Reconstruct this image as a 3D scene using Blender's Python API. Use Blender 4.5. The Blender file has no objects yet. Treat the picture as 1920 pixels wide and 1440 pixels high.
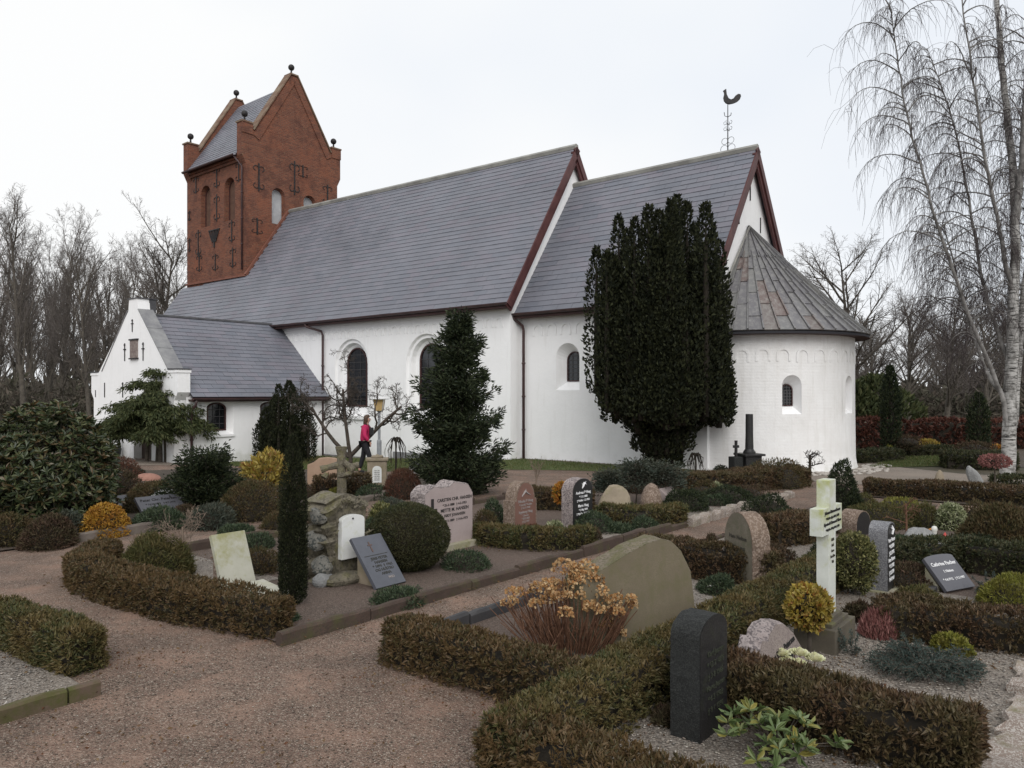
import bpy, bmesh, math, random
import numpy as np
from mathutils import Vector, Matrix
from mathutils.geometry import tessellate_polygon

# ------------------------------------------------------------------ scene, camera, light
scene = bpy.context.scene
COL = scene.collection
F_PX, CX, HZ, CAM_H = 1430.0, 960.0, 738.0, 2.3

cam_data = bpy.data.cameras.new('camera')
cam = bpy.data.objects.new('camera', cam_data)
COL.objects.link(cam)
cam.location = (0, 0, CAM_H)
cam.rotation_euler = (math.pi / 2, 0, 0)
cam_data.sensor_width = 36.0
cam_data.lens = 36.0 * F_PX / 1920.0
cam_data.shift_y = 18.0 / 1920.0
cam_data.clip_end = 1500
scene.camera = cam
scene.render.resolution_x, scene.render.resolution_y = 1024, 768

world = bpy.data.worlds.new('World')
scene.world = world
world.use_nodes = True
wn, wl = world.node_tree.nodes, world.node_tree.links
wn.clear()
SUN_EL, SUN_AZ = math.radians(38), math.radians(172)     # azimuth from +Y, clockwise
w_out = wn.new('ShaderNodeOutputWorld')
w_sky = wn.new('ShaderNodeTexSky')
w_sky.sky_type = 'NISHITA'
w_sky.sun_disc = False
w_sky.sun_elevation = SUN_EL
w_sky.sun_rotation = SUN_AZ
w_bg1 = wn.new('ShaderNodeBackground')
w_bg1.inputs['Strength'].default_value = 0.05
wl.new(w_sky.outputs[0], w_bg1.inputs['Color'])
w_co = wn.new('ShaderNodeTexCoord')
w_no = wn.new('ShaderNodeTexNoise')
w_no.inputs['Scale'].default_value = 1.7
w_no.inputs['Detail'].default_value = 3.0
w_no.inputs['Roughness'].default_value = 0.45
w_map = wn.new('ShaderNodeMapping')
w_map.inputs['Location'].default_value = (0.35, 0.1, 0.2)
w_map.inputs['Scale'].default_value = (1, 1, 1.6)
wl.new(w_co.outputs['Generated'], w_map.inputs['Vector'])
wl.new(w_map.outputs[0], w_no.inputs['Vector'])
w_rp = wn.new('ShaderNodeValToRGB')
w_rp.color_ramp.elements[0].position = 0.36
w_rp.color_ramp.elements[0].color = (0.73, 0.765, 0.815, 1)
w_rp.color_ramp.elements[1].position = 0.62
w_rp.color_ramp.elements[1].color = (0.84, 0.845, 0.845, 1)
wl.new(w_no.outputs['Fac'], w_rp.inputs['Fac'])
w_bg2 = wn.new('ShaderNodeBackground')                    # the cloud layer
w_bg2.inputs['Strength'].default_value = 1.0
wl.new(w_rp.outputs[0], w_bg2.inputs['Color'])
w_mx = wn.new('ShaderNodeMixShader')
w_mx.inputs[0].default_value = 0.96
wl.new(w_bg1.outputs[0], w_mx.inputs[1])
wl.new(w_bg2.outputs[0], w_mx.inputs[2])
wl.new(w_mx.outputs[0], w_out.inputs['Surface'])

sun_data = bpy.data.lights.new('sun', 'SUN')
sun_data.energy = 1.5
sun_data.angle = math.radians(40)
sun_data.color = (1.0, 0.97, 0.93)
sun = bpy.data.objects.new('sun', sun_data)
COL.objects.link(sun)
_sd = Vector((math.sin(SUN_AZ) * math.cos(SUN_EL), math.cos(SUN_AZ) * math.cos(SUN_EL), math.sin(SUN_EL)))
sun.rotation_euler = _sd.to_track_quat('Z', 'Y').to_euler()
sun.location = (0, -20, 40)

scene.view_settings.view_transform = 'Standard'
scene.view_settings.look = 'None'
scene.view_settings.exposure = 0.28
scene.view_settings.gamma = 1.0
scene.view_settings.use_curve_mapping = False

# ------------------------------------------------------------------ ground shape and pixel helper
_a = math.hypot(0.7726, 0.6349)
EX, EY = 0.7726 / _a, -0.6349 / _a           # church east
NX, NY = -EY, EX                             # church north
OX, OY = -0.056, 26.74                       # nave south-east corner
CH_ROT = math.atan2(EY, EX)


def smooth(a, b, x):
    t = min(1.0, max(0.0, (x - a) / (b - a)))
    return t * t * (3 - 2 * t)


def to_church(x, y):
    dx, dy = x - OX, y - OY
    return dx * EX + dy * EY, dx * NX + dy * NY


def from_church(e, n):
    return OX + e * EX + n * NX, OY + e * EY + n * NY


def gz(x, y):
    e, n = to_church(x, y)
    return -0.42 * smooth(2.0, -10.0, e) * smooth(-13.0, -3.0, n)


def G(u, v):
    """photo pixel on the ground -> place on the ground"""
    z = 0.0
    for _ in range(6):
        t = (CAM_H - z) * F_PX / (v - HZ)
        x, y = (u - CX) / F_PX * t, t
        z = gz(x, y)
    return Vector((x, y, z))


def PX(p):
    """metres per photo pixel at a place"""
    return p[1] / F_PX


# ------------------------------------------------------------------ object helpers
def link(o, parent=None):
    COL.objects.link(o)
    if parent is not None:
        o.parent = parent
    return o


def tag(o, label=None, cat=None, group=None, kind=None):
    if label: o['label'] = label
    if cat: o['category'] = cat
    if group: o['group'] = group
    if kind: o['kind'] = kind
    return o


def empty(name, loc, rz=0.0, label=None, cat=None, group=None):
    o = bpy.data.objects.new(name, None)
    o.empty_display_size = 0.2
    link(o)
    o.location = loc
    o.rotation_euler = (0, 0, rz)
    return tag(o, label, cat, group)


def mesh_np(name, V, quads=None, tris=None, smooth_shade=False):
    V = np.asarray(V, dtype=np.float32).reshape(-1, 3)
    me = bpy.data.meshes.new(name)
    nq = 0 if quads is None else len(quads)
    nt = 0 if tris is None else len(tris)
    me.vertices.add(len(V))
    me.vertices.foreach_set('co', V.ravel())
    idx = []
    if nq: idx.append(np.asarray(quads, dtype=np.int32).ravel())
    if nt: idx.append(np.asarray(tris, dtype=np.int32).ravel())
    idx = np.concatenate(idx)
    me.loops.add(len(idx))
    me.loops.foreach_set('vertex_index', idx)
    me.polygons.add(nq + nt)
    st = np.concatenate([np.arange(nq) * 4, nq * 4 + np.arange(nt) * 3]).astype(np.int32)
    me.polygons.foreach_set('loop_start', st)
    me.update(calc_edges=True)
    me.polygons.foreach_set('use_smooth', np.full(nq + nt, smooth_shade, dtype=bool))
    return me


def obj(name, me, mat=None, parent=None):
    o = bpy.data.objects.new(name, me)
    if mat is not None and me is not None and len(me.materials) == 0:
        me.materials.append(mat)
    return link(o, parent)


class MB:
    """collects polygons for one mesh"""
    def __init__(s):
        s.v, s.f = [], []

    def add(s, vs, fs):
        b = len(s.v)
        s.v += [tuple(p) for p in vs]
        s.f += [tuple(i + b for i in f) for f in fs]
        return s

    def box(s, x0, x1, y0, y1, z0, z1, M=None):
        vs = [Vector((x, y, z)) for z in (z0, z1) for x, y in ((x0, y0), (x1, y0), (x1, y1), (x0, y1))]
        if M is not None: vs = [M @ p for p in vs]
        return s.add(vs, [(3, 2, 1, 0), (4, 5, 6, 7), (0, 1, 5, 4), (1, 2, 6, 5), (2, 3, 7, 6), (3, 0, 4, 7)])

    def tube(s, pts, rad, n=6, cap=True):
        pts = [Vector(p) for p in pts]
        if not hasattr(rad, '__len__'): rad = [rad] * len(pts)
        b = len(s.v)
        prev = None
        for i, p in enumerate(pts):
            d = (pts[min(i + 1, len(pts) - 1)] - pts[max(i - 1, 0)])
            d = d.normalized() if d.length > 1e-9 else Vector((0, 0, 1))
            if prev is None:
                prev = d.orthogonal().normalized()
            u = (prev - d * prev.dot(d))
            u = u.normalized() if u.length > 1e-6 else d.orthogonal().normalized()
            prev = u
            w = d.cross(u)
            for k in range(n):
                a = 2 * math.pi * k / n
                s.v.append(tuple(p + (u * math.cos(a) + w * math.sin(a)) * rad[i]))
        for i in range(len(pts) - 1):
            for k in range(n):
                k2 = (k + 1) % n
                s.f.append((b + i * n + k, b + i * n + k2, b + (i + 1) * n + k2, b + (i + 1) * n + k))
        if cap:
            s.f.append(tuple(b + k for k in range(n))[::-1])
            s.f.append(tuple(b + (len(pts) - 1) * n + k for k in range(n)))
        return s

    def lathe(s, prof, c=(0, 0, 0), n=16):
        b = len(s.v)
        for r, z in prof:
            for k in range(n):
                a = 2 * math.pi * k / n
                s.v.append((c[0] + r * math.cos(a), c[1] + r * math.sin(a), c[2] + z))
        for i in range(len(prof) - 1):
            for k in range(n):
                k2 = (k + 1) % n
                s.f.append((b + i * n + k, b + i * n + k2, b + (i + 1) * n + k2, b + (i + 1) * n + k))
        s.f.append(tuple(b + k for k in range(n))[::-1])
        s.f.append(tuple(b + (len(prof) - 1) * n + k for k in range(n)))
        return s

    def ball(s, c, r, n=12, m=8):
        return s.lathe([(max(1e-4, r * math.sin(math.pi * i / m)), -r * math.cos(math.pi * i / m)) for i in range(m + 1)], c, n)

    def prism(s, poly, fmap, d0, d1):
        """2D polygon extruded; fmap(x, y, d) -> point"""
        n = len(poly)
        vs = [fmap(x, y, d0) for x, y in poly] + [fmap(x, y, d1) for x, y in poly]
        fs = [tuple(range(n))[::-1], tuple(range(n, 2 * n))]
        fs += [(i, (i + 1) % n, n + (i + 1) % n, n + i) for i in range(n)]
        return s.add(vs, fs)

    def sheet(s, loops, fmap):
        """flat sheet with holes"""
        ls = [[Vector((x, y, 0)) for x, y in l] for l in loops]
        flat = [p for l in ls for p in l]
        tr = tessellate_polygon(ls)
        return s.add([fmap(p.x, p.y) for p in flat], tr)

    def loft(s, A, B, closed=True):
        n = len(A)
        m = n if closed else n - 1
        return s.add(list(A) + list(B), [(i, (i + 1) % n, n + (i + 1) % n, n + i) for i in range(m)])

    def build(s, name, mat=None, parent=None, shade=False, bevel=0.0, fixn=True):
        me = bpy.data.meshes.new(name)
        me.from_pydata([tuple(p) for p in s.v], [], s.f)
        if fixn or bevel > 0:
            bm = bmesh.new(); bm.from_mesh(me)
            if bevel > 0:
                bmesh.ops.remove_doubles(bm, verts=bm.verts, dist=1e-5)
            bmesh.ops.recalc_face_normals(bm, faces=bm.faces)
            if bevel > 0:
                ed = [e for e in bm.edges if len(e.link_faces) == 2 and e.calc_face_angle(0) > 0.5]
                bmesh.ops.bevel(bm, geom=ed, offset=bevel, segments=2, affect='EDGES', profile=0.6)
            bm.to_mesh(me); bm.free()
        if shade:
            me.polygons.foreach_set('use_smooth', np.ones(len(me.polygons), dtype=bool))
        me.update()
        return obj(name, me, mat, parent)


# ------------------------------------------------------------------ materials
class NT:
    def __init__(s, name):
        s.m = bpy.data.materials.new(name)
        s.m.use_nodes = True
        s.n, s.l = s.m.node_tree.nodes, s.m.node_tree.links
        s.b = s.n['Principled BSDF']
        s.b.inputs['Specular IOR Level'].default_value = 0.35

    def new(s, t, **kw):
        nd = s.n.new(t)
        for k, v in kw.items():
            if k in nd.inputs: nd.inputs[k].default_value = v
            else: setattr(nd, k, v)
        return nd

    def pos(s, scale=(1, 1, 1), obj_space=False):
        if obj_space:
            c = s.new('ShaderNodeTexCoord').outputs['Object']
        else:
            c = s.new('ShaderNodeNewGeometry').outputs['Position']
        mp = s.new('ShaderNodeMapping')
        mp.inputs['Scale'].default_value = scale
        s.l.new(c, mp.inputs['Vector'])
        return mp.outputs[0]

    def noise(s, vec, scale, detail=4.0, rough=0.6):
        nd = s.new('ShaderNodeTexNoise')
        nd.inputs['Scale'].default_value = scale
        nd.inputs['Detail'].default_value = detail
        nd.inputs['Roughness'].default_value = rough
        s.l.new(vec, nd.inputs['Vector'])
        return nd.outputs['Fac']

    def ramp(s, fac, stops):
        nd = s.new('ShaderNodeValToRGB')
        el = nd.color_ramp.elements
        while len(el) < len(stops): el.new(0.5)
        for e_, (p, c) in zip(el, stops):
            e_.position = p
            e_.color = (c[0], c[1], c[2], 1) if hasattr(c, '__len__') else (c, c, c, 1)
        s.l.new(fac, nd.inputs['Fac'])
        return nd.outputs['Color']

    def mix(s, fac, a, b, mode='MIX'):
        nd = s.new('ShaderNodeMix', data_type='RGBA', blend_type=mode)
        for sock, v in ((nd.inputs[0], fac), (nd.inputs[6], a), (nd.inputs[7], b)):
            if hasattr(v, 'links'): s.l.new(v, sock)
            elif hasattr(v, '__len__'): sock.default_value = (v[0], v[1], v[2], 1)
            else: sock.default_value = v
        return nd.outputs[2]

    def math(s, op, a, b=0.0, clamp=False):
        nd = s.new('ShaderNodeMath', operation=op, use_clamp=clamp)
        for sock, v in ((nd.inputs[0], a), (nd.inputs[1], b)):
            if hasattr(v, 'links'): s.l.new(v, sock)
            else: sock.default_value = v
        return nd.outputs[0]

    def color(s, c):
        if hasattr(c, 'links'): s.l.new(c, s.b.inputs['Base Color'])
        else: s.b.inputs['Base Color'].default_value = (c[0], c[1], c[2], 1)

    def bump(s, h, dist=0.01, strength=0.6):
        nd = s.new('ShaderNodeBump')
        nd.inputs['Distance'].default_value = dist
        nd.inputs['Strength'].default_value = strength
        s.l.new(h, nd.inputs['Height'])
        s.l.new(nd.outputs[0], s.b.inputs['Normal'])

    def set(s, rough=0.8, metal=0.0, spec=None):
        if hasattr(rough, 'links'): s.l.new(rough, s.b.inputs['Roughness'])
        else: s.b.inputs['Roughness'].default_value = rough
        s.b.inputs['Metallic'].default_value = metal
        if spec is not None: s.b.inputs['Specular IOR Level'].default_value = spec
        return s.m


def m_simple(name, c1, c2=None, scale=6.0, rough=0.75, bump=0.0, bscale=60.0, metal=0.0, spec=0.35, obj_space=True, lo=0.35, hi=0.65):
    t = NT(name)
    p = t.pos(obj_space=obj_space)
    if c2 is None: t.color(c1)
    else: t.color(t.ramp(t.noise(p, scale, 5), [(lo, c1), (hi, c2)]))
    if bump > 0: t.bump(t.noise(p, bscale, 4), bump, 0.7)
    return t.set(rough, metal, spec)


def m_stone(name, c1, c2, speck=None, moss=None, mossamt=0.5, rough=0.75, gscale=120, bump=0.004, moss_h=None, bscale=45):
    """granite / sandstone: mottled, speckled, with moss patches"""
    t = NT(name)
    p = t.pos(obj_space=True)
    base = t.ramp(t.noise(p, 3.5, 6, 0.65), [(0.3, c1), (0.7, c2)])
    if speck is not None:
        vo = t.new('ShaderNodeTexVoronoi', Scale=gscale)
        t.l.new(p, vo.inputs['Vector'])
        sp = t.new('ShaderNodeSeparateColor'); t.l.new(vo.outputs['Color'], sp.inputs[0])
        k = t.ramp(sp.outputs[0], [(0.55, 0.0), (0.75, 1.0)])
        base = t.mix(k, base, speck)
    if moss is not None:
        nz = t.noise(p, 5.0, 8, 0.7)
        if moss_h is not None:
            g = t.new('ShaderNodeSeparateXYZ'); t.l.new(p, g.inputs[0])
            hh = t.math('MULTIPLY', t.math('SUBTRACT', g.outputs[2], moss_h[0]), moss_h[1])
            nz = t.math('ADD', nz, hh)
        k = t.ramp(nz, [(1.0 - mossamt - 0.12, 0.0), (1.0 - mossamt + 0.12, 1.0)])
        base = t.mix(k, base, moss)
    t.color(base)
    t.bump(t.noise(p, bscale, 6, 0.7), bump, 0.8)
    return t.set(rough)


def m_leaf(name, cols, rough=0.55, spec=0.3, patch=None, pscale=3.0):
    """leaf colour varies leaf by leaf and over larger patches of the plant"""
    t = NT(name)
    ge = t.new('ShaderNodeNewGeometry')
    n = len(cols)
    c = t.ramp(ge.outputs['Random Per Island'], [((i + 0.5) / n, k) for i, k in enumerate(cols)])
    if patch is not None:
        nz = t.noise(t.pos(), pscale, 4)
        c = t.mix(t.ramp(nz, [(0.42, 0.0), (0.62, 0.85)]), c, t.mix(0.35, patch, c))
    t.color(c)
    m = t.set(rough, 0, spec)
    tr = t.new('ShaderNodeBsdfTranslucent'); t.l.new(c, tr.inputs['Color'])
    mx = t.new('ShaderNodeMixShader'); mx.inputs[0].default_value = 0.18
    out = t.n['Material Output']
    t.l.new(t.b.outputs[0], mx.inputs[1]); t.l.new(tr.outputs[0], mx.inputs[2])
    t.l.new(mx.outputs[0], out.inputs['Surface'])
    return m


def m_gravel(name, cols, cell, patch=None, rough=0.85, bump=0.006, pscale=0.9):
    t = NT(name)
    p = t.pos()
    vo = t.new('ShaderNodeTexVoronoi', Scale=1.0 / cell)
    t.l.new(p, vo.inputs['Vector'])
    sp = t.new('ShaderNodeSeparateColor'); t.l.new(vo.outputs['Color'], sp.inputs[0])
    n = len(cols)
    c = t.ramp(sp.outputs[0], [((i + 0.5) / n, k) for i, k in enumerate(cols)])
    # a finer layer of grit between the stones
    vo2 = t.new('ShaderNodeTexVoronoi', Scale=2.7 / cell)
    t.l.new(p, vo2.inputs['Vector'])
    sp2 = t.new('ShaderNodeSeparateColor'); t.l.new(vo2.outputs['Color'], sp2.inputs[0])
    c2 = t.ramp(sp2.outputs[1], [((i + 0.5) / n, k) for i, k in enumerate(cols[::-1])])
    c = t.mix(t.ramp(vo.outputs['Distance'], [(0.45, 0.0), (0.6, 1.0)]), c, c2)
    if patch is not None:
        nz = t.noise(p, pscale, 6, 0.65)
        c = t.mix(t.ramp(nz, [(0.45, 0.0), (0.68, 0.7)]), c, patch)
    nb = t.noise(p, pscale * 0.5, 5, 0.6)
    c = t.mix(1.0, c, t.ramp(nb, [(0.3, 0.72), (0.7, 1.2)]), 'MULTIPLY')
    t.color(c)
    t.bump(t.math('SUBTRACT', 1.0, vo.outputs['Distance']), bump, 0.9)
    return t.set(rough)


M = {}
# ---- building
t = NT('whitewash')
p = t.pos(obj_space=True)
c = t.ramp(t.noise(p, 0.8, 6, 0.65), [(0.3, (0.84, 0.84, 0.845)), (0.7, (0.89, 0.89, 0.895))])
st = t.noise(t.pos((3.0, 3.0, 0.35), True), 1.6, 5, 0.7)
c = t.mix(t.ramp(st, [(0.54, 0.0), (0.78, 0.45)]), c, (0.68, 0.67, 0.65))
gz_ = t.new('ShaderNodeSeparateXYZ'); t.l.new(p, gz_.inputs[0])
alg = t.math('ADD', t.math('MULTIPLY', gz_.outputs[2], -0.55), t.noise(p, 2.2, 6, 0.7))
c = t.mix(t.ramp(alg, [(0.40, 0.0), (0.75, 0.55)]), c, (0.50, 0.51, 0.44))
t.color(c)
t.bump(t.math('ADD', t.noise(p, 6.0, 6, 0.6), t.math('MULTIPLY', t.noise(p, 45, 3), 0.25)), 0.02, 0.45)
M['white'] = t.set(0.9)

t = NT('whitewashed_brick')                      # apse: bricks show through the limewash
p = t.pos(obj_space=True)
g = t.new('ShaderNodeSeparateXYZ'); t.l.new(p, g.inputs[0])
ang = t.math('MULTIPLY', t.math('ARCTAN2', t.math('SUBTRACT', g.outputs[1], 3.9), t.math('SUBTRACT', g.outputs[0], 7.1)), 3.15)
cb = t.new('ShaderNodeCombineXYZ'); t.l.new(ang, cb.inputs[0]); t.l.new(g.outputs[2], cb.inputs[1])
br = t.new('ShaderNodeTexBrick')
br.inputs['Scale'].default_value = 1.0
br.inputs['Brick Width'].default_value = 0.28; br.inputs['Row Height'].default_value = 0.088
br.inputs['Mortar Size'].default_value = 0.02; br.inputs['Mortar Smooth'].default_value = 1.0
br.inputs['Color1'].default_value = (1, 1, 1, 1); br.inputs['Color2'].default_value = (0.6, 0.6, 0.6, 1); br.inputs['Mortar'].default_value = (0.25, 0.25, 0.25, 1)
t.l.new(cb.outputs[0], br.inputs['Vector'])
c = t.ramp(t.noise(p, 1.0, 7, 0.7), [(0.3, (0.74, 0.73, 0.72)), (0.7, (0.84, 0.84, 0.84))])
st = t.noise(t.pos((3.0, 3.0, 0.4), True), 1.8, 5, 0.7)
c = t.mix(t.ramp(st, [(0.50, 0.0), (0.78, 0.5)]), c, (0.60, 0.585, 0.55))
alg = t.math('ADD', t.math('MULTIPLY', g.outputs[2], -0.5), t.noise(p, 2.6, 6, 0.7))
c = t.mix(t.ramp(alg, [(0.40, 0.0), (0.75, 0.6)]), c, (0.46, 0.47, 0.40))
t.color(c)
hb = t.math('MULTIPLY', br.outputs['Color'], t.noise(p, 2.2, 5, 0.7))
t.bump(t.math('ADD', t.math('MULTIPLY', hb, 0.35), t.math('ADD', t.math('MULTIPLY', t.noise(p, 7, 5), 0.6), t.math('MULTIPLY', t.noise(p, 30, 5), 0.3))), 0.03, 0.5)
M['white_brick'] = t.set(0.92)

t = NT('tower_brick')
p = t.pos(obj_space=True)
g = t.new('ShaderNodeSeparateXYZ'); t.l.new(p, g.inputs[0])
cb = t.new('ShaderNodeCombineXYZ')
t.l.new(t.math('ADD', g.outputs[0], g.outputs[1]), cb.inputs[0]); t.l.new(g.outputs[2], cb.inputs[1])
br = t.new('ShaderNodeTexBrick')
br.inputs['Scale'].default_value = 1.0
br.inputs['Brick Width'].default_value = 0.27; br.inputs['Row Height'].default_value = 0.095
br.inputs['Mortar Size'].default_value = 0.014; br.inputs['Mortar Smooth'].default_value = 0.2
br.inputs['Color1'].default_value = (0.20, 0.072, 0.042, 1); br.inputs['Color2'].default_value = (0.115, 0.043, 0.03, 1); br.inputs['Mortar'].default_value = (0.15, 0.085, 0.058, 1)
t.l.new(cb.outputs[0], br.inputs['Vector'])
c = br.outputs['Color']
nz = t.noise(p, 0.75, 6, 0.7)
c = t.mix(t.ramp(nz, [(0.48, 0.0), (0.62, 0.5)]), c, (0.215, 0.075, 0.040))       # orange-red repairs
nz2 = t.noise(p, 1.3, 6, 0.7)
c = t.mix(t.ramp(nz2, [(0.50, 0.0), (0.64, 0.75)]), c, (0.085, 0.036, 0.026))       # dark burnt fields
nz3 = t.noise(t.pos((1, 1, 1.0), True), 9.0, 4, 0.6)
c = t.mix(t.ramp(nz3, [(0.60, 0.0), (0.74, 0.42)]), c, (0.28, 0.18, 0.105))         # lime and lichen
t.color(c)
t.bump(br.outputs['Fac'], -0.012, 0.7)
M['brick'] = t.set(0.9)

t = NT('slate')
ge = t.new('ShaderNodeNewGeometry'); oi = t.new('ShaderNodeObjectInfo')
r = t.math('FRACT', t.math('ADD', ge.outputs['Random Per Island'], oi.outputs['Random']))
c = t.ramp(r, [(0.05, (0.134, 0.142, 0.170)), (0.4, (0.152, 0.157, 0.184)), (0.7, (0.161, 0.163, 0.190)), (0.97, (0.166, 0.159, 0.187))])
nz = t.noise(t.pos(), 0.45, 5, 0.6)
c = t.mix(1.0, c, t.ramp(nz, [(0.3, 0.82), (0.7, 1.12)]), 'MULTIPLY')
nz = t.noise(t.pos(), 14, 5, 0.7)
c = t.mix(t.ramp(nz, [(0.55, 0.0), (0.8, 0.35)]), c, (0.20, 0.20, 0.21))
t.color(c)
t.bump(t.noise(t.pos(), 22, 5), 0.006, 0.5)
M['slate'] = t.set(t.ramp(r, [(0, 0.42), (1, 0.58)]), 0, 0.5)

M['deck'] = m_simple('roof_felt', (0.03, 0.03, 0.035), rough=0.9)
M['lead_grey'] = m_simple('lead_sheet', (0.17, 0.17, 0.18), (0.26, 0.26, 0.26), 2.5, 0.55, 0.004, 9)
M['lead_dark'] = m_simple('dark_lead', (0.05, 0.05, 0.055), (0.09, 0.09, 0.095), 3, 0.55)
t = NT('lead_panel')
oi = t.new('ShaderNodeObjectInfo'); p = t.pos(obj_space=True)
c = t.ramp(oi.outputs['Random'], [(0.0, (0.125, 0.12, 0.128)), (0.45, (0.15, 0.146, 0.155)), (0.86, (0.175, 0.175, 0.17)), (0.95, (0.15, 0.125, 0.118)), (1.0, (0.15, 0.105, 0.095))])
nz = t.noise(t.pos((4, 4, 0.8), True), 2.2, 6, 0.7)
c = t.mix(t.ramp(nz, [(0.45, 0.0), (0.68, 0.6)]), c, (0.30, 0.295, 0.275))
t.color(c); t.bump(t.noise(p, 5, 4), 0.02, 0.35)
M['lead'] = t.set(0.5, 0.0, 0.5)
M['soffit'] = m_simple('brown_painted_board', (0.035, 0.014, 0.013), (0.055, 0.022, 0.02), 3, 0.6)
M['barge'] = m_simple('bargeboard_paint', (0.065, 0.022, 0.022), (0.10, 0.038, 0.036), 2.5, 0.55)
M['pipe'] = m_simple('gutter_metal', (0.045, 0.028, 0.028), (0.075, 0.04, 0.04), 3, 0.45)
M['ridge'] = m_simple('ridge_sheet', (0.20, 0.195, 0.18), (0.30, 0.295, 0.27), 1.5, 0.6)
M['iron'] = m_simple('wrought_iron', (0.012, 0.012, 0.014), (0.03, 0.026, 0.025), 8, 0.6)
M['glass'] = m_simple('window_glass', (0.012, 0.013, 0.015), rough=0.08, spec=0.6)
M['frame'] = m_simple('window_frame', (0.05, 0.022, 0.02), (0.07, 0.03, 0.028), 5, 0.5)
M['lbar'] = m_simple('lead_came', (0.05, 0.048, 0.05), rough=0.5)
M['louvre'] = m_simple('grey_shutter_board', (0.33, 0.34, 0.36), (0.44, 0.45, 0.46), 3, 0.7)
M['shutter'] = m_simple('brown_shutter_board', (0.085, 0.045, 0.032), (0.12, 0.065, 0.045), 3, 0.75)
M['brickcap'] = m_simple('mossy_coping', (0.14, 0.075, 0.05), (0.22, 0.17, 0.12), 2.2, 0.9, 0.01, 20)
M['plaque'] = m_simple('sandstone_plaque', (0.16, 0.12, 0.11), (0.26, 0.22, 0.20), 9, 0.9)
# ------------------------------------------------------------------ the church
rng = random.Random(7)
church = empty('church', (OX, OY, 0), CH_ROT, 'whitewashed village church with slate roofs, red brick tower and round apse', 'church')

N_W = 7.6            # nave width
NAVE_W = -26.3       # west end of the nave roof
RIDGE_E, RIDGE_W = (3.76, 11.82), (4.35, 12.42)      # (n, z) of the nave ridge at e=0.2 and at the tower
C_S, C_N, C_E = 0.6, 7.2, 7.1                        # chancel south, north, east
AP_C, AP_R = (7.1, 3.9), 3.15                        # apse centre and radius
BASE = -0.7


def arch(c, w, z0, zt, rise=None, n=12):
    r = w / 2
    rise = r if rise is None else rise
    zs = zt - rise
    pts = [(c - r, z0), (c + r, z0)]
    for k in range(n + 1):
        a = math.pi * k / n
        pts.append((c + r * math.cos(a), zs + rise * math.sin(a)))
    return pts


def window(name_cat, face, steps, mat_wall, bars=(3, 6), glass=None, rise=None, frame_w=0.06, sill=None, bar_mat=None, frame_mat=None):
    """reveal cut into a wall plus glazing. face(x, z, depth)->point; steps: (c, w, z0, zt, depth) from outside in"""
    wo = empty('window', (0, 0, 0)); wo.parent = church
    loops = [[(x, z, d) for x, z in arch(c, w, z0, zt, None if rise is None else rise * w)] for c, w, z0, zt, d in steps]
    mb = MB()
    for A, B in zip(loops[:-1], loops[1:]):
        mb.loft([face(*q) for q in A], [face(*q) for q in B])
    mb.build('reveal', mat_wall, wo)
    c, w, z0, zt, d = steps[-1]
    mb = MB()
    L = arch(c, w, z0, zt, None if rise is None else rise * w)
    mb.add([face(x, z, d + 0.0) for x, z in L], [tuple(range(len(L)))])
    mb.build('pane', glass or M['glass'], wo)
    # frame ring
    mb = MB()
    Li = arch(c, w - 2 * frame_w, z0 + frame_w, zt - frame_w, None if rise is None else rise * w)
    mb.loft([face(x, z, d - 0.05) for x, z in L], [face(x, z, d - 0.05) for x, z in Li])
    mb.loft([face(x, z, d - 0.05) for x, z in Li], [face(x, z, d - 0.005) for x, z in Li])
    mb.build('frame', frame_mat or M['frame'], wo)
    nx, nz = bars
    mb = MB()
    r = w / 2
    rs = r if rise is None else rise * w
    for k in range(1, nx):
        x = c - r + w * k / nx
        top = zt - rs + rs * math.sqrt(max(0, 1 - ((x - c) / r) ** 2)) - 0.02
        a, b = face(x - 0.012, z0, d - 0.02), face(x + 0.012, z0, d - 0.02)
        a2, b2 = face(x - 0.012, top, d - 0.02), face(x + 0.012, top, d - 0.02)
        mb.add([a, b, b2, a2], [(0, 1, 2, 3)])
    for k in range(1, nz):
        z = z0 + (zt - z0) * k / nz
        hw = r if z < zt - rs else r * math.sqrt(max(0.0, 1 - ((z - zt + rs) / rs) ** 2))
        hw -= 0.02
        a, b = face(c - hw, z - 0.012, d - 0.025), face(c + hw, z - 0.012, d - 0.025)
        a2, b2 = face(c - hw, z + 0.012, d - 0.025), face(c + hw, z + 0.012, d - 0.025)
        mb.add([a, b, b2, a2], [(0, 1, 2, 3)])
    if mb.v: mb.build('glazing_bars', bar_mat or M['lbar'], wo, fixn=False)
    if sill:
        x0, x1, za, zb, d0, d1 = sill
        mb = MB()
        vs = [face(x, z, dd) for dd in (d0, d1) for x, z in ((x0, za), (x1, za), (x1, zb), (x0, zb))]
        mb.add(vs, [(0, 1, 2, 3), (7, 6, 5, 4), (0, 4, 5, 1), (1, 5, 6, 2), (2, 6, 7, 3), (3, 7, 4, 0)])
        mb.build('sill', mat_wall, wo)
    return arch(*steps[0][:4], None if rise is None else rise * steps[0][1])


def south(n0):
    return lambda x, z, d=0.0: Vector((x, n0 + d, z))


def east(e0):
    return lambda x, z, d=0.0: Vector((e0 - d, x, z))


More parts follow.
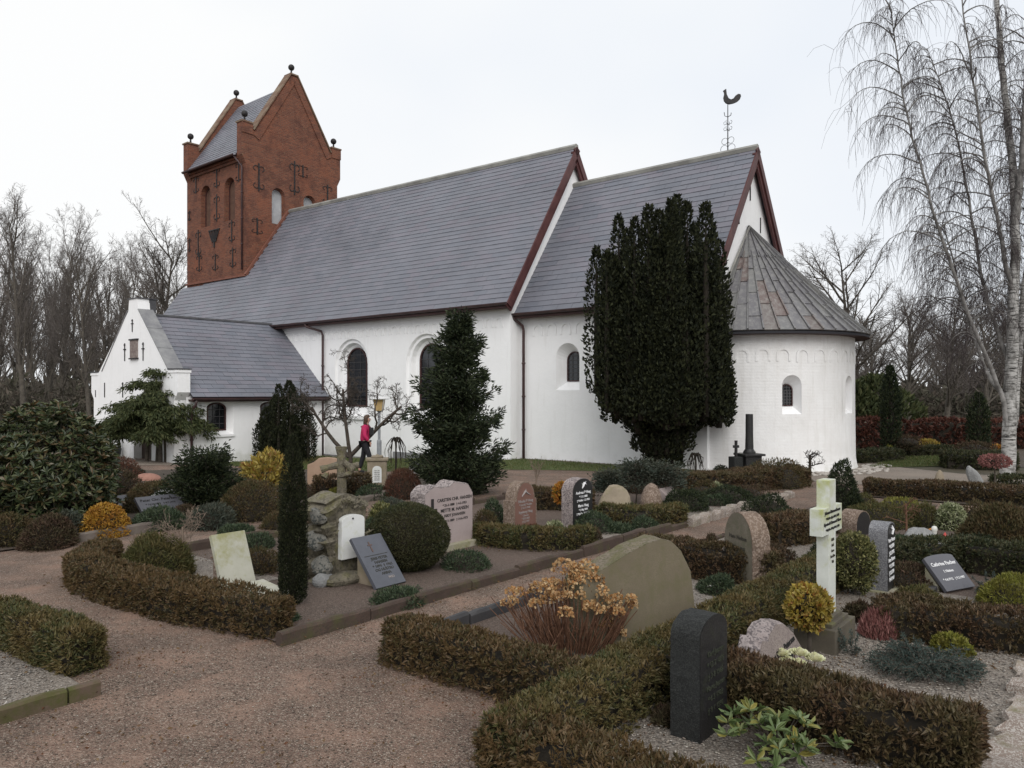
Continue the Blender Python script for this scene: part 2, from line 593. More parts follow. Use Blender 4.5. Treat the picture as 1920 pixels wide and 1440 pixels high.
# ---- nave walls
fS = south(0.0)
h1 = window('w', fS, [(-8.72, 2.25, 1.35, 4.62, 0), (-8.72, 2.13, 1.38, 4.56, 0.10), (-8.72, 1.86, 1.42, 4.46, 0.10), (-8.72, 1.70, 1.48, 4.38, 0.26), (-8.72, 1.32, 1.75, 4.26, 0.34)],
            M['white'], (3, 8), sill=(-9.95, -7.5, 1.22, 1.36, -0.09, 0.02))
h2 = window('w', fS, [(-4.22, 2.25, 1.35, 4.62, 0), (-4.22, 2.13, 1.38, 4.56, 0.10), (-4.22, 1.86, 1.42, 4.46, 0.10), (-4.22, 1.70, 1.48, 4.38, 0.26), (-4.22, 1.32, 1.75, 4.26, 0.34)],
            M['white'], (3, 8), sill=(-5.45, -3.0, 1.22, 1.36, -0.09, 0.02))
mb = MB()
mb.sheet([[(NAVE_W + 0.3, BASE), (0, BASE), (0, 5.6), (NAVE_W + 0.3, 5.6)], h1, h2], lambda x, y: fS(x, y))
gap = [(0, BASE), (N_W, BASE), (N_W, 5.55), (RIDGE_E[0], 11.55), (0, 5.6)]
mb.add([(0.0, n, z) for n, z in gap], [tuple(range(5))])
mb.add([(NAVE_W + 0.3, n, z) for n, z in ((0, BASE), (N_W, BASE), (N_W, 5.55), (4.35, 12.2), (0, 5.6))], [tuple(range(5))])
mb.add([(NAVE_W + 0.3, N_W, BASE), (0, N_W, BASE), (0, N_W, 5.6), (NAVE_W + 0.3, N_W, 5.6)], [(0, 1, 2, 3)])
mb.build('nave_wall', M['white'], church, fixn=False)
# plinth stones at the foot of the walls
mb = MB()
mb.box(NAVE_W, -0.0, -0.10, 0.02, BASE, -0.34); mb.box(-6.0, 0.05, -0.11, 0.02, BASE, -0.02)
mb.build('plinth', M['lead_grey'], church)

# ---- chancel walls
fC = south(C_S)
h3 = window('w', fC, [(2.02, 0.98, 2.42, 4.02, 0), (2.12, 0.62, 2.72, 3.74, 0.32)], M['white'], (3, 7), sill=None, frame_w=0.03)
mb = MB()
mb.sheet([[(0, BASE), (C_E, BASE), (C_E, 5.3), (0, 5.3)], h3], lambda x, y: fC(x, y))
mid = (C_S + C_N) / 2
mb.add([(C_E, n, z) for n, z in ((C_S, BASE), (C_N, BASE), (C_N, 5.3), (mid, 10.2), (C_S, 5.3))], [tuple(range(5))])
mb.add([(0, C_N, BASE), (C_E, C_N, BASE), (C_E, C_N, 5.3), (0, C_N, 5.3)], [(0, 1, 2, 3)])
mb.build('chancel_wall', M['white'], church, fixn=False)

# ---- apse wall: ring of panels, two with window niches
def apt(th, z, d=0.0):
    r = AP_R - d + (0.10 * max(0.0, 1 - (z + 0.1) / 0.5) ** 2 if z < 0.4 else 0.0) + max(0, (2.0 - z)) * 0.012
    return Vector((AP_C[0] + r * math.cos(th), AP_C[1] + r * math.sin(th), z))


SEG = 48
TH = [-math.pi / 2 + math.pi * k / SEG for k in range(SEG + 1)]
W1, W2 = -0.815, -0.06                          # window directions (radians from east)
HALF = 0.155
zlev = [BASE, -0.05, 0.12, 0.28, 0.5, 1.2, 2.0, 3.0, 4.2]


def skip(a):
    return any(abs(a - w) < HALF - 1e-6 for w in (W1, W2))


cuts = sorted([a for a in TH if not skip(a)] + [w + s * HALF for w in (W1, W2) for s in (-1, 1)])
mb = MB()
for a, b in zip(cuts[:-1], cuts[1:]):
    m_ = (a + b) / 2
    if skip(m_) and b - a > 0.25: continue
    for z0, z1 in zip(zlev[:-1], zlev[1:]):
        mb.add([apt(a, z0), apt(b, z0), apt(b, z1), apt(a, z1)], [(0, 1, 2, 3)])
for w in (W1, W2):
    fA = (lambda w: lambda x, z, d=0.0: apt(w + x / AP_R, z, d))(w)
    hole = window('w', fA, [(0, 0.58, 1.70, 2.84, 0), (-0.05, 0.40, 1.94, 2.58, 0.32)] if w < -.3 else [(0, 0.56, 1.70, 2.84, 0), (0.0, 0.40, 1.94, 2.58, 0.32)],
                  M['white'], (4, 7), frame_w=0.025)
    # panel around the niche, in three strips so that it follows the curve
    hw = HALF * AP_R
    arcp = [q for q in hole[2:]]
    lp = [(-hw, 1.2), (0, 1.2), (0, 1.7), hole[0]] + [q for q in arcp[::-1] if q[0] < -1e-6] + [(0, 2.84), (0, 3.0), (-hw, 3.0)]
    rp = [(0, 1.2), (hw, 1.2), (hw, 3.0), (0, 3.0), (0, 2.84)] + [q for q in arcp[::-1] if q[0] > 1e-6] + [hole[1], (0, 1.7)]
    for poly in (lp, rp):
        mb.sheet([poly], lambda x, z, fA=fA: fA(x, z, 0))
    for z0, z1 in ((BASE, -0.05), (-0.05, 0.12), (0.12, 0.28), (0.28, 0.5), (0.5, 1.2), (3.0, 4.2)):
        for xa, xb in ((-hw, 0), (0, hw)):
            mb.add([fA(xa, z0), fA(xb, z0), fA(xb, z1), fA(xa, z1)], [(0, 1, 2, 3)])
mb.build('apse_wall', M['white_brick'], church, fixn=False)


# ---- blind arch friezes under the eaves
def frieze_arch(face, c, z, w, mat, fd=0.03):
    mb = MB()
    ri, ro = w * 0.34, w * 0.50
    n = 8
    for k in range(n):
        a0, a1 = math.pi * k / n, math.pi * (k + 1) / n
        q = [(c + ri * math.cos(a0), z + ri * math.sin(a0)), (c + ro * math.cos(a0), z + ro * math.sin(a0)),
             (c + ro * math.cos(a1), z + ro * math.sin(a1)), (c + ri * math.cos(a1), z + ri * math.sin(a1))]
        mb.add([face(x, y, -fd) for x, y in q] + [face(x, y, 0.0) for x, y in q], [(0, 1, 2, 3), (0, 4, 5, 1), (2, 6, 7, 3), (0, 3, 7, 4), (1, 5, 6, 2)])
    for s in (-1, 1):
        x0, x1 = c + s * ri, c + s * ro
        z0, z1 = z - w * 0.45, z
        q = [(x0, z0), (x1, z0), (x1, z1), (x0, z1)]
        mb.add([face(x, y, -fd + .002) for x, y in q] + [face(x, y, 0.0) for x, y in q], [(0, 1, 2, 3), (0, 4, 5, 1), (1, 5, 6, 2), (3, 7, 4, 0)])
    return mb.build('frieze_arch', mat, church)


x = -13.4
while x < -0.3:
    frieze_arch(fS, x, 4.84 + rng.uniform(-.01, .01), 0.37, M['white']); x += 0.46
x = 0.75
while x < 6.8:
    frieze_arch(fC, x, 4.52 + rng.uniform(-.01, .01), 0.44, M['white']); x += 0.60
for k in range(15):
    w = -1.45 + k * 0.185
    fA = (lambda w: lambda x, z, d=0.0: apt(w + x / AP_R, z, d))(w)
    frieze_arch(fA, 0, 3.42 + rng.uniform(-.02, .02), 0.42, M['white_brick'], 0.016)

# ---- slate roofs
slate_unit = MB().box(0, 1, 0, 1, -1, 0).build('slate', M['slate'])
SLATE_ME = slate_unit.data
bpy.data.objects.remove(slate_unit)
CH_M = Matrix.Translation((OX, OY, 0)) @ Matrix.Rotation(CH_ROT, 4, 'Z')


def roof(name, A0, A1, B0, B1, rows, width, clip=None, singles=0, pick=None):
    """slated slope: eave A0-A1, ridge B0-B1"""
    A0, A1, B0, B1 = map(Vector, (A0, A1, B0, B1))
    ro = empty(name, (0, 0, 0)); ro.parent = church
    P = lambda u, v: (A0.lerp(A1, u)).lerp(B0.lerp(B1, u), v)
    L = (A1 - A0).length
    ncol = max(1, round(L / width))
    nrm = (A1 - A0).cross(B0 - A0).normalized()
    if nrm.z < 0: nrm = -nrm
    deck = MB()
    mm = 12 if clip else 1
    for i in range(mm):
        u0, u1 = i / mm, (i + 1) / mm
        if clip and not clip(P((u0 + u1) / 2, 0.999)):
            v1 = next((v / 60 for v in range(60, 0, -1) if clip(P((u0 + u1) / 2, v / 60))), 0.0)
        else: v1 = 1.0
        deck.add([P(u0, 0) - nrm * .03, P(u1, 0) - nrm * .03, P(u1, v1) - nrm * .03, P(u0, v1) - nrm * .03], [(0, 1, 2, 3)])
    deck.build('roof_deck', M['deck'], ro, fixn=False)
    cells = []
    for r in range(rows):
        off = 0.5 if r % 2 else 0.0
        xs = [0.0] + [(k + off) / ncol for k in range(ncol + 1) if 0 < (k + off) / ncol < 1] + [1.0]
        for ua, ub in zip(xs[:-1], xs[1:]):
            if (ub - ua) * L < 0.05: continue
            va, vb = r / rows, min(1.0, (r + 1.25) / rows)
            c = P((ua + ub) / 2, (va + vb) / 2)
            if clip and not clip(P((ua + ub) / 2, min(1, (r + 0.6) / rows))): continue
            cells.append((ua, ub, va, vb, c))
    order = list(range(len(cells)))
    if singles:
        camp = CH_M.inverted() @ Vector((0, 0, CAM_H))
        key = [(0 if (pick is None or pick(cells[i][4])) else 1000) + (cells[i][4] - camp).length for i in order]
        order.sort(key=lambda i: key[i])
    V, Q = [], []
    for rank, i in enumerate(order):
        ua, ub, va, vb, c = cells[i]
        g = 0.004 / L
        lift = 0.030 + rng.uniform(-0.002, 0.003)
        p00, p10 = P(ua + g, va) + nrm * lift, P(ub - g, va) + nrm * (lift + rng.uniform(-.004, .004))
        p01, p11 = P(ua + g, vb) + nrm * 0.010, P(ub - g, vb) + nrm * 0.010
        drop = rng.uniform(-0.004, 0.004)
        dn = (p00 - p01).normalized() * drop
        p00 += dn; p10 += dn
        th = 0.014
        if rank < singles:
            o = obj('slate', SLATE_ME, None, ro)
            X, Y = p10 - p00, p01 - p00
            Z = X.cross(Y).normalized()
            if Z.dot(nrm) < 0: Z = -Z
            o.matrix_basis = Matrix(((X.x, Y.x, Z.x * th, p00.x), (X.y, Y.y, Z.y * th, p00.y), (X.z, Y.z, Z.z * th, p00.z), (0, 0, 0, 1)))
        else:
            b = len(V)
            V += [p00, p10, p11, p01, p00 - nrm * th, p10 - nrm * th, p11 - nrm * th, p01 - nrm * th]
            Q += [(b, b + 1, b + 2, b + 3), (b + 4, b + 5, b + 1, b), (b + 5, b + 6, b + 2, b + 1), (b + 7, b + 4, b, b + 3)]
    if V:
        o = obj('slate_courses', mesh_np('slate_courses', [tuple(q) for q in V], Q), M['slate'], ro)
        o['kind'] = 'stuff'
    return ro


T_S, T_N, T_E, T_W = 1.68, 7.66, -19.6, -25.8
def nave_clip(p):                     # the tower stands in the western part of the slope
    return not (p.x < T_E and p.y > T_S)


nave_roof = roof('nave_roof', (NAVE_W, -0.42, 5.45), (0.2, -0.42, 5.45), (NAVE_W, RIDGE_W[0] + 0.2, RIDGE_W[1] + 0.2), (0.2, RIDGE_E[0], RIDGE_E[1]), 34, 0.60, nave_clip, 130,
                 pick=lambda c: c.x > -6)
nn = MB()
nn.add([(NAVE_W, N_W + .4, 5.45), (0.2, N_W + .4, 5.45), (0.2, RIDGE_E[0], RIDGE_E[1]), (T_E, RIDGE_W[0], RIDGE_W[1]), (NAVE_W, RIDGE_W[0], RIDGE_W[1])], [(0, 1, 2, 3, 4)])
nn.build('north_slope', M['slate'], nave_roof, fixn=False)
mb = MB()
mb.tube([(0.22, RIDGE_E[0], RIDGE_E[1] + 0.02), (T_E + .02, RIDGE_W[0], RIDGE_W[1] + 0.02)], 0.13, 6)
mb.build('ridge_cap', M['ridge'], nave_roof)
# soffit, fascia and gutter along the eave
mb = MB()
mb.box(NAVE_W, 0.1, -0.40, 0.0, 5.30, 5.36); mb.box(NAVE_W, 0.16, -0.44, -0.40, 5.26, 5.43)
mb.build('soffit', M['soffit'], nave_roof)


def gutter(name, a, b, parent, r=0.075):
    a, b = Vector(a), Vector(b)
    mb = MB()
    d = (b - a).normalized(); s = d.cross(Vector((0, 0, 1)))
    n = 7
    A = [a + s * (r * math.cos(math.pi + math.pi * k / n)) + Vector((0, 0, r * math.sin(math.pi + math.pi * k / n))) for k in range(n + 1)]
    B = [p + (b - a) for p in A]
    mb.loft(A, B, closed=False)
    Ai = [p + Vector((0, 0, 0.012)) for p in A]; Bi = [p + Vector((0, 0, 0.012)) for p in B]
    mb.loft(Ai, Bi, closed=False)
    return mb.build(name, M['pipe'], parent, fixn=False)


gutter('gutter', (NAVE_W, -0.50, 5.43), (0.2, -0.50, 5.43), nave_roof)
mb = MB()      # bargeboards on the east gable, two stepped boards on each side
def barge(mb, e0, n0, z0, n1, z1, wd=0.26, th=0.05):
    d = Vector((0, n1 - n0, z1 - z0)).normalized(); pn = Vector((0, d.z, -d.y))
    if pn.z > 0: pn = -pn
    a, b = Vector((e0, n0, z0)), Vector((e0, n1, z1))
    vs = []
    for x in (0, th):
        for q in (a, b, b + pn * wd, a + pn * wd): vs.append(q + Vector((x, 0, 0)))
    mb.add(vs, [(0, 1, 2, 3), (7, 6, 5, 4), (0, 4, 5, 1), (1, 5, 6, 2), (2, 6, 7, 3), (3, 7, 4, 0)])
nz_ = (RIDGE_E[0], RIDGE_E[1] + 0.03)
for sgn, n_e in ((-1, -0.46), (1, 2 * RIDGE_E[0] + 0.46)):
    barge(mb, 0.20, n_e, 5.42, nz_[0], nz_[1], 0.24); barge(mb, 0.13, n_e, 5.33, nz_[0], nz_[1] - 0.1, 0.32, 0.068)
mb.build('bargeboard', M['barge'], nave_roof)

CR_Z = 10.38
ch_roof = roof('chancel_roof', (0.02, C_S - 0.4, 5.12), (C_E + 0.22, C_S - 0.4, 5.12), (0.02, mid, CR_Z), (C_E + 0.22, mid, CR_Z), 27, 0.60, None, 110,
               pick=lambda c: True)
MB().add([(0, C_N + .4, 5.12), (C_E + .22, C_N + .4, 5.12), (C_E + .22, mid, CR_Z), (0, mid, CR_Z)], [(0, 1, 2, 3)]).build('north_slope', M['slate'], ch_roof, fixn=False)
MB().tube([(-0.02, mid, CR_Z + .02), (C_E + .24, mid, CR_Z + .02)], 0.12, 6).build('ridge_cap', M['ridge'], ch_roof)
mb = MB(); mb.box(0.0, C_E + .15, C_S - .38, C_S, 4.97, 5.03); mb.box(-0.25, C_E + .2, C_S - .42, C_S - .38, 4.93, 5.10); mb.build('soffit', M['soffit'], ch_roof)
gutter('gutter', (-0.35, C_S - 0.48, 5.10), (C_E + .2, C_S - 0.48, 5.10), ch_roof)
mb = MB()
for n_e in (C_S - 0.44, C_N + 0.44):
    barge(mb, C_E + .22, n_e, 5.09, mid, CR_Z + .03, 0.22); barge(mb, C_E + .14, n_e, 5.0, mid, CR_Z - .07, 0.30, 0.078)
mb.build('bargeboard', M['barge'], ch_roof)

# ---- apse lead roof: panels laid between standing seams
apse_roof = empty('apse_roof', (0, 0, 0)); apse_roof.parent = church
AP_TOP = Vector((C_E + 0.03, 3.62, 7.75)); RE, ZE = AP_R + 0.40, 4.10
def cone(th, v):
    b = Vector((AP_C[0] + RE * math.cos(th) + .02, AP_C[1] + RE * math.sin(th), ZE))
    q = b.lerp(AP_TOP, v)
    q.z -= 0.16 * math.sin(math.pi * v) * 0.6
    return q
NS = 26
for s in range(NS):
    a, b = -math.pi / 2 + math.pi * s / NS, -math.pi / 2 + math.pi * (s + 1) / NS
    vmax = 0.985 if s % 2 == 0 else 0.74
    edges = [0.0] + [v for v in ([0.13, 0.36, 0.59, 0.80] if s % 2 else [0.25, 0.47, 0.70]) if v < vmax - 0.05] + [vmax]
    for v0, v1 in zip(edges[:-1], edges[1:]):
        aa, bb = a, b
        if v0 >= 0.7 and s % 2 == 0:
            aa, bb = a - math.pi / NS * 0.5, b + math.pi / NS * 0.5
            aa, bb = max(aa, -math.pi / 2), min(bb, math.pi / 2)
        nr = Vector((math.cos((a + b) / 2) * .7, math.sin((a + b) / 2) * .7, .7))
        up = 0.012 + rng.uniform(0, 0.012)
        q = [cone(aa, v0) + nr * (up + .03), cone(bb, v0) + nr * (up + .03), cone(bb, v1 + .02) + nr * up, cone(aa, v1 + .02) + nr * up]
        mb = MB()
        e1 = (q[1] - q[0]); e2 = (q[2] - q[3])
        k0, k1 = q[1] - e1 * 0.10, q[2] - e2 * 0.10
        mb.add([q[0], k0, k1, q[3]], [(0, 1, 2, 3)])
        h = nr * 0.055
        mb.add([k0, k0 + h, k1 + h, k1, q[1], q[1] + h, q[2] + h, q[2]], [(0, 1, 2, 3), (1, 5, 6, 2), (5, 4, 7, 6), (0, 4, 5, 1)])
        dn = -nr * 0.035
        mb.add([q[0], q[1], q[1] + dn, q[0] + dn], [(0, 1, 2, 3)])
        mb.build('lead_panel', M['lead'], apse_roof, fixn=False)
mb = MB()
ring = [cone(t_, 0) - Vector((0, 0, .01)) for t_ in TH]
sink = lambda t_: Vector((math.cos(t_) * .10, math.sin(t_) * .10, .10))
for v0, v1 in ((0.02, .3), (.3, .6), (.6, .97)):
    mb.loft([cone(t_, v0) - sink(t_) for t_ in TH], [cone(t_, v1) - sink(t_) for t_ in TH], closed=False)
mb.loft([q - Vector((0, 0, .07)) for q in ring], ring, closed=False)
mb.build('roof_boarding', M['deck'], apse_roof, fixn=False)
mb = MB()
mb.loft([q - Vector((0, 0, .06)) for q in ring], [apt(t_, 4.02, 0.02) for t_ in TH], closed=False)
mb.build('soffit', M['soffit'], apse_roof, fixn=False)
mb = MB()
mb.tube([AP_TOP + Vector((0.05, 0, 0.02)), cone(math.pi / 2, 0) + Vector((.06, 0, .06))], 0.045, 6)
mb.tube([AP_TOP + Vector((0.05, 0, 0.02)), cone(-math.pi / 2, 0) + Vector((.06, 0, .06))], 0.035, 6)
mb.build('flashing', M['ridge'], apse_roof)

# ---- porch
PW, PE, PR_E, PRZ = -17.55, -10.55, -14.0, 5.47
fP = east(PE)
h4 = window('w', fP, [(-4.93, 1.12, 0.70, 2.08, 0), (-4.96, 0.80, 0.86, 1.95, 0.26)], M['white'], (3, 4), rise=0.30, frame_w=0.05, sill=(-5.5, -4.36, 0.62, 0.71, -0.06, 0.04))
h5 = window('w', fP, [(-2.63, 1.12, 0.70, 2.08, 0), (-2.66, 0.80, 0.86, 1.95, 0.26)], M['white'], (3, 4), rise=0.30, frame_w=0.05, sill=(-3.2, -2.06, 0.62, 0.71, -0.06, 0.04))
mb = MB()
mb.sheet([[(-6.3, BASE), (0, BASE), (0, 2.45), (-6.3, 2.45)], h4, h5], lambda x, z: fP(x, z))
mb.add([(PW, -6.3, BASE), (PW, 0, BASE), (PW, 0, 2.45), (PW, -6.3, 2.45)], [(0, 1, 2, 3)])
mb.build('porch_wall', M['white'], church, fixn=False)
# gable with parapet, shoulders and a chimney-like top
gw0, gw1, gf, gb = -17.95, -10.40, -6.70, -6.22
gpoly = [(gw0 + .25, BASE), (gw1 - .25, BASE), (gw1 - .25, 2.05), (gw1, 2.35), (gw1, 3.20), (gw1 - .75, 3.20), (PR_E + .42, 5.62), (PR_E + .36, 6.08), (PR_E - .36, 6.08), (PR_E - .42, 5.62),
         (gw0 + .75, 3.20), (gw0, 3.20), (gw0, 2.35), (gw0 + .25, 2.05)]
mb = MB()
door = arch(-13.2, 1.5, -0.35, 1.75, 0.4)
gm = lambda x, z, d: Vector((x, d, z))
front = MB()
front.sheet([gpoly, door], lambda x, z: Vector((x, gf, z)))
n = len(gpoly)
front.loft([Vector((x, gf, z)) for x, z in gpoly], [Vector((x, gb, z)) for x, z in gpoly])
front.loft([Vector((x, gf, z)) for x, z in door], [Vector((x, gf + .4, z)) for x, z in door])
front.add([Vector((x, gb, z)) for x, z in gpoly], [tuple(range(n))])
pg = front.build('porch_gable', M['white'], church)
MB().add([Vector((x, gf + .32, z)) for x, z in door], [tuple(range(len(door)))]).build('door', m_simple('dark_oak_door', (0.03, 0.02, 0.015), (0.05, 0.032, 0.024), 6, 0.6), pg, fixn=False)
mb = MB()       # lead covering on the parapet slopes, shoulders and top
for sgn in (-1, 1):
    a = Vector((PR_E + sgn * .44, 0, 5.64)); b = Vector((PR_E + sgn * (gw1 - PR_E - .72), 0, 3.22))
    for k in range(3):
        q0, q1 = a.lerp(b, k / 3), a.lerp(b, (k + .985) / 3)
        nr = Vector((sgn * (a.z - b.z), 0, abs(b.x - a.x))).normalized()
        vs = [Vector((q.x, y, q.z)) + nr * h for h in (0.0, 0.03) for q, y in ((q0, gf - .03), (q1, gf - .03), (q1, gb + .10), (q0, gb + .10))]
        mb.add(vs, [(0, 1, 2, 3), (7, 6, 5, 4), (0, 4, 5, 1), (1, 5, 6, 2), (2, 6, 7, 3), (3, 7, 4, 0)])
mb.build('parapet_lead', M['lead_grey'], pg)
mb = MB()
mb.box(PR_E - .38, PR_E + .38, gb - .02, gb + .26, 5.55, 6.07); mb.box(PR_E - .42, PR_E + .42, gf - .04, gb + .3, 6.08, 6.12)
mb.box(gw1 - .72, gw1 + .05, gf - .05, gb + .05, 3.20, 3.24); mb.box(gw0 - .05, gw0 + .72, gf - .05, gb + .05, 3.20, 3.24)
mb.build('parapet_top', M['lead_dark'], pg)
mb = MB()
mb.box(gw1 - .70, gw1 + .03, gf - .03, gb + .03, 3.08, 3.17); mb.box(gw0 - .03, gw0 + .70, gf - .03, gb + .03, 3.08, 3.17)
mb.build('shoulder_moulding', M['white'], pg)
mb = MB(); mb.box(-14.16, -13.58, gf - .06, gf + .01, 3.72, 4.42); mb.build('plaque', M['plaque'], pg)
mb = MB(); mb.box(-14.22, -13.52, gf - .09, gf + .01, 4.42, 4.48); mb.box(-14.22, -13.52, gf - .09, gf + .01, 3.67, 3.72); mb.build('plaque_frame', M['iron'], pg)


def iron_mesh(kind):
    """wall anchor: a flat bar, plain, crossed or with scrolls (local: x across, z up)"""
    mb = MB()
    if kind == 'bar': mb.box(-.025, .025, -.03, 0, -.5, .5)
    elif kind == 'cross':
        mb.box(-.025, .025, -.03, 0, -.5, .5); mb.box(-.14, .14, -.035, -.005, .12, .18); mb.box(-.05, .05, -.04, 0, .35, .45)
    else:
        mb.box(-.022, .022, -.04, 0, -.5, .5)
        for sz in (-1, 1):
            for sx in (-1, 1):
                pts = []
                for k in range(11):
                    a = math.pi * (0.0 + 1.45 * k / 10)
                    r = .115 - .045 * k / 10
                    pts.append((sx * (.115 - r * math.cos(a)) , -.02, sz * (.30 + r * math.sin(a) * 1.05)))
                mb.tube(pts, .016, 4)
    o = mb.build('wall_anchor', M['iron']); me = o.data
    bpy.data.objects.remove(o)
    return me


IR = {k: iron_mesh(k) for k in ('bar', 'cross', 'scroll')}
def iron(kind, p, h, face, w=None):
    o = obj('wall_anchor', IR[kind], None, church)
    o.location = p
    o.scale = (w or h, 1, h)
    o.rotation_euler = (0, 0, 0 if face == 'S' else math.pi / 2)
    return o


iron('cross', (-14.05, gf, 5.02), 0.5, 'S', .7); iron('cross', (-14.72, gf, 3.98), .72, 'S'); iron('cross', (-13.12, gf, 3.95), .72, 'S')
iron('bar', (-16.6, gf, 2.45), .62, 'S'); iron('cross', (-14.9, gf, 2.45), .62, 'S', .8); iron('bar', (-17.5, gf, 2.3), .3, 'S')
for n_, z_, h_ in ((3.81, 9.0, .66), (2.9, 8.0, .52), (4.69, 8.0, .52), (1.92, 6.65, .6), (5.9, 6.7, .5)):
    iron('bar', (C_E + .005, n_, z_), h_, 'E')

porch_roof = roof('porch_roof', (-10.22, -6.22, 2.16), (-10.22, 0.0, 2.16), (PR_E, -6.22, PRZ), (PR_E, 0.0, PRZ), 20, 0.52, None, 60)
MB().add([(2 * PR_E + 10.22, -6.22, 2.16), (2 * PR_E + 10.22, 0, 2.16), (PR_E, 0, PRZ), (PR_E, -6.22, PRZ)], [(0, 1, 2, 3)]).build('west_slope', M['slate'], porch_roof, fixn=False)
MB().tube([(PR_E, -6.22, PRZ + .02), (PR_E, -.05, PRZ + .02)], 0.07, 6).build('ridge_cap', M['lead_dark'], porch_roof)
mb = MB(); mb.box(PE, -10.24, -6.22, 0, 2.03, 2.08); mb.box(-10.26, -10.22, -6.22, 0, 1.99, 2.14); mb.build('soffit', M['soffit'], porch_roof)
gutter('gutter', (-10.16, 0.0, 2.12), (-10.16, -6.22, 2.12), porch_roof)


def downpipe(pts, r=0.05):
    mb = MB(); mb.tube(pts, r, 8)
    for p, q in zip(pts[:-1], pts[1:]):
        p, q = Vector(p), Vector(q)
        if abs(p.x - q.x) + abs(p.y - q.y) < .05:
            k = int(abs(p.z - q.z) // 1.5)
            for i in range(1, k + 1):
                c = p.lerp(q, i / (k + 1)); mb.tube([c - Vector((0, 0, .03)), c + Vector((0, 0, .03))], r * 1.35, 8)
    return mb.build('downpipe', M['pipe'], church, shade=True)


downpipe([(-11.3, -0.5, 5.36), (-11.25, -0.46, 5.24), (-10.62, -0.14, 5.02), (-10.55, -0.11, 4.85), (-10.55, -0.11, -0.5)])
downpipe([(-0.05, 0.12, 5.03), (0.02, 0.2, 4.92), (0.17, 0.46, 4.70), (0.19, 0.5, 4.55), (0.19, 0.5, -0.15)])
downpipe([(-10.16, -6.1, 2.05), (-10.22, -6.1, 1.85), (-10.47, -6.12, 1.70), (-10.48, -6.12, 1.5), (-10.48, -6.12, -0.4)])

# ---- tower
TZE = 15.05                                    # eaves
tw = empty('tower', (0, 0, 0)); tw.parent = church
fTS, fTE = south(T_S), east(T_E)
hs = []
for c in (-23.72, -21.2):
    hs.append(window('w', fTS, [(c, 1.06, 11.72, 14.06, 0), (c, 0.98, 11.78, 14.0, 0.30)], M['brick'], (1, 1), glass=M['shutter'], frame_w=0.05))
he = []
for c in (3.67, 5.72):
    he.append(window('w', fTE, [(c, 0.82, 11.62, 13.62, 0), (c, 0.70, 11.68, 13.54, 0.30)], M['brick'], (1, 1), glass=M['louvre'], frame_w=0.03, frame_mat=M['louvre']))
mb = MB()
mb.sheet([[(T_W, 4.0), (T_E, 4.0), (T_E, 15.4), (T_W, 15.4)]] + hs, lambda x, z: fTS(x, z))
mb.add([(T_W, T_N, 4), (T_E, T_N, 4), (T_E, T_N, 15.4), (T_W, T_N, 15.4)], [(0, 1, 2, 3)])
TC = (T_S + T_N) / 2
def gable_poly(base):
    return [(T_S, base), (T_N, base), (T_N, 14.55), (T_N + .22, 15.0), (T_N + .22, 16.72), (T_N - .42, 16.72), (T_N - .50, 16.35), (TC + .22, 20.12), (TC - .22, 20.12),
            (T_S + .50, 16.35), (T_S + .42, 16.72), (T_S - .22, 16.72), (T_S - .22, 15.0), (T_S, 14.55)]
gp = gable_poly(4.0)
mb.sheet([gp] + he, lambda x, z: fTE(x, z))
gp2 = gable_poly(14.5)
for e0, e1, full in ((T_E, T_E - .5, False), (T_W, T_W + .5, True)):
    P = gp if True else gp2
    A = [Vector((e0, n_, z_)) for n_, z_ in P]; B = [Vector((e1, n_, z_)) for n_, z_ in P]
    mb.loft(A[2:] + A[:0], B[2:] + B[:0], closed=False)
    mb.add(B, [tuple(range(len(B)))])
    if full: mb.add(A, [tuple(range(len(A)))])
mb.build('tower_wall', M['brick'], tw, fixn=False)
# raised band of brick along the gable rakes and corbelled cornice
mb = MB()
for sgn in (-1, 1):
    a, b = Vector((T_E, TC + sgn * .25, 19.95)), Vector((T_E, TC + sgn * (T_N - TC - .45), 16.15))
    pn = Vector((0, -sgn * (a.z - b.z), -abs(b.y - a.y))).normalized()
    vs = [q + pn * k + Vector((x_, 0, 0)) for x_ in (-.02, .05) for q, k in ((a, 0), (b, 0), (b, .38), (a, .38))]
    mb.add(vs, [(0, 1, 2, 3), (7, 6, 5, 4), (0, 4, 5, 1), (1, 5, 6, 2), (2, 6, 7, 3), (3, 7, 4, 0)])
for n0, n1 in ((T_S - .24, T_S + .40), (T_N - .40, T_N + .24)):
    mb.box(T_E - .02, T_E + .04, n0, n1, 16.15, 16.72)
mb.box(T_W + .5, T_E - .5, T_S - .10, T_S, 14.72, 14.86); mb.box(T_W + .5, T_E - .5, T_S - .20, T_S, 14.86, 15.0)
mb.build('cornice', M['brick'], tw)
for e0, e1 in ((T_E - .56, T_E + .07), (T_W - .07, T_W + .56)):
    mb = MB()
    for sgn in (-1, 1):
        a, b = Vector((0, TC + sgn * .2, 20.16)), Vector((0, TC + sgn * (T_N - TC - .48), 16.42))
        nr = Vector((0, sgn * (a.z - b.z), abs(b.y - a.y))).normalized()
        vs = [Vector((x_, q.y, q.z)) + nr * h for h in (0, .06) for q, x_ in ((a, e0), (b, e0), (b, e1), (a, e1))]
        mb.add(vs, [(0, 1, 2, 3), (7, 6, 5, 4), (0, 4, 5, 1), (1, 5, 6, 2), (2, 6, 7, 3), (3, 7, 4, 0)])
        nb = TC + sgn * (T_N - TC)
        mb.box(e0, e1, min(nb - sgn * .45, nb + sgn * .27), max(nb - sgn * .45, nb + sgn * .27), 16.72, 16.80)
    mb.box(e0, e1, TC - .26, TC + .26, 20.14, 20.22)
    mb.build('coping', M['brickcap'], tw)
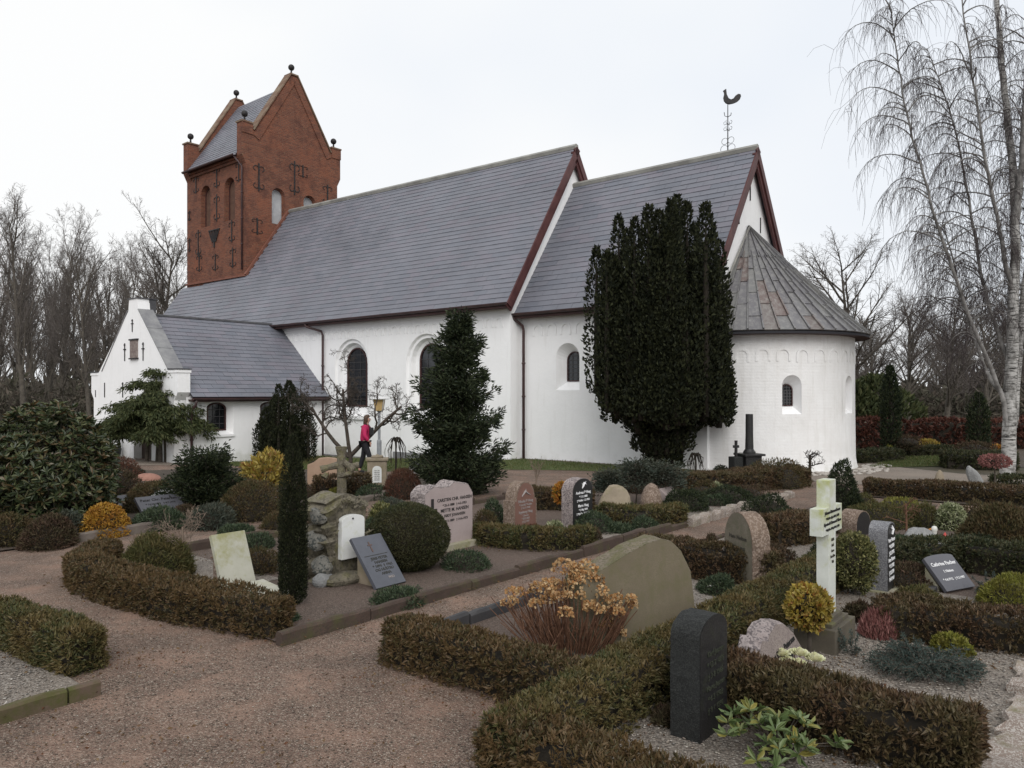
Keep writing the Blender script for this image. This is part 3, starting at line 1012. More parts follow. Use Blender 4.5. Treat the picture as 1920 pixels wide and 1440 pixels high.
for e_ in (T_E - .25, T_W + .25):
    for n_, z_ in ((T_S + .08, 16.8), (T_N - .08, 16.8), (TC, 20.22)):
        mb = MB(); mb.lathe([(.10, 0), (.06, .06), (.045, .28), (.07, .32)], (e_, n_, z_), 10); mb.ball((e_, n_, z_ + .44), .175, 14, 10)
        mb.build('ball_finial', M['iron'], tw, shade=True)
t_roof = roof('tower_roof', (T_W + .5, T_S - .32, 15.0), (T_E - .5, T_S - .32, 15.0), (T_W + .5, TC, 19.72), (T_E - .5, TC, 19.72), 26, 0.34)
MB().add([(T_W + .5, T_N + .32, 15.0), (T_E - .5, T_N + .32, 15.0), (T_E - .5, TC, 19.72), (T_W + .5, TC, 19.72)], [(0, 1, 2, 3)]).build('north_slope', M['slate'], t_roof, fixn=False)
gutter('gutter', (T_W + .3, T_S - .42, 15.02), (T_E - .4, T_S - .42, 15.02), t_roof, .09)
downpipe([(T_E - .5, T_S - .4, 14.95), (T_E - .35, T_S - .2, 14.6), (T_E - .25, T_S - .08, 14.4), (T_E - .25, T_S - .08, 8.9)])
for p, h in (((-24.75, 14.25), .95), ((-22.5, 14.3), 1.2), ((-22.5, 12.6), 1.5), ((-20.25, 14.2), 1.1), ((-24.5, 10.9), 1.5), ((-24.4, 9.75), 1.0), ((-20.95, 11.1), 1.2), ((-20.85, 9.65), 1.1), ((-22.65, 9.6), .95), ((-25.5, 12.6), .6), ((-25.5, 10.9), .8)):
    iron('scroll', (p[0], T_S, p[1]), h, 'S', 1.5 if p[0] > -25.2 else .8)
for p, h in (((2.45, 13.95), 1.5), ((4.7, 14.4), 1.9), ((5.25, 14.9), .7), ((6.95, 13.9), 1.2), ((2.35, 11.3), .9)):
    iron('scroll', (T_E, p[0], p[1]), h, 'E', 1.6)
mb = MB()       # iron fan ornament between the south openings
for k in range(-3, 4):
    mb.tube([(-22.75 + k * .06, T_S - .04, 10.75), (-22.75 + k * .13, T_S - .05, 11.12), (-22.75 + k * .17, T_S - .03, 11.38)], .03, 4)
mb.box(-23.32, -22.18, T_S - .06, T_S, 11.38, 11.44); mb.box(-22.80, -22.70, T_S - .05, T_S, 10.45, 10.8)
mb.build('fan_ornament', M['iron'], tw)

# flashing where the nave roof meets the tower
mb = MB()
zr = lambda n_: 5.45 + (n_ + .42) / (RIDGE_W[0] + .42) * (RIDGE_W[1] - 5.45)
mb.tube([(T_E + .03, T_S - .03, zr(T_S) + .08), (T_E + .03, RIDGE_W[0], zr(RIDGE_W[0]) + .10)], .11, 4)
mb.tube([(T_E + .03, T_S - .05, zr(T_S) + .06), (T_W, T_S - .05, zr(T_S) + .10)], .07, 4)
mb.build('flashing', m_simple('red_flashing', (0.15, 0.06, 0.04), (0.2, 0.085, 0.06), 3, .8), tw)
# ---- weather vane on the chancel ridge
vane = empty('weather_vane', (6.3, mid, CR_Z + .1)); vane.parent = church
mb = MB(); mb.tube([(0, 0, -.1), (0, 0, 1.62)], [.022, .014], 6)
for z_, r_ in ((.10, .13), (.36, .11)):
    for sx in (-1, 1):
        mb.tube([(sx * (r_ + r_ * math.cos(a_ * .63)), 0, z_ + r_ * math.sin(a_ * .63)) for a_ in range(11)], .008, 4)
for z_ in (.72, .92):
    for sx, sy in ((-1, 0), (1, 0), (0, 1), (0, -1)):
        mb.tube([(0, 0, z_), (sx * .13, sy * .13, z_), (sx * .15, sy * .15, z_ + .07), (sx * .10, sy * .1, z_ + .11)], .008, 4)
mb.tube([(-.13, 0, 1.35), (-.11, 0, 1.22), (0, 0, 1.16), (.11, 0, 1.2), (.12, 0, 1.28)], .012, 4)
mb.build('rod', M['iron'], vane)
cock = [(-.16, .40), (-.10, .44), (-.06, .46), (-.055, .40), (-.04, .28), (.02, .16), (.10, .12), (.18, .15), (.25, .24), (.34, .30), (.42, .29), (.44, .22), (.40, .12), (.32, .05), (.20, .0), (.05, -.03), (-.06, .0), (-.13, .08), (-.15, .18), (-.12, .30), (-.13, .36)]
ca, sa = math.cos(-CH_ROT), math.sin(-CH_ROT)
MB().prism(cock, lambda x, y, d: Vector((x * ca - d * sa, x * sa + d * ca, 1.62 + y * 1.05)), -.03, .03).build('cockerel', M['iron'], vane)
# ------------------------------------------------------------------ ground and surfaces
nrng = np.random.default_rng(11)
M['gravel'] = m_gravel('path_gravel', [(0.060, 0.042, 0.031), (0.115, 0.080, 0.059), (0.16, 0.112, 0.084), (0.195, 0.139, 0.103), (0.135, 0.088, 0.066), (0.175, 0.098, 0.076), (0.235, 0.174, 0.132), (0.36, 0.295, 0.24)], 0.014, (0.235, 0.147, 0.107), pscale=2.2, bump=0.014)  # darkest cell colour is painted shadow between the stones
M['gravel_red'] = m_gravel('red_bed_gravel', [(0.045, 0.034, 0.027), (0.085, 0.062, 0.05), (0.115, 0.082, 0.066), (0.15, 0.112, 0.09), (0.10, 0.066, 0.053), (0.21, 0.168, 0.138)], 0.013, (0.095, 0.066, 0.053), bump=0.011)
M['gravel_light'] = m_gravel('light_bed_gravel', [(0.11, 0.095, 0.08), (0.20, 0.175, 0.15), (0.29, 0.26, 0.225), (0.16, 0.125, 0.10), (0.38, 0.35, 0.31), (0.22, 0.18, 0.15), (0.08, 0.068, 0.06)], 0.020, (0.15, 0.125, 0.10), bump=0.014)
M['gravel_side'] = m_gravel('side_path_gravel', [(0.16, 0.13, 0.105), (0.20, 0.165, 0.135), (0.235, 0.195, 0.16), (0.27, 0.23, 0.19)], 0.015, (0.19, 0.155, 0.125))
M['soil'] = m_gravel('dark_soil', [(0.035, 0.026, 0.02), (0.055, 0.04, 0.03), (0.075, 0.055, 0.042), (0.095, 0.072, 0.055)], 0.014, (0.05, 0.045, 0.025))
M['litter'] = m_gravel('leaf_litter', [(0.06, 0.045, 0.028), (0.08, 0.06, 0.038), (0.055, 0.055, 0.028), (0.10, 0.075, 0.05)], 0.06, (0.055, 0.065, 0.028), pscale=0.12)
M['cobble'] = m_simple('cobble', (0.30, 0.27, 0.24), (0.46, 0.43, 0.39), 8, 0.85, 0.006, 30)
t = NT('lawn_soil')
nz = t.noise(t.pos(), 3.0, 7, 0.7)
t.color(t.ramp(nz, [(0.3, (0.055, 0.075, 0.022)), (0.6, (0.085, 0.105, 0.032)), (0.8, (0.13, 0.11, 0.055))]))
t.bump(t.noise(t.pos(), 60, 4), 0.02, 0.8)
M['grass'] = t.set(0.9)


def grid_sheet(name, xs, ys, mat, dz=0.0):
    V = [(x, y, gz(x, y) + dz) for y in ys for x in xs]
    nx = len(xs)
    Q = [(j * nx + i, j * nx + i + 1, (j + 1) * nx + i + 1, (j + 1) * nx + i) for j in range(len(ys) - 1) for i in range(nx - 1)]
    o = obj(name, mesh_np(name, V, Q, smooth_shade=True), mat)
    return tag(o, kind='structure')


far = [-900, -400, -200, -120, -80]
xs = far + list(np.linspace(-60, 60, 61)) + [-f for f in far[::-1]]
ys = [-60, -30] + list(np.linspace(-12, 70, 60)) + [90, 130, 200, 400, 900]
tag(grid_sheet('ground', xs, ys, M['litter']), 'dark brown earth and leaf litter under and beyond the churchyard')


def poly_sheet(name, pts, mat, dz, label=None, step=0.9):
    """sheet inside a world polygon, following the ground"""
    bm = bmesh.new()
    vs = [bm.verts.new((p[0], p[1], 0)) for p in pts]
    bm.faces.new(vs)
    x0, x1 = min(p[0] for p in pts), max(p[0] for p in pts)
    y0, y1 = min(p[1] for p in pts), max(p[1] for p in pts)
    for ax, a, b in ((0, x0, x1), (1, y0, y1)):
        k = a + step
        while k < b:
            no = (1, 0, 0) if ax == 0 else (0, 1, 0); co = (k, 0, 0) if ax == 0 else (0, k, 0)
            bmesh.ops.bisect_plane(bm, geom=bm.verts[:] + bm.edges[:] + bm.faces[:], plane_co=co, plane_no=no)
            k += step
    for v in bm.verts: v.co.z = gz(v.co.x, v.co.y) + dz
    bmesh.ops.recalc_face_normals(bm, faces=bm.faces)
    me = bpy.data.meshes.new(name); bm.to_mesh(me); bm.free()
    return tag(obj(name, me, mat), label, kind='structure')


CP = lambda l: [from_church(e, n) for e, n in l]
poly_sheet('gravel_path', CP([(-12, -34), (30, -34), (30, 1.5), (18, 3.5), (11.6, 3.2), (9, -2.0), (7.0, 0.75), (-10.4, 0.1), (-24, -0.5), (-24, -34)]), M['gravel'], 0.005, 'brownish pink gravel paths of the churchyard')
poly_sheet('side_path', CP([(7.0, 0.7), (10.4, -0.3), (30, 1.4), (30, 5.0), (13.0, 4.4), (11.2, 5.4), (10.5, 8.5), (7.2, 8.5)]), M['gravel_side'], 0.012, 'greyish brown path curving round the apse')
poly_sheet('grass_strip', CP([(-10.45, -5.7), (-5, -5.9), (-0.5, -5.6), (2.0, -3.2), (4.0, -1.9), (7.0, -0.9), (7.0, 0.3), (0.02, 0.28), (-0.02, -0.32), (-10.45, -0.32)]), M['grass'], 0.014, 'green grass strip along the foot of the white church wall')
poly_sheet('drip_strip', CP([(-10.45, -0.32), (-0.02, -0.32), (0.02, 0.28), (7.0, 0.3), (7.0, 0.62), (0.0, 0.62), (0.0, 0.02), (-10.45, 0.02)]), M['gravel_light'], 0.018, 'pale pebble strip against the church wall')
poly_sheet('lawn', [tuple(G(*p)[:2]) for p in ((1625, 878), (1770, 875), (1800, 857), (1690, 857))], M['grass'], 0.02, 'small bright lawn between low hedges beyond the apse')
poly_sheet('porch_forecourt', CP([(-18, -9.5), (-9.6, -9.5), (-9.6, -6.8), (-18, -6.8)]), M['gravel_side'], 0.012, 'gravel forecourt in front of the porch door')
# grave beds
bed = lambda name, e0, e1, n0, n1, mat, dz, label: poly_sheet(name, CP([(e0, n0), (e1, n0), (e1, n1), (e0, n1)]), mat, dz, label, 1.2)
bed('grave_bed', 6.50, 10.94, -16.6, -3.6, M['gravel_red'], 0.03, 'dark red gravel bed of the row with the tilted slabs')
bed('light_bed', 9.2, 10.94, -11.1, -6.3, M['gravel_light'], 0.036, 'pale pebble bed in front of the black headstone')
bed('light_bed', 6.55, 8.9, -16.6, -15.2, M['gravel_light'], 0.036, 'pale pebble bed beside the lichen covered slab')
bed('back_bed', -6.5, 4.30, -17.6, -6.2, M['soil'], 0.03, 'dark soil bed of the back row with clipped shrubs')
bed('back_bed', -16.0, -6.5, -17.6, -9.6, M['soil'], 0.03, 'dark soil bed before the porch')
bed('grave_bed', 11.95, 13.85, -16.2, -3.0, M['gravel_red'], 0.03, 'gravel bed around the big mossy headstone')
bed('light_bed', 11.98, 13.8, -13.9, -8.0, M['gravel_light'], 0.036, 'pale gravel bed before the domed headstone')
bed('light_bed', 13.95, 19.5, -17.5, -10.8, M['gravel_light'], 0.03, 'pale pebble bed around the white marble cross')
bed('grave_bed', 13.95, 21.0, -10.8, -4.8, M['gravel_red'], 0.03, 'brown gravel bed behind the white cross')
bed('light_bed', 6.5, 10.82, -21.5, -18.16, M['gravel_light'], 0.03, 'pale pebble bed at the lower left corner')
bed('grave_bed', 12.2, 22, -2.6, 0.1, M['soil'], 0.03, 'soil bed behind the long brown hedge')
bed('border_bed', 9.0, 20, 7.6, 17, M['soil'], 0.015, 'planted border before the red beech hedge')

# loose pebbles in the nearest beds and on the path: real stones
def pebbles(name, mat, rects, count, r0, r1, label, seed):
    r = np.random.default_rng(seed)
    ico = [(0, 0, 1), (.894, 0, .447), (.276, .851, .447), (-.724, .526, .447), (-.724, -.526, .447), (.276, -.851, .447), (0, 0, -.4)]
    fac = [(0, 1, 2), (0, 2, 3), (0, 3, 4), (0, 4, 5), (0, 5, 1), (6, 2, 1), (6, 3, 2), (6, 4, 3), (6, 5, 4), (6, 1, 5)]
    ico = np.array(ico); fac = np.array(fac)
    w = np.array([abs((b[1] - b[0]) * (b[3] - b[2])) for b in rects]); w = w / w.sum()
    k = r.choice(len(rects), count, p=w)
    R = np.array(rects)[k]
    e = R[:, 0] + (R[:, 1] - R[:, 0]) * r.random(count); n = R[:, 2] + (R[:, 3] - R[:, 2]) * r.random(count)
    x = OX + e * EX + n * NX; y = OY + e * EY + n * NY
    s = r0 + (r1 - r0) * r.random(count) ** 2
    a = r.random(count) * 6.28
    sc = np.stack([s * (0.8 + .5 * r.random(count)), s * (0.7 + .3 * r.random(count)), s * (.45 + .3 * r.random(count))], 1)
    loc = ico[None] * sc[:, None]
    loc = loc * (1 + .25 * (r.random((count, 7, 1)) - .5))
    X = loc[..., 0] * np.cos(a)[:, None] - loc[..., 1] * np.sin(a)[:, None] + x[:, None]
    Y = loc[..., 0] * np.sin(a)[:, None] + loc[..., 1] * np.cos(a)[:, None] + y[:, None]
    Z = loc[..., 2] + R[:, 4][:, None] + s[:, None] * .1
    V = np.stack([X, Y, Z], -1).reshape(-1, 3)
    T = (fac[None] + (np.arange(count) * 7)[:, None, None]).reshape(-1, 3)
    return tag(obj(name, mesh_np(name, V, None, T, True), mat), label, 'gravel', kind='stuff')


def m_pebble(name, cols):
    t = NT(name)
    ge = t.new('ShaderNodeNewGeometry'); n = len(cols)
    t.color(t.ramp(ge.outputs['Random Per Island'], [((i + .5) / n, c) for i, c in enumerate(cols)]))
    return t.set(0.8)


M['peb_light'] = m_pebble('pale_pebble', [(0.12, 0.105, 0.09), (0.24, 0.21, 0.18), (0.34, 0.31, 0.27), (0.18, 0.14, 0.115), (0.44, 0.41, 0.37), (0.26, 0.22, 0.18), (0.16, 0.15, 0.14)])
M['peb_red'] = m_pebble('path_pebble', [(0.06, 0.048, 0.038), (0.12, 0.096, 0.074), (0.17, 0.135, 0.105), (0.15, 0.10, 0.08), (0.24, 0.20, 0.16), (0.11, 0.09, 0.07), (0.36, 0.32, 0.27)])
pebbles('pebbles', M['peb_light'], [(13.98, 16.9, -17.3, -12.4, .032), (8.3, 10.8, -19.2, -18.25, .032)], 10000, .007, .016, 'loose pale pebbles in the nearest grave beds', 3)
pebbles('pebbles', M['peb_red'], [(10.6, 14.2, -19.9, -16.6, .006), (11.02, 11.85, -16.6, -12.0, .006), (7.5, 11.2, -18.3, -17.1, .006)], 10000, .005, .011, 'loose brown gravel stones on the nearest path', 4)

# cobbles at the apse corner and along the wall foot
cb_ = empty('cobble_edging', (*from_church(9.9, 1.2), 0), CH_ROT, 'rounded pale cobbles set round the foot of the apse', 'cobbles')
cob_me = None
r = random.Random(5)
for k in range(150):
    th = -1.25 + r.random() * 1.7
    rr = 3.36 + r.random() * 0.75 * (0.35 + max(0, math.cos(th)) * .8)
    if cob_me is None:
        mb = MB(); mb.lathe([(.02, -.03), (.085, -.01), (.10, .015), (.07, .05), (.01, .062)], (0, 0, 0), 7)
        o = mb.build('cobble', M['cobble'], None, shade=True); cob_me = o.data; bpy.data.objects.remove(o)
    o = obj('cobble', cob_me, None, cb_)
    o.location = (7.1 + rr * math.cos(th) - 9.9, 3.9 + rr * math.sin(th) - 1.2, .015)
    s_ = .5 + r.random() * .6
    o.scale = (s_ * 1.2, s_, .7); o.rotation_euler = (0, 0, r.random() * 6)

# ------------------------------------------------------------------ kerbs (each stone its own piece)
M['kerb_red'] = m_stone('red_kerb', (0.048, 0.032, 0.026), (0.092, 0.062, 0.049), (0.06, 0.045, 0.036), (0.07, 0.068, 0.028), 0.40, 0.95, 90, 0.012, bscale=26)
M['kerb_grey'] = m_stone('grey_kerb', (0.10, 0.08, 0.07), (0.17, 0.145, 0.125), None, (0.08, 0.08, 0.035), 0.36, 0.9)
M['kerb_dark'] = m_stone('dark_kerb', (0.03, 0.03, 0.033), (0.06, 0.058, 0.06), None, None, 0.4, 0.7)
M['kerb_rough'] = m_stone('split_granite', (0.16, 0.12, 0.10), (0.30, 0.25, 0.21), (0.36, 0.33, 0.30), (0.12, 0.11, 0.05), 0.36, 0.9)
M['kerb_moss'] = m_stone('mossy_kerb', (0.09, 0.06, 0.045), (0.13, 0.09, 0.07), None, (0.07, 0.07, 0.022), 0.50, 0.95)


def kerb(e0, n0, e1, n1, mat, label, length=0.8, h=0.12, th=0.08, wob=0.012, rough=False, seed=1, cap=None):
    r = random.Random(seed)
    x0, y0 = from_church(e0, n0); x1, y1 = from_church(e1, n1)
    L = math.hypot(x1 - x0, y1 - y0); ang = math.atan2(y1 - y0, x1 - x0)
    ro = empty('kerb', (x0, y0, gz(x0, y0)), ang, label, 'kerb', 'stone kerbs edging the grave beds')
    s = 0.0
    while s < L - 0.05:
        ln = min(L - s, length * r.uniform(.75, 1.25))
        mb = MB()
        n = max(2, int(ln / 0.14)) if not rough else max(2, int(ln / .10))
        jit = wob * (2.2 if rough else 1)
        secs = []
        hh = h * r.uniform(.93, 1.07)
        for i in range(n + 1):
            x = s + 0.006 + (ln - 0.012) * i / n
            a, b, c = (r.uniform(-jit, jit) for _ in range(3))
            secs.append([(x, -th / 2 + a * .6, -.06), (x, -th / 2 + a, hh * .82), (x, -th / 2 + .018 + a, hh + b * .7), (x, th / 2 - .018 + c, hh + b * .7), (x, th / 2 + c, hh * .82), (x, th / 2 + c * .6, -.06)])
        for A, B in zip(secs[:-1], secs[1:]): mb.loft(A, B)
        mb.add(secs[0], [tuple(range(6))]); mb.add(secs[-1], [tuple(range(6))])
        o = mb.build('kerb_stone', mat, ro)
        o.rotation_euler = (r.uniform(-.03, .03), r.uniform(-.008, .008), 0)
        s += ln + r.uniform(0, .006)
    return ro


kerb(10.98, -16.62, 10.98, -8.6, M['kerb_red'], 'long dark red stone kerb beside the path, below the tilted slabs', .85, .13, seed=2)
kerb(11.02, -8.55, 11.05, -3.6, M['kerb_rough'], 'rough split granite kerb leading back to the apse', .42, .15, .16, .02, True, 3)
kerb(4.35, -16.1, 4.35, -7.4, M['kerb_grey'], 'pale topped kerb before the yellow mound shrub', 1.0, .16, seed=4)
kerb(6.47, -16.3, 6.47, -7.0, M['kerb_red'], 'dark red kerb behind the lichen covered slab', .9, .15, seed=5)
kerb(11.90, -15.95, 11.90, -12.4, M['kerb_dark'], 'dark stone kerb behind the dried hydrangea', .75, .14, seed=6)
kerb(11.93, -12.3, 11.93, -8.0, M['kerb_red'], 'red kerb at the back of the brown clipped hedge', .8, .10, seed=7)
kerb(10.88, -21.0, 10.88, -18.12, M['kerb_moss'], 'mossy kerb in the lower left corner', .9, .11, seed=8)
kerb(16.42, -16.6, 16.36, -13.0, M['kerb_rough'], 'reddish stone kerb at the lower right edge of the picture', .35, .08, .2, .02, True, 9)

# ------------------------------------------------------------------ foliage tools
def lumps(P, freq, seed, oct=2):
    r = np.random.default_rng(seed)
    out = np.zeros(len(P))
    for o in range(oct):
        f = freq * 2 ** o
        for _ in range(4):
            d = r.normal(size=3); d /= np.linalg.norm(d)
            out += np.sin(P @ d * f + r.random() * 6.28) / (2 ** o)
    return out / (4 * (2 - 0.5 ** (oct - 1)))


def unit(A):
    return A / np.maximum(1e-9, np.linalg.norm(A, axis=1, keepdims=True))


def leaf_arrays(P, A, L, W, r, bend=0.15, shape='diamond'):
    n = len(P)
    A = unit(A)
    S = unit(np.cross(A, r.normal(size=(n, 3))))
    Nn = np.cross(A, S)
    L = (np.ones(n) * L)[:, None]; W = (np.ones(n) * W)[:, None]
    if shape == 'diamond':
        v = [P, P + A * L * .45 + S * W * .5 + Nn * L * bend, P + A * L, P + A * L * .45 - S * W * .5 + Nn * L * bend]
        V = np.stack(v, 1).reshape(-1, 3)
        Q = np.arange(4 * n).reshape(-1, 4)
    else:                       # broad leaf, folded on its midrib
        v = [P, P + A * L * .35 + S * W * .5 + Nn * L * bend, P + A * L * .75 + S * W * .38 + Nn * L * bend, P + A * L - Nn * L * bend * .8,
             P + A * L * .75 - S * W * .38 + Nn * L * bend, P + A * L * .35 - S * W * .5 + Nn * L * bend]
        V = np.stack(v, 1).reshape(-1, 3)
        i = np.arange(n)[:, None] * 6
        Q = np.concatenate([i + np.array([[0, 1, 2, 3]]), i + np.array([[0, 3, 4, 5]])], 0)
    return V, Q


def leaf_mesh(name, P, A, L, W, r, mat, parent, bend=0.15, shape='diamond'):
    V, Q = leaf_arrays(np.asarray(P), np.asarray(A), L, W, r, bend, shape)
    return obj(name, mesh_np(name, V, Q), mat, parent)


def ellipsoid_core(mb_name, c, R, mat, parent, seed, amp=0.12, n=14, m=9, flat=None):
    r = np.random.default_rng(seed)
    V = []
    for i in range(m + 1):
        ph = math.pi * i / m
        for k in range(n):
            a = 2 * math.pi * k / n
            V.append((math.sin(ph) * math.cos(a), math.sin(ph) * math.sin(a), -math.cos(ph)))
    V = np.array(V)
    V = V * (1 + amp * lumps(V, 3.0, seed)[:, None])
    V = V * np.array(R) + np.array(c)
    if flat is not None: V[:, 2] = np.maximum(V[:, 2], flat)
    Q = [(i * n + k, i * n + (k + 1) % n, (i + 1) * n + (k + 1) % n, (i + 1) * n + k) for i in range(m) for k in range(n)]
    return obj(mb_name, mesh_np(mb_name, V, Q, smooth_shade=True), mat, parent)


M['twig'] = m_simple('twigs', (0.016, 0.013, 0.009), (0.028, 0.022, 0.015), 12, 0.9)
M['bark'] = m_simple('bark', (0.045, 0.038, 0.03), (0.09, 0.075, 0.06), 14, 0.95, 0.01, 50)
HB = [(0.042, 0.034, 0.016), (0.080, 0.052, 0.025), (0.105, 0.065, 0.031), (0.052, 0.050, 0.02), (0.145, 0.092, 0.047), (0.072, 0.065, 0.026)]
M['hedge_mix'] = m_leaf('hedge_leaf', HB, patch=(0.14, 0.085, 0.036), pscale=4)
M['hedge_brown'] = m_leaf('brown_hedge_leaf', [(0.040, 0.024, 0.014), (0.075, 0.042, 0.023), (0.11, 0.064, 0.035), (0.058, 0.044, 0.02), (0.15, 0.095, 0.054)], patch=(0.08, 0.075, 0.03), pscale=3)
M['hedge_green'] = m_leaf('green_hedge_leaf', [(0.04, 0.046, 0.018), (0.07, 0.078, 0.028), (0.10, 0.095, 0.034), (0.14, 0.105, 0.046), (0.065, 0.075, 0.03)], patch=(0.15, 0.095, 0.038), pscale=3)
M['hedge_dark'] = m_leaf('dark_hedge_leaf', [(0.022, 0.03, 0.014), (0.04, 0.052, 0.022), (0.06, 0.07, 0.028), (0.08, 0.07, 0.032)], patch=(0.055, 0.05, 0.026))


def hedge(pts, w, h, mat, label, density=3500, L=0.045, W=0.016, seed=1, name='low_hedge', wob=0.055, group=None, core=True, taper=0.9):
    """clipped hedge along a line of world points"""
    r = np.random.default_rng(seed)
    pts = [np.array(p[:2], float) for p in pts]
    seg = [np.linalg.norm(b - a) for a, b in zip(pts[:-1], pts[1:])]
    tot = sum(seg)
    per = 2 * h + w
    n = int(density * (tot * per + 2 * w * h))
    x0, y0 = pts[0]
    ro = empty(name, (x0, y0, gz(x0, y0)), 0, label, 'hedge', group)
    cum = np.concatenate([[0], np.cumsum(seg)])

    def frame(s):
        k = np.clip(np.searchsorted(cum, s, 'right') - 1, 0, len(seg) - 1)
        P0 = np.array(pts)[k]; P1 = np.array(pts)[k + 1]
        d = (P1 - P0) / np.array(seg)[k][:, None]
        return P0 + d * (s - cum[k])[:, None], d

    nc = int(n * (2 * w * h) / (tot * per + 2 * w * h) * 1.1)
    s = r.random(n) * tot
    q = r.random(n) * per
    cap = np.zeros(n)
    cap[:nc] = np.where(r.random(nc) < .5, -1, 1)
    s[:nc] = np.where(cap[:nc] < 0, 0, tot)
    # cross-section
    y = np.where(q < h, -w / 2, np.where(q < h + w, q - h - w / 2, w / 2))
    z = np.where(q < h, q, np.where(q < h + w, h, per - q))
    ny = np.where(q < h, -1.0, np.where(q < h + w, 0.0, 1.0)); nz = np.where((q >= h) & (q < h + w), 1.0, 0.12)
    y[:nc] = (r.random(nc) - .5) * w; z[:nc] = r.random(nc) * h
    # round the shoulders and lean the sides in
    edge = np.clip((np.abs(y) - w * .28) / (w * .22), 0, 1)
    z = z - np.where(z > h * .75, edge ** 2 * h * .10, 0)
    y = y * (1 - (1 - taper) * z / h)
    base, d = frame(s)
    side = np.stack([-d[:, 1], d[:, 0]], 1)
    capn = cap[:, None]
    # round plan corners at the ends
    endd = np.minimum(s, tot - s)
    y = y * (1 - .22 * np.exp(-(endd / (w * .28)) ** 2))
    P = np.concatenate([base + side * y[:, None], z[:, None]], 1)
    Nm = np.concatenate([side * ny[:, None], nz[:, None]], 1)
    Nm[:nc] = np.concatenate([d[:nc] * capn[:nc], np.full((nc, 1), .15)], 1)
    P[:, 2] *= 1 + .14 * lumps(P * np.array([1, 1, 0]), 2.6, seed + 31, 2)
    lm = lumps(P, 9.0, seed + 5)
    P = P + Nm * (lm * wob)[:, None] + Nm * (lumps(P, 34.0, seed + 9) * wob * .35)[:, None] - Nm * (r.random(n) ** 2 * .035)[:, None]
    P[:, 2] = np.maximum(P[:, 2], 0.005)
    thin = lumps(P, 5.0, seed + 21, 3)                     # bare patches where the twigs show
    keep = r.random(n) > np.clip((thin - .22) * 2.0, 0, .30)
    P, Nm = P[keep] - np.array([x0, y0, 0]), Nm[keep]
    # fronds: short fans of leaves on a common twig
    sel = r.permutation(len(P))[:max(1, int(len(P) / 4.4))]
    P, Nm = P[sel], Nm[sel]
    m_ = len(P)
    A0 = unit(unit(Nm) * .8 + r.normal(size=(m_, 3)) * .6 + np.array([0, 0, .45]))
    S0 = unit(np.cross(A0, r.normal(size=(m_, 3))))
    PP, AA, LL = [], [], []
    for f_, s_, q_ in ((0, 0, 1.6), (.15, .8, 1.05), (.3, -.8, 1.05), (.6, .6, .9), (.75, -.6, .85)):
        PP.append(P + A0 * (L * 1.1 * f_)); AA.append(A0 + S0 * s_ + r.normal(size=(m_, 3)) * .22); LL.append(L * q_ * (.5 + 1.0 * r.random(m_)))
    PP, AA, LL = np.concatenate(PP), np.concatenate(AA), np.concatenate(LL)
    leaf_mesh('foliage', PP, AA, LL, W * (.7 + .8 * r.random(len(PP))), r, mat, ro)
    if core:
        mb = MB()
        m = max(3, int(tot / .25))
        secs = []
        for i in range(m + 1):
            si = np.array([min(max(tot * i / m, .035), tot - .035)])
            b, dd = frame(si)
            sd = np.array([-dd[0][1], dd[0][0]])
            hw, hh = w / 2 - .075, h - .075
            sec = []
            for yy, zz in ((-hw, 0), (-hw * taper, hh * .85), (-hw * .7, hh), (hw * .7, hh), (hw * taper, hh * .85), (hw, 0)):
                p = b[0] + sd * yy - np.array([x0, y0]); sec.append((p[0], p[1], zz))
            secs.append(sec)
        for A_, B_ in zip(secs[:-1], secs[1:]): mb.loft(A_, B_)
        mb.add(secs[0], [tuple(range(6))]); mb.add(secs[-1], [tuple(range(6))])
        mb.build('twig_core', M['twig'], ro)  # inner twigs as one solid, its dark colour also standing for shaded leaf gaps
    return ro


C = lambda e, n: from_church(e, n)
gp_ = lambda u, v: tuple(G(u, v)[:2])
HG = 'low clipped hedges around the graves'
hedge([C(8.7, -18.1), C(9.9, -18.02), C(10.34, -18.0)], .40, .34, M['hedge_green'], 'clipped green brown hedge at the left edge above pale pebbles', 6500, .038, .013, 1, group=HG)
hedge([C(6.35, -16.15), C(7.0, -16.75), C(7.9, -16.86), C(9.2, -16.76), C(10.75, -16.42)], .42, .36, M['hedge_mix'], 'long low hedge curving round the bed with the lichen covered slab', 6000, .036, .013, 2, group=HG)
hedge([C(12.02, -16.16), C(13.95, -16.14)], .34, .37, M['hedge_mix'], 'clipped hedge before the dried hydrangea', 6500, .036, .013, 3, group=HG)
hedge([C(14.14, -17.2), C(14.12, -10.6)], .44, .37, M['hedge_green'], 'hedge running back past the black headstone to the white cross', 5200, .036, .013, 4, group=HG)
hedge([C(14.0, -17.1), C(15.6, -17.08)], .40, .35, M['hedge_mix'], 'clipped hedge at the bottom edge below the black headstone', 6500, .036, .013, 5, group=HG)
hedge([C(14.4, -15.36), C(15.6, -15.40), C(16.27, -15.38)], .48, .39, M['hedge_brown'], 'broad rust brown hedge in the lower right corner', 8500, .040, .014, 6, group=HG)
hedge([C(12.0, -11.9), C(13.75, -11.75)], .40, .44, M['hedge_brown'], 'dark brown hedge behind the big mossy headstone', 5000, .04, .014, 7, group=HG)
hedge([gp_(1625, 928), gp_(1780, 938), gp_(1960, 950)], .75, .34, M['hedge_brown'], 'long dark brown hedge in front of the side path', 3200, .05, .02, 8, group=HG)
hedge([gp_(1660, 1085), gp_(1780, 1068), gp_(1960, 1092)], .45, .40, M['hedge_dark'], 'dark hedge behind the grey tilted slab', 4200, .045, .016, 9, group=HG)
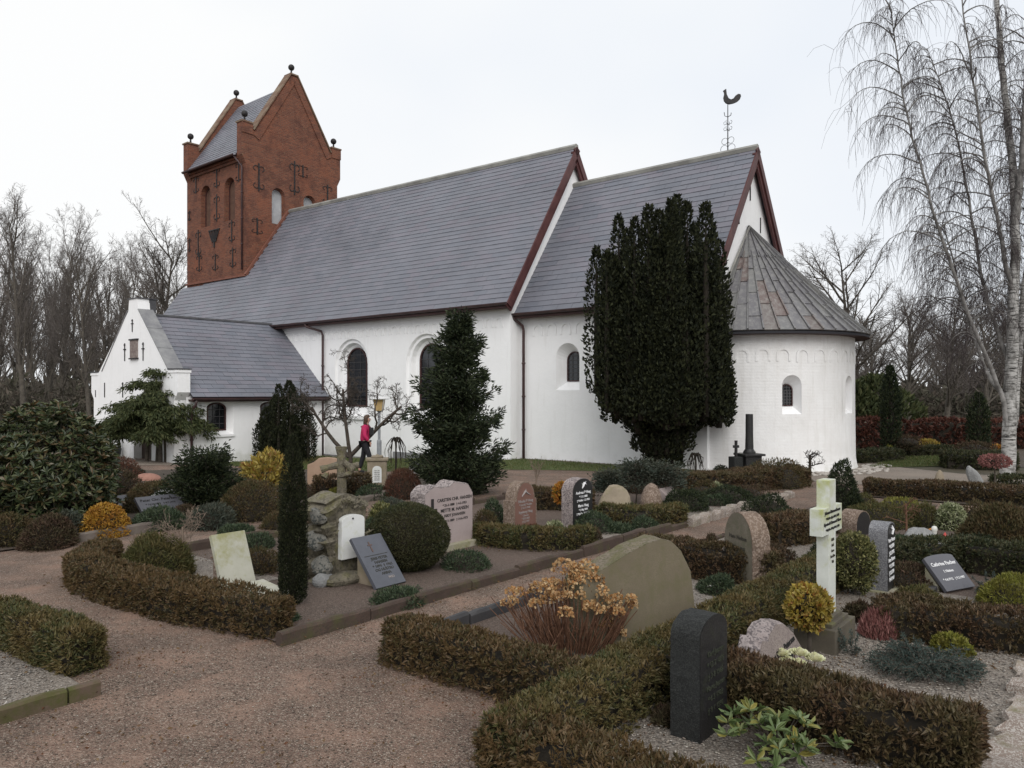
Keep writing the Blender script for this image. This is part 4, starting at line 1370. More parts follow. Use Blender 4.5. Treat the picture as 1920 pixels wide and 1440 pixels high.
hedge([gp_(1645, 1192), gp_(1790, 1205), gp_(1990, 1232)], .50, .34, M['hedge_brown'], 'brown hedge in front of the grey tilted slab', 5500, .036, .013, 10, group=HG)
hedge([gp_(893, 1020), gp_(990, 1032), gp_(1105, 1030)], .42, .30, M['hedge_green'], 'mixed green hedge in front of the red headstone', 4500, .045, .016, 11, group=HG)
hedge([gp_(985, 955), gp_(1110, 960)], .4, .42, M['hedge_brown'], 'brown hedge behind the red and black headstones', 3500, .05, .018, 12, group=HG)
hedge([gp_(1125, 985), gp_(1200, 990), gp_(1275, 985)], .55, .34, M['hedge_green'], 'reddish green hedge in front of the pale boulders', 4200, .045, .016, 13, group=HG)
hedge([gp_(1275, 928), gp_(1380, 920), gp_(1500, 908)], .8, .42, M['hedge_brown'], 'brown heather hedge before the apse', 2400, .06, .022, 14, group=HG)
hedge([gp_(590, 935), gp_(690, 930)], .5, .46, M['hedge_brown'], 'brown hedge behind the rustic cross', 3000, .05, .02, 15, group=HG)
hedge([gp_(1430, 1025), gp_(1530, 1010)], .7, .40, M['hedge_brown'], 'brown hedge behind the domed headstone', 3500, .05, .018, 17, group=HG)
# red beech hedge at the boundary
M['beech'] = m_leaf('beech_hedge_leaf', [(0.05, 0.018, 0.014), (0.085, 0.03, 0.022), (0.12, 0.045, 0.03), (0.065, 0.03, 0.02), (0.15, 0.06, 0.04)])
hedge([gp_(1560, 840), gp_(1760, 840), gp_(2100, 842)], .8, 1.12, M['beech'], 'long red brown beech hedge at the churchyard boundary', 420, .12, .06, 18, 'beech_hedge', .05)
hedge([gp_(1600, 868), gp_(1680, 862)], .8, .34, M['hedge_dark'], 'low dark green hedge left of the small lawn', 1500, .07, .03, 19, group=HG)
hedge([gp_(1700, 855), gp_(1790, 855)], .5, .30, M['hedge_dark'], 'low dark hedge at the back of the small lawn', 1500, .07, .03, 20, group=HG)
hedge([gp_(1770, 876), gp_(1900, 880)], 1.2, .46, M['hedge_dark'], 'dark hedge right of the small lawn before the birch', 1300, .07, .03, 21, group=HG)
# fallen leaves and twig crumbs near the hedges
r = np.random.default_rng(77)
n = 2600
segs = [((8.9, -18.3), (10.7, -17.6)), ((6.6, -16.9), (10.9, -16.5)), ((12.0, -16.5), (13.9, -16.2)), ((14.2, -17.0), (14.3, -11)), ((11.0, -16.4), (11.1, -9)), ((14.4, -15.5), (16.6, -15.4)), ((10.0, -19.5), (14.0, -17.2)), ((6.9, -15.5), (10.6, -11.0)), ((14.0, -15), (17.5, -12.0))]
k = r.integers(0, len(segs), n); q = r.random(n)
S0, S1 = np.array([a for a, b in segs])[k], np.array([b for a, b in segs])[k]
EN = S0 + (S1 - S0) * q[:, None] + r.normal(size=(n, 2)) * .22
P = np.stack([OX + EN[:, 0] * EX + EN[:, 1] * NX, OY + EN[:, 0] * EY + EN[:, 1] * NY, np.full(n, .042)], 1)
A = r.normal(size=(n, 3)) * np.array([1, 1, .25])
V, Q = leaf_arrays(P, A, .028 * (.5 + r.random(n)), .018, r, .25)
M['deadleaf'] = m_leaf('dead_leaf', [(0.10, 0.06, 0.03), (0.16, 0.10, 0.05), (0.07, 0.04, 0.025), (0.20, 0.14, 0.08), (0.12, 0.055, 0.03)], rough=.8)
tag(obj('fallen_leaves', mesh_np('fallen_leaves', V, Q), M['deadleaf']), 'dry brown leaves scattered along the hedges and paths', 'leaves', kind='stuff')
# ------------------------------------------------------------------ gravestones
RZE = math.atan2(EX, -EY)                       # stones that face church-east
TEXTS = []


def text(parent, body, size, x, z, y=-0.004, mat=None, tilt=0.0, extrude=0.002, align='CENTER', rows=None, rotz=0.0, sx=1.0):
    """lettering standing on the front (-y) of a stone; made into meshes at the end"""
    TEXTS.append((parent, body, size, x, z, y, mat, tilt, extrude, align, rotz, sx))


def round_rect(w, h, rise, n=10, sh=0.0):
    """upright outline with an arched top: half width w/2, shoulder height h-rise; sh: shoulder step"""
    hw = w / 2 - sh
    pts = [(-w / 2, 0), (w / 2, 0)]
    if sh: pts += [(w / 2, h - rise), (hw, h - rise)]
    for k in range(n + 1):
        a = math.pi * k / n
        pts.append((hw * math.cos(a), h - rise + rise * math.sin(a)))
    if sh: pts += [(-hw, h - rise), (-w / 2, h - rise)]
    return pts


def dense(poly, step):
    out = []
    n = len(poly)
    for i in range(n):
        a, b = poly[i], poly[(i + 1) % n]
        L = math.hypot(b[0] - a[0], b[1] - a[1])
        k = max(1, int(L / step))
        for j in range(k): out.append((a[0] + (b[0] - a[0]) * j / k, a[1] + (b[1] - a[1]) * j / k))
    return out


def stone_mesh(name, poly, th, mat, parent, rough=0.0, bevel=0.006, step=0.05, slices=4, seed=1, lean=0.0, edge=0.012):
    """slab with outline poly; front at y=0, back at y=th; rough side faces"""
    r = random.Random(seed)
    P = dense(poly, step) if rough else list(poly)
    cx_ = sum(p[0] for p in P) / len(P); cz_ = sum(p[1] for p in P) / len(P)
    secs = []
    ys = [0.0] + [th * k / slices for k in range(1, slices)] + [th] if rough else [0.0, th]
    for k, y in enumerate(ys):
        sec = []
        for x, z in P:
            dx, dz = x - cx_, z - cz_; l = math.hypot(dx, dz) or 1
            j = r.uniform(-rough, rough) if (rough and k > 0) else 0.0
            zz = max(0.0, z + dz / l * j) if z > .001 else z
            sec.append(Vector((x + dx / l * j, y + (r.uniform(-rough, rough) * .5 if 0 < k < len(ys) - 1 else 0), zz)))
        secs.append(sec)
    mb = MB()
    if edge and not rough:
        sc = lambda q, y: Vector((cx_ + (q.x - cx_) * (1 - edge / max(.05, abs(q.x - cx_) + .1)), y, cz_ + (q.z - cz_) * (1 - edge / (abs(q.z - cz_) + .1))))
    for A, B in zip(secs[:-1], secs[1:]): mb.loft(A, B)
    mb.add(secs[0], [tuple(range(len(P)))]); mb.add(secs[-1], [tuple(range(len(P)))])
    o = mb.build(name, mat, parent, bevel=0 if rough else bevel)
    if rough:
        me = o.data
    return o


def rock_mesh(name, R, mat, parent, seed, amp=0.25, n=20, m=12, c=(0, 0, 0), flat=0.0, freq=2.2, facet=True):
    r = np.random.default_rng(seed)
    V = []
    for i in range(m + 1):
        ph = math.pi * i / m
        for k in range(n):
            a = 2 * math.pi * (k + .5 * (i % 2)) / n
            V.append((math.sin(ph) * math.cos(a), math.sin(ph) * math.sin(a), -math.cos(ph)))
    V = np.array(V)
    f = lumps(V, freq, seed, 3)
    # flatten towards a few cut planes, as on split stone
    S = V * (1 + amp * f)[:, None]
    if facet:
        for _ in range(9):
            d = r.normal(size=3); d /= np.linalg.norm(d)
            lim = .72 + .2 * r.random()
            t_ = S @ d - lim
            S = S - np.where(t_ > 0, t_ * .85, 0)[:, None] * d
    S = S * (1 + .02 * lumps(V, 14, seed + 3)[:, None])
    S = S * np.array(R) + np.array(c)
    S[:, 2] = np.maximum(S[:, 2], flat)
    Q = [(i * n + k, i * n + (k + 1) % n, (i + 1) * n + (k + 1) % n, (i + 1) * n + k) for i in range(m) for k in range(n)]
    return obj(name, mesh_np(name, S, Q), mat, parent)


M['granite_black'] = m_stone('black_granite', (0.010, 0.010, 0.011), (0.018, 0.017, 0.018), (0.035, 0.034, 0.034), (0.035, 0.042, 0.02), 0.34, 0.42, 160, 0.001)
M['granite_black_side'] = m_stone('hewn_black_granite', (0.012, 0.013, 0.013), (0.022, 0.023, 0.023), (0.034, 0.036, 0.034), None, .4, 0.9, 190, 0.02, bscale=30)
M['granite_grey'] = m_stone('grey_granite', (0.10, 0.10, 0.11), (0.16, 0.16, 0.17), (0.24, 0.24, 0.25), None, .4, 0.75, 130, 0.006)
M['granite_pink'] = m_stone('pink_granite', (0.30, 0.245, 0.235), (0.40, 0.335, 0.32), (0.33, 0.27, 0.265), None, .4, 0.7, 160, 0.002)
M['granite_pink_rough'] = m_stone('hewn_pink_granite', (0.22, 0.18, 0.17), (0.42, 0.37, 0.36), (0.14, 0.12, 0.12), None, .4, 0.9, 60, 0.03, bscale=25)
M['slate_slab'] = m_stone('polished_dark_slab', (0.075, 0.08, 0.095), (0.10, 0.105, 0.125), None, None, .4, 0.30, bump=0.0004)
M['slab_grey'] = m_stone('polished_grey_slab', (0.075, 0.075, 0.088), (0.10, 0.10, 0.115), (0.09, 0.09, 0.10), None, .4, 0.30, 200, bump=0.0003)
M['lichen_marble'] = m_stone('lichened_marble', (0.36, 0.355, 0.29), (0.45, 0.44, 0.38), None, (0.27, 0.265, 0.13), 0.42, 0.75, bump=0.001, moss_h=(0.35, 0.35))
M['marble'] = m_stone('white_marble', (0.48, 0.50, 0.46), (0.62, 0.64, 0.60), None, (0.38, 0.40, 0.17), 0.40, 0.6, bump=0.001, moss_h=(1.0, 0.22))
M['plaque_white'] = m_stone('white_plaque', (0.62, 0.63, 0.62), (0.72, 0.73, 0.72), None, (0.48, 0.50, 0.34), 0.34, 0.5, bump=0.0005)
M['olive'] = m_stone('algae_covered_stone', (0.135, 0.112, 0.075), (0.18, 0.15, 0.105), (0.14, 0.12, 0.08), (0.125, 0.115, 0.06), 0.40, 0.85, 180, 0.002)
M['olive_top'] = m_stone('mossy_hewn_stone', (0.15, 0.125, 0.095), (0.22, 0.18, 0.14), (0.11, 0.10, 0.06), (0.10, 0.098, 0.04), 0.46, 0.95, 80, 0.02, bscale=28)
M['sand'] = m_stone('beige_sandstone', (0.20, 0.165, 0.12), (0.30, 0.25, 0.185), None, (0.15, 0.145, 0.06), 0.36, 0.9)
M['sand_face'] = m_stone('weathered_stone_face', (0.12, 0.105, 0.08), (0.20, 0.175, 0.135), (0.14, 0.12, 0.09), (0.10, 0.10, 0.06), 0.42, 0.9, 90, 0.004)
M['sand_rough'] = m_stone('hewn_brown_stone', (0.12, 0.085, 0.065), (0.22, 0.16, 0.12), (0.27, 0.21, 0.17), (0.10, 0.10, 0.05), 0.3, 0.95, 60, 0.03, bscale=22)
M['red_stone'] = m_stone('red_granite', (0.15, 0.075, 0.055), (0.20, 0.105, 0.08), (0.17, 0.10, 0.085), None, .4, 0.5, 160, 0.001)
M['peach'] = m_stone('peach_sandstone', (0.30, 0.20, 0.14), (0.38, 0.265, 0.19), None, (0.16, 0.15, 0.07), 0.32, 0.9)
M['mossy'] = m_stone('mossy_rustic_stone', (0.10, 0.085, 0.055), (0.17, 0.14, 0.09), None, (0.12, 0.125, 0.045), 0.52, 0.95, bump=0.02, bscale=24)
M['rock_grey'] = m_stone('grey_rock', (0.19, 0.19, 0.185), (0.33, 0.33, 0.325), (0.20, 0.20, 0.2), None, .4, 0.9, 50, 0.02, bscale=18)
M['rock_red'] = m_stone('red_boulder', (0.24, 0.12, 0.09), (0.34, 0.18, 0.14), None, None, .4, 0.9, 50, 0.02)
M['plinth'] = m_stone('mossy_plinth', (0.26, 0.24, 0.18), (0.36, 0.33, 0.26), None, (0.20, 0.20, 0.08), 0.4, 0.9)
M['plinth_dark'] = m_stone('dark_mossy_plinth', (0.075, 0.065, 0.05), (0.115, 0.10, 0.075), None, (0.14, 0.145, 0.035), 0.36, 0.9, moss_h=(0.2, 1.1))
M['letter_black'] = m_simple('black_lettering', (0.015, 0.014, 0.014), rough=0.6)
M['letter_white'] = m_simple('white_lettering', (0.75, 0.75, 0.76), rough=0.6)
M['letter_grey'] = m_simple('worn_lettering', (0.30, 0.27, 0.26), rough=0.7)
M['letter_dim'] = m_simple('weathered_lettering', (0.05, 0.045, 0.035), rough=0.8)
M['letter_slab'] = m_simple('cut_lettering', (0.05, 0.05, 0.045), rough=0.8)


def grave(name, p, rz, label, cat='gravestone', group=None):
    return empty(name, (p[0], p[1], gz(p[0], p[1]) + 0.02), rz, label, cat, group)


def at_front(u, v, w, side, rz):
    """place of a stone's front centre when its left (-1) or right (1) front base corner is at pixel u, v"""
    p = G(u, v)
    c = Vector((math.cos(rz), math.sin(rz), 0))
    return p - c * (side * w / 2)


# 1 pink granite headstone with two names
p = at_front(886, 1024, 1.0, 1, RZE)
g = grave('headstone', p, RZE, 'large pale pink granite headstone with rough hewn left side behind the ball shaped box bush')
MB().box(-.58, .58, -.10, .40, 0, .10).build('plinth', M['plinth'], g, bevel=.01)
out = [(-.50, .10), (.50, .10), (.50, .80), (.40, .93), (.10, .99), (0, .93), (-.18, .93), (-.32, .96), (-.50, .86)]
o = stone_mesh('stone', [(x, z) for x, z in out], .30, M['granite_pink_rough'], g, rough=.02, step=.06, seed=3)
MB().add([Vector((x * .985, -.004, .10 + (z - .10) * .985)) for x, z in out], [tuple(range(len(out)))]).build('polished_face', M['granite_pink'], g, fixn=False)
mb = MB(); mb.box(-.375, -.335, -.02, 0, .42, .78); mb.box(-.44, -.27, -.02, 0, .60, .635); mb.build('cross_emblem', M['iron'], g)
for b, s, x, z in (('CARSTEN CHR. HANSEN', .066, .11, .72), ('* 25-3-1888   † 4-3-1953', .050, .11, .645), ('METTE M. HANSEN', .070, .11, .565), ('FØDT JOHANSEN', .056, .11, .49), ('* 27-11-1889   † 14-6-1973', .050, .11, .415)):
    text(g, b, s, x, z, -.006, M['letter_black'])

# 2 dark tilted slab
def tilted_slab(p, rz, w, l, rise, run, th, mat, z0, label, base_mat=None, base=(0.35, 0.3), arched=0.0, name='grave_slab', edge_mat=None):
    g = grave(name, p, rz, label)
    a = math.atan2(rise, run)
    so = bpy.data.objects.new('slab', None)
    poly = [(-w / 2, 0), (w / 2, 0), (w / 2, l)] + ([(w / 2 * math.cos(math.pi * k / 8), l + arched * math.sin(math.pi * k / 8)) for k in range(1, 8)] if arched else []) + [(-w / 2, l)]
    def mp(x, y, d):      # local: slab rises away from the front
        return Vector((x, y * math.cos(a) + d * math.sin(a), z0 + y * math.sin(a) - d * math.cos(a)))
    sl = MB().prism(poly, mp, 0, th).build('slab', mat, g, bevel=.004)
    if base_mat:
        bx0, bx1 = -w * base[0], w * base[0]
        mb = MB()
        t_ = .62
        q = [(run * .95, 0), (run * .25 + .03, 0), (run * .25 + .03, z0 + rise * .22 - th), (run * .95, z0 + rise * .86 - th)]
        mb.prism(q, lambda y, z, d: Vector((d, y + th * .6, z)), bx0, bx1)
        mb.build('support', base_mat, g, bevel=.008)
    return g, (lambda body, s, x, y, m: text(g, body, s, x, z0 + y * math.sin(a) + .003 * math.cos(a), y * math.cos(a) - .003 * math.sin(a), m, tilt=(math.pi / 2 - a)))


p = at_front(706, 1112, .46, -1, RZE)
g, tx = tilted_slab(p, RZE, .46, .70, .51, .45, .05, M['slate_slab'], .03, 'dark polished slab tilted back beside the ball shaped box bush', M['sand'], (.30, .3))
mb = MB()
a = math.atan2(.51, .45)
tx('†', .16, -.02, .50, m_simple('bronze_emblem', (0.10, 0.065, 0.055), rough=.5))
for i, b in enumerate(('JENS PETER', 'HANSEN', '* 1894  † 1962', 'OG HUSTRU', 'ANNA')): tx(b, .05, .02, .36 - i * .052, M['letter_slab'])
tx('__________', .07, 0, .43, M['letter_slab'])
tx('FRED', .04, .06, .09, M['letter_grey'])

# 3 lichen covered slab with a foot slab
p = at_front(418, 1124, .42, -1, RZE)
g, tx = tilted_slab(p, RZE, .42, .64, .59, .25, .06, M['lichen_marble'], .08, 'pale slab covered in yellow green lichen, leaning back above a foot slab', M['sand_rough'], (.42, .3))
MB().prism([(-.22, 0), (.27, 0), (.27, .66), (-.22, .66)], lambda x, y, d: Vector((x, -.70 + y, .06 + y * .10 - d)), 0, .05).build('foot_slab', M['lichen_marble'], g, bevel=.004)

# 4 rustic grotto stone with white plaque
p = at_front(612, 1100, .62, -1, RZE)
g = grave('rustic_monument', p, RZE, 'rough rock shaped monument with white arched plaque next to the thin columnar cypress', 'monument')
rr = np.random.default_rng(4)
# stacked slabs of split rock round a trunk-like core, each block its own piece
def split_block(c, R, seed, mat, rotz=0.0):
    o = rock_mesh('rock_block', R, mat, g, seed, .34, 18, 11, (0, 0, 0), flat=-9, freq=2.6)
    o.location = c; o.rotation_euler = (rr.normal() * .12, rr.normal() * .12, rotz)
    return o


M['rustic'] = m_stone('weathered_rustic_stone', (0.10, 0.088, 0.065), (0.21, 0.185, 0.14), (0.09, 0.08, 0.06), (0.14, 0.13, 0.055), 0.40, 0.95, 40, 0.035, bscale=16)
M['rustic_grey'] = m_stone('grey_rustic_stone', (0.12, 0.115, 0.10), (0.24, 0.23, 0.205), (0.075, 0.08, 0.075), (0.12, 0.12, 0.06), 0.30, 0.95, 40, 0.035, bscale=16)
# upright block with weathered, ledged faces
nx_, ny_, nz_g = 12, 9, 22
Vb, Qb, idx_ = [], [], {}
def bv(i, j, k):
    if (i, j, k) not in idx_:
        idx_[(i, j, k)] = len(Vb); Vb.append((-.30 + .60 * i / nx_, .02 + .44 * j / ny_, 1.0 * k / nz_g))
    return idx_[(i, j, k)]
for k in range(nz_g):
    for i in range(nx_):
        Qb.append((bv(i, 0, k), bv(i + 1, 0, k), bv(i + 1, 0, k + 1), bv(i, 0, k + 1))); Qb.append((bv(i + 1, ny_, k), bv(i, ny_, k), bv(i, ny_, k + 1), bv(i + 1, ny_, k + 1)))
    for j in range(ny_):
        Qb.append((bv(0, j + 1, k), bv(0, j, k), bv(0, j, k + 1), bv(0, j + 1, k + 1))); Qb.append((bv(nx_, j, k), bv(nx_, j + 1, k), bv(nx_, j + 1, k + 1), bv(nx_, j, k + 1)))
for i in range(nx_):
    for j in range(ny_): Qb.append((bv(i, j, nz_g), bv(i + 1, j, nz_g), bv(i + 1, j + 1, nz_g), bv(i, j + 1, nz_g)))
Vb = np.array(Vb)
cen = np.array([0, .24, 0]); dv = Vb - cen; dv[:, 2] = 0; dv = unit(dv)
n1 = lumps(Vb * np.array([1, 1, 1.0]), 7, 3, 3); n2 = lumps(Vb, 19, 5, 2)
saw = ((Vb[:, 2] * 4.2 + .8 * n1) % 1.0)                      # overhanging ledges, strongest on the left side
side = np.clip((-Vb[:, 0] - .05) / .25, 0, 1)
amt = .05 * n1 + .018 * n2 + (saw - .5) * (.03 + .16 * side)
amt = np.where((Vb[:, 1] < .05) & (Vb[:, 0] > -.2) & (Vb[:, 2] < .84), amt * .25, amt)
Vb = Vb + dv * amt[:, None]
Vb[:, 0] *= 1 + .10 * np.clip(1 - Vb[:, 2] / .25, 0, 1) + .10 * np.clip((Vb[:, 2] - .8) / .2, 0, 1)
Vb[:, 2] += np.where(Vb[:, 2] > .9, .06 * n1 + .05 * np.cos(Vb[:, 0] * 9), 0)
obj('block', mesh_np('block', Vb, Qb), M['rustic'], g)
for i, (c_, R_, m_) in enumerate((((-.30, .10, .20), (.12, .16, .14), 'rustic_grey'), ((-.33, .2, .50), (.09, .18, .13), 'rustic_grey'), ((-.31, .16, .80), (.10, .17, .11), 'rustic_grey'))):
    split_block(c_, R_, 50 + i, M[m_], rr.normal() * .3)
mb = MB()
for i in range(26):      # carved ivy stems on the frame round the plaque
    x_ = rr.uniform(-.19, .27); z_ = rr.uniform(.82, .98) if rr.random() < .6 else rr.uniform(.25, .8)
    if z_ < .82: x_ = rr.choice([-.2, .27]) + rr.normal() * .015
    mb.tube([(x_, -.03, z_), (x_ + rr.normal() * .03, -.05, z_ + .03), (x_ + rr.normal() * .05, -.04, z_ + .06)], [.012, .016, .006], 5)
mb.build('carved_ivy', M['rustic'], g)
pl = arch(.05, .35, .27, .80, .07)
MB().prism(pl, lambda x, z, d: Vector((x, d, z)), -.055, .02).build('plaque', M['plaque_white'], g, bevel=.004)
MB().ball((.04, -.06, .755), .012, 8, 6).build('plaque_pin', M['iron'], g)
rock_mesh('foot_rock', (.30, .17, .10), M['rustic'], g, 5, c=(-.12, -.12, .04)); rock_mesh('foot_rock', (.14, .12, .11), M['rock_grey'], g, 6, c=(-.36, .0, .06))
mb = MB()
for k in range(5): mb.ball((.16, -.07, .10 + .032 * k), .032 - .004 * k, 8, 6)
mb.build('stone_ornament', M['sand'], g)

# 5 red headstone with shoulders
p = at_front(1006, 996, .60, 1, RZE)
g = grave('headstone', p, RZE, 'reddish brown granite headstone with rounded shoulders left of the black one')
stone_mesh('stone', round_rect(.60, .84, .30, 12, .05), .22, M['sand_rough'], g, rough=.006, step=.07, seed=5)
MB().add([Vector((x * .9, -.005, .02 + z * .95)) for x, z in round_rect(.60, .84, .30, 12, .05)], [tuple(range(len(round_rect(.60, .84, .30, 12, .05))))]).build('polished_face', M['red_stone'], g, fixn=False)
for b, s, z in (('Nicolai P Haag', .065, .50), ('* 3.8.1857 Vodder', .045, .445), ('† 12.11.1938', .045, .395), ('Ingeborg Haag', .062, .325), ('f. Jensen', .045, .27), ('* 20.5.1865', .045, .22), ('† 8.2.1947', .045, .17)):
    text(g, b, s, 0, z, -.008, M['letter_grey'])
mb = MB(); mb.tube([(-.10, -.01, .60), (-.02, -.012, .68), (.05, -.01, .64), (.13, -.01, .61)], [.008, .02, .012, .004], 5); mb.tube([(0, -.012, .66), (.0, -.012, .72)], [.015, .004], 5); mb.build('bird_emblem', M['letter_grey'], g)

# 6 black headstone with white lettering
p = at_front(1111, 990, .60, 1, RZE)
g = grave('headstone', p, RZE, 'black headstone with white lettering and white bird emblem behind the small orange tree')
stone_mesh('stone', round_rect(.60, .86, .20, 12), .22, M['granite_pink_rough'], g, rough=.006, step=.07, seed=6)
q = round_rect(.585, .845, .20, 12)
MB().add([Vector((x, -.005, .01 + z)) for x, z in q], [tuple(range(len(q)))]).build('polished_face', M['granite_black'], g, fixn=False)
for b, s, z in (('Andreas P Haag', .068, .60), ('* 7.11.1888', .052, .535), ('† Vodder 1.3.1963', .05, .475), ('Marie Haag', .068, .38), ('* 2 Maj 1894', .05, .315), ('† Mjolden 11.4.1985', .048, .255)):
    text(g, b, s, 0.01, z, -.008, M['letter_white'])
mb = MB()
mb.tube([(-.03, -.012, .69), (.0, -.014, .73), (.03, -.012, .79)], [.006, .02, .012], 6); mb.tube([(.0, -.012, .74), (.06, -.012, .77), (.11, -.01, .74)], [.014, .012, .003], 5); mb.tube([(.0, -.012, .74), (-.04, -.012, .78)], [.012, .003], 5); mb.tube([(.01, -.012, .75), (.09, -.011, .80)], [.012, .003], 5)
mb.build('bird_emblem', M['letter_white'], g)

# 7 boulders in the middle
p = G(1150, 962); g = grave('boulder', p, 0, 'pale beige pointed boulder under a small spreading pine'); rock_mesh('stone', (.36, .26, .50), M['sand'], g, 11, .2, c=(0, 0, .05))
p = G(1226, 958); g = grave('headstone', p, RZE - .5, 'short brown natural block with split face'); rock_mesh('stone', (.24, .22, .48), M['sand_rough'], g, 17, .15, c=(0, .1, .05))
p = at_front(1290, 952, .48, 1, RZE)
g, tx = tilted_slab(p, RZE, .52, .50, .34, .40, .12, M['granite_pink'], .06, 'pale tilted slab stone behind the small dark pines', M['sand_rough'])
for i, b in enumerate(('Hans Moos', '* 1901 † 1978', 'Kjestine')): tx(b, .06, 0, .34 - i * .1, M['letter_grey'])

# 8 big algae-covered headstone seen from its plain side
rz = 0.53
p = at_front(1302, 1196, 1.30, 1, rz)
g = grave('headstone', p, rz, 'big olive brown headstone with mossy sloping top beside the dried hydrangea')
out = [(-.65, .06), (.63, .06), (.65, .30), (.60, .62), (.48, .82), (.36, .92), (.24, .95), (.08, .93), (-.15, .86), (-.40, .76), (-.60, .70), (-.65, .66)]
stone_mesh('stone', out, .24, M['olive_top'], g, rough=.012, step=.07, seed=9)
MB().add([Vector((x * .992, -.004, z * .992 + .002)) for x, z in out], [tuple(range(len(out)))]).build('smooth_face', M['olive'], g, fixn=False)
MB().box(-.72, .70, -.12, .34, -.02, .06).build('plinth', M['plinth_dark'], g, bevel=.01)

# 9 domed headstone facing left
rz = math.atan2(-.96, .27)
p = at_front(1411, 1110, .60, 1, rz)
g = grave('headstone', p, rz, 'tall domed headstone with worn lettering and thick hewn edge behind the hedge')
stone_mesh('stone', round_rect(.60, .86, .36, 12), .24, M['sand_rough'], g, rough=.012, step=.05, seed=10)
q = round_rect(.59, .855, .36, 12)
MB().add([Vector((x, -.004, z)) for x, z in q], [tuple(range(len(q)))]).build('dressed_face', M['sand_face'], g, fixn=False)
for b, s, z in (('Hans Nielsen', .07, .54), ('* 1871 † 1947', .055, .42), ('Else Marie', .06, .30)): text(g, b, s, 0, z, -.006, M['letter_dim'])

# 10 white marble cross on a stepped plinth
p = G(1549, 1212); rz = RZE
g = grave('grave_cross', (p[0], p[1]), rz, 'white marble cross with green stains on a mossy stepped plinth', 'cross')
mb = MB(); mb.box(-.30, .30, -.17, .19, -.02, .22); mb.build('plinth', M['plinth_dark'], g, bevel=.008)
mb = MB(); mb.box(-.24, .24, -.125, .145, .22, .255); mb.box(-.18, .18, -.09, .11, .255, .29); mb.build('plinth_step', M['plinth_dark'], g, bevel=.006)
cw = .10
MB().prism([(-cw, .29), (cw, .29), (cw, 1.02), (.285, 1.02), (.285, 1.26), (cw, 1.26), (cw, 1.50), (-cw, 1.50), (-cw, 1.26), (-.285, 1.26), (-.285, 1.02), (-cw, 1.02)], lambda x, z, d: Vector((x, d, z)), -.055, .055).build('cross', M['marble'], g, bevel=.004)
for b, s, z in (('Johannes Petersen Bossen', .042, 1.205), ('* i Vodder 4 Juni 1853  † 1921', .031, 1.155), ('Kjersten M. Petersen f. Oksen', .040, 1.105), ('* i Mjolden 12 Maj 1860  † 1938', .030, 1.055)): text(g, b, s, 0, z, -.059, M['letter_black'])
for i, b in enumerate(('Hvil i', 'fred', 'kære', 'forældre', 'Tak')): text(g, b, .036, 0, .95 - i * .05, -.059, M['letter_dim'])

# 11 rough rock with carved name and white roses
p = at_front(1515, 1262, .78, 1, RZE)
g = grave('headstone', p, RZE, 'low pinkish natural rock headstone with slanted black lettering behind white roses')
out = [(-.40, 0), (.42, 0), (.40, .18), (.30, .33), (.16, .43), (0, .46), (-.16, .42), (-.22, .38), (-.32, .41), (-.40, .36), (-.42, .2)]
mp = lambda x, z, d: Vector((x, d + z * .28, z))
P = dense(out, .05); r = random.Random(4); secs = []
for k, (y, sc_) in enumerate(((0, .97), (.03, 1.0), (.09, 1.02), (.17, .98), (.21, .85))):
    secs.append([mp(x * sc_ + (r.uniform(-.012, .012) if k else 0), max(0, z * sc_ + (r.uniform(-.012, .012) if k else 0)), y) for x, z in P])
mb = MB()
for A, B in zip(secs[:-1], secs[1:]): mb.loft(A, B)
mb.add(secs[-1], [tuple(range(len(P)))]); mb.build('stone', M['granite_pink_rough'], g)
MB().add([q + Vector((0, -.001, 0)) for q in secs[0]], [tuple(range(len(P)))]).build('dressed_face', m_stone('dressed_pink_stone', (0.20, 0.165, 0.15), (0.28, 0.235, 0.215), (0.16, 0.13, 0.12), None, .4, .85, 120, .003), g, fixn=False)
for b, s, z in (('Hans Peter Petersen', .068, .24), ('* 1903  † 1984', .058, .15)):
    text(g, b, s, 0.0, z, -.006 + z * .28, M['letter_black'], tilt=math.atan(.28), rotz=.10)

# 12 black headstone in the foreground
p = at_front(1312, 1404, .42, -1, RZE); p.z = 0
g = grave('headstone', p, RZE, 'black granite headstone with arched top in the foreground among hedges')
g.location.z = 0
MB().box(-.30, .30, -.06, .28, -.03, .02).build('plinth', M['kerb_rough'], g, bevel=.008)
q = round_rect(.42, .82, .12, 14)
stone_mesh('stone', [(x, max(z, .018)) for x, z in q], .21, M['granite_black_side'], g, rough=.005, step=.05, seed=12)
MB().add([Vector((x * .995, -.003, max(z, .03))) for x, z in q], [tuple(range(len(q)))]).build('polished_face', M['granite_black'], g, fixn=False)
ld = m_simple('faint_lettering', (0.03, 0.034, 0.022), rough=.9)
for i, b in enumerate(('Karl Jepsen', '* 12 2 1899', '† 3 8 1966', 'Marie Jepsen', '* 6 5 1903', '† 9 1 1990')): text(g, b, .055, .02, .56 - i * .075, -.006, ld)

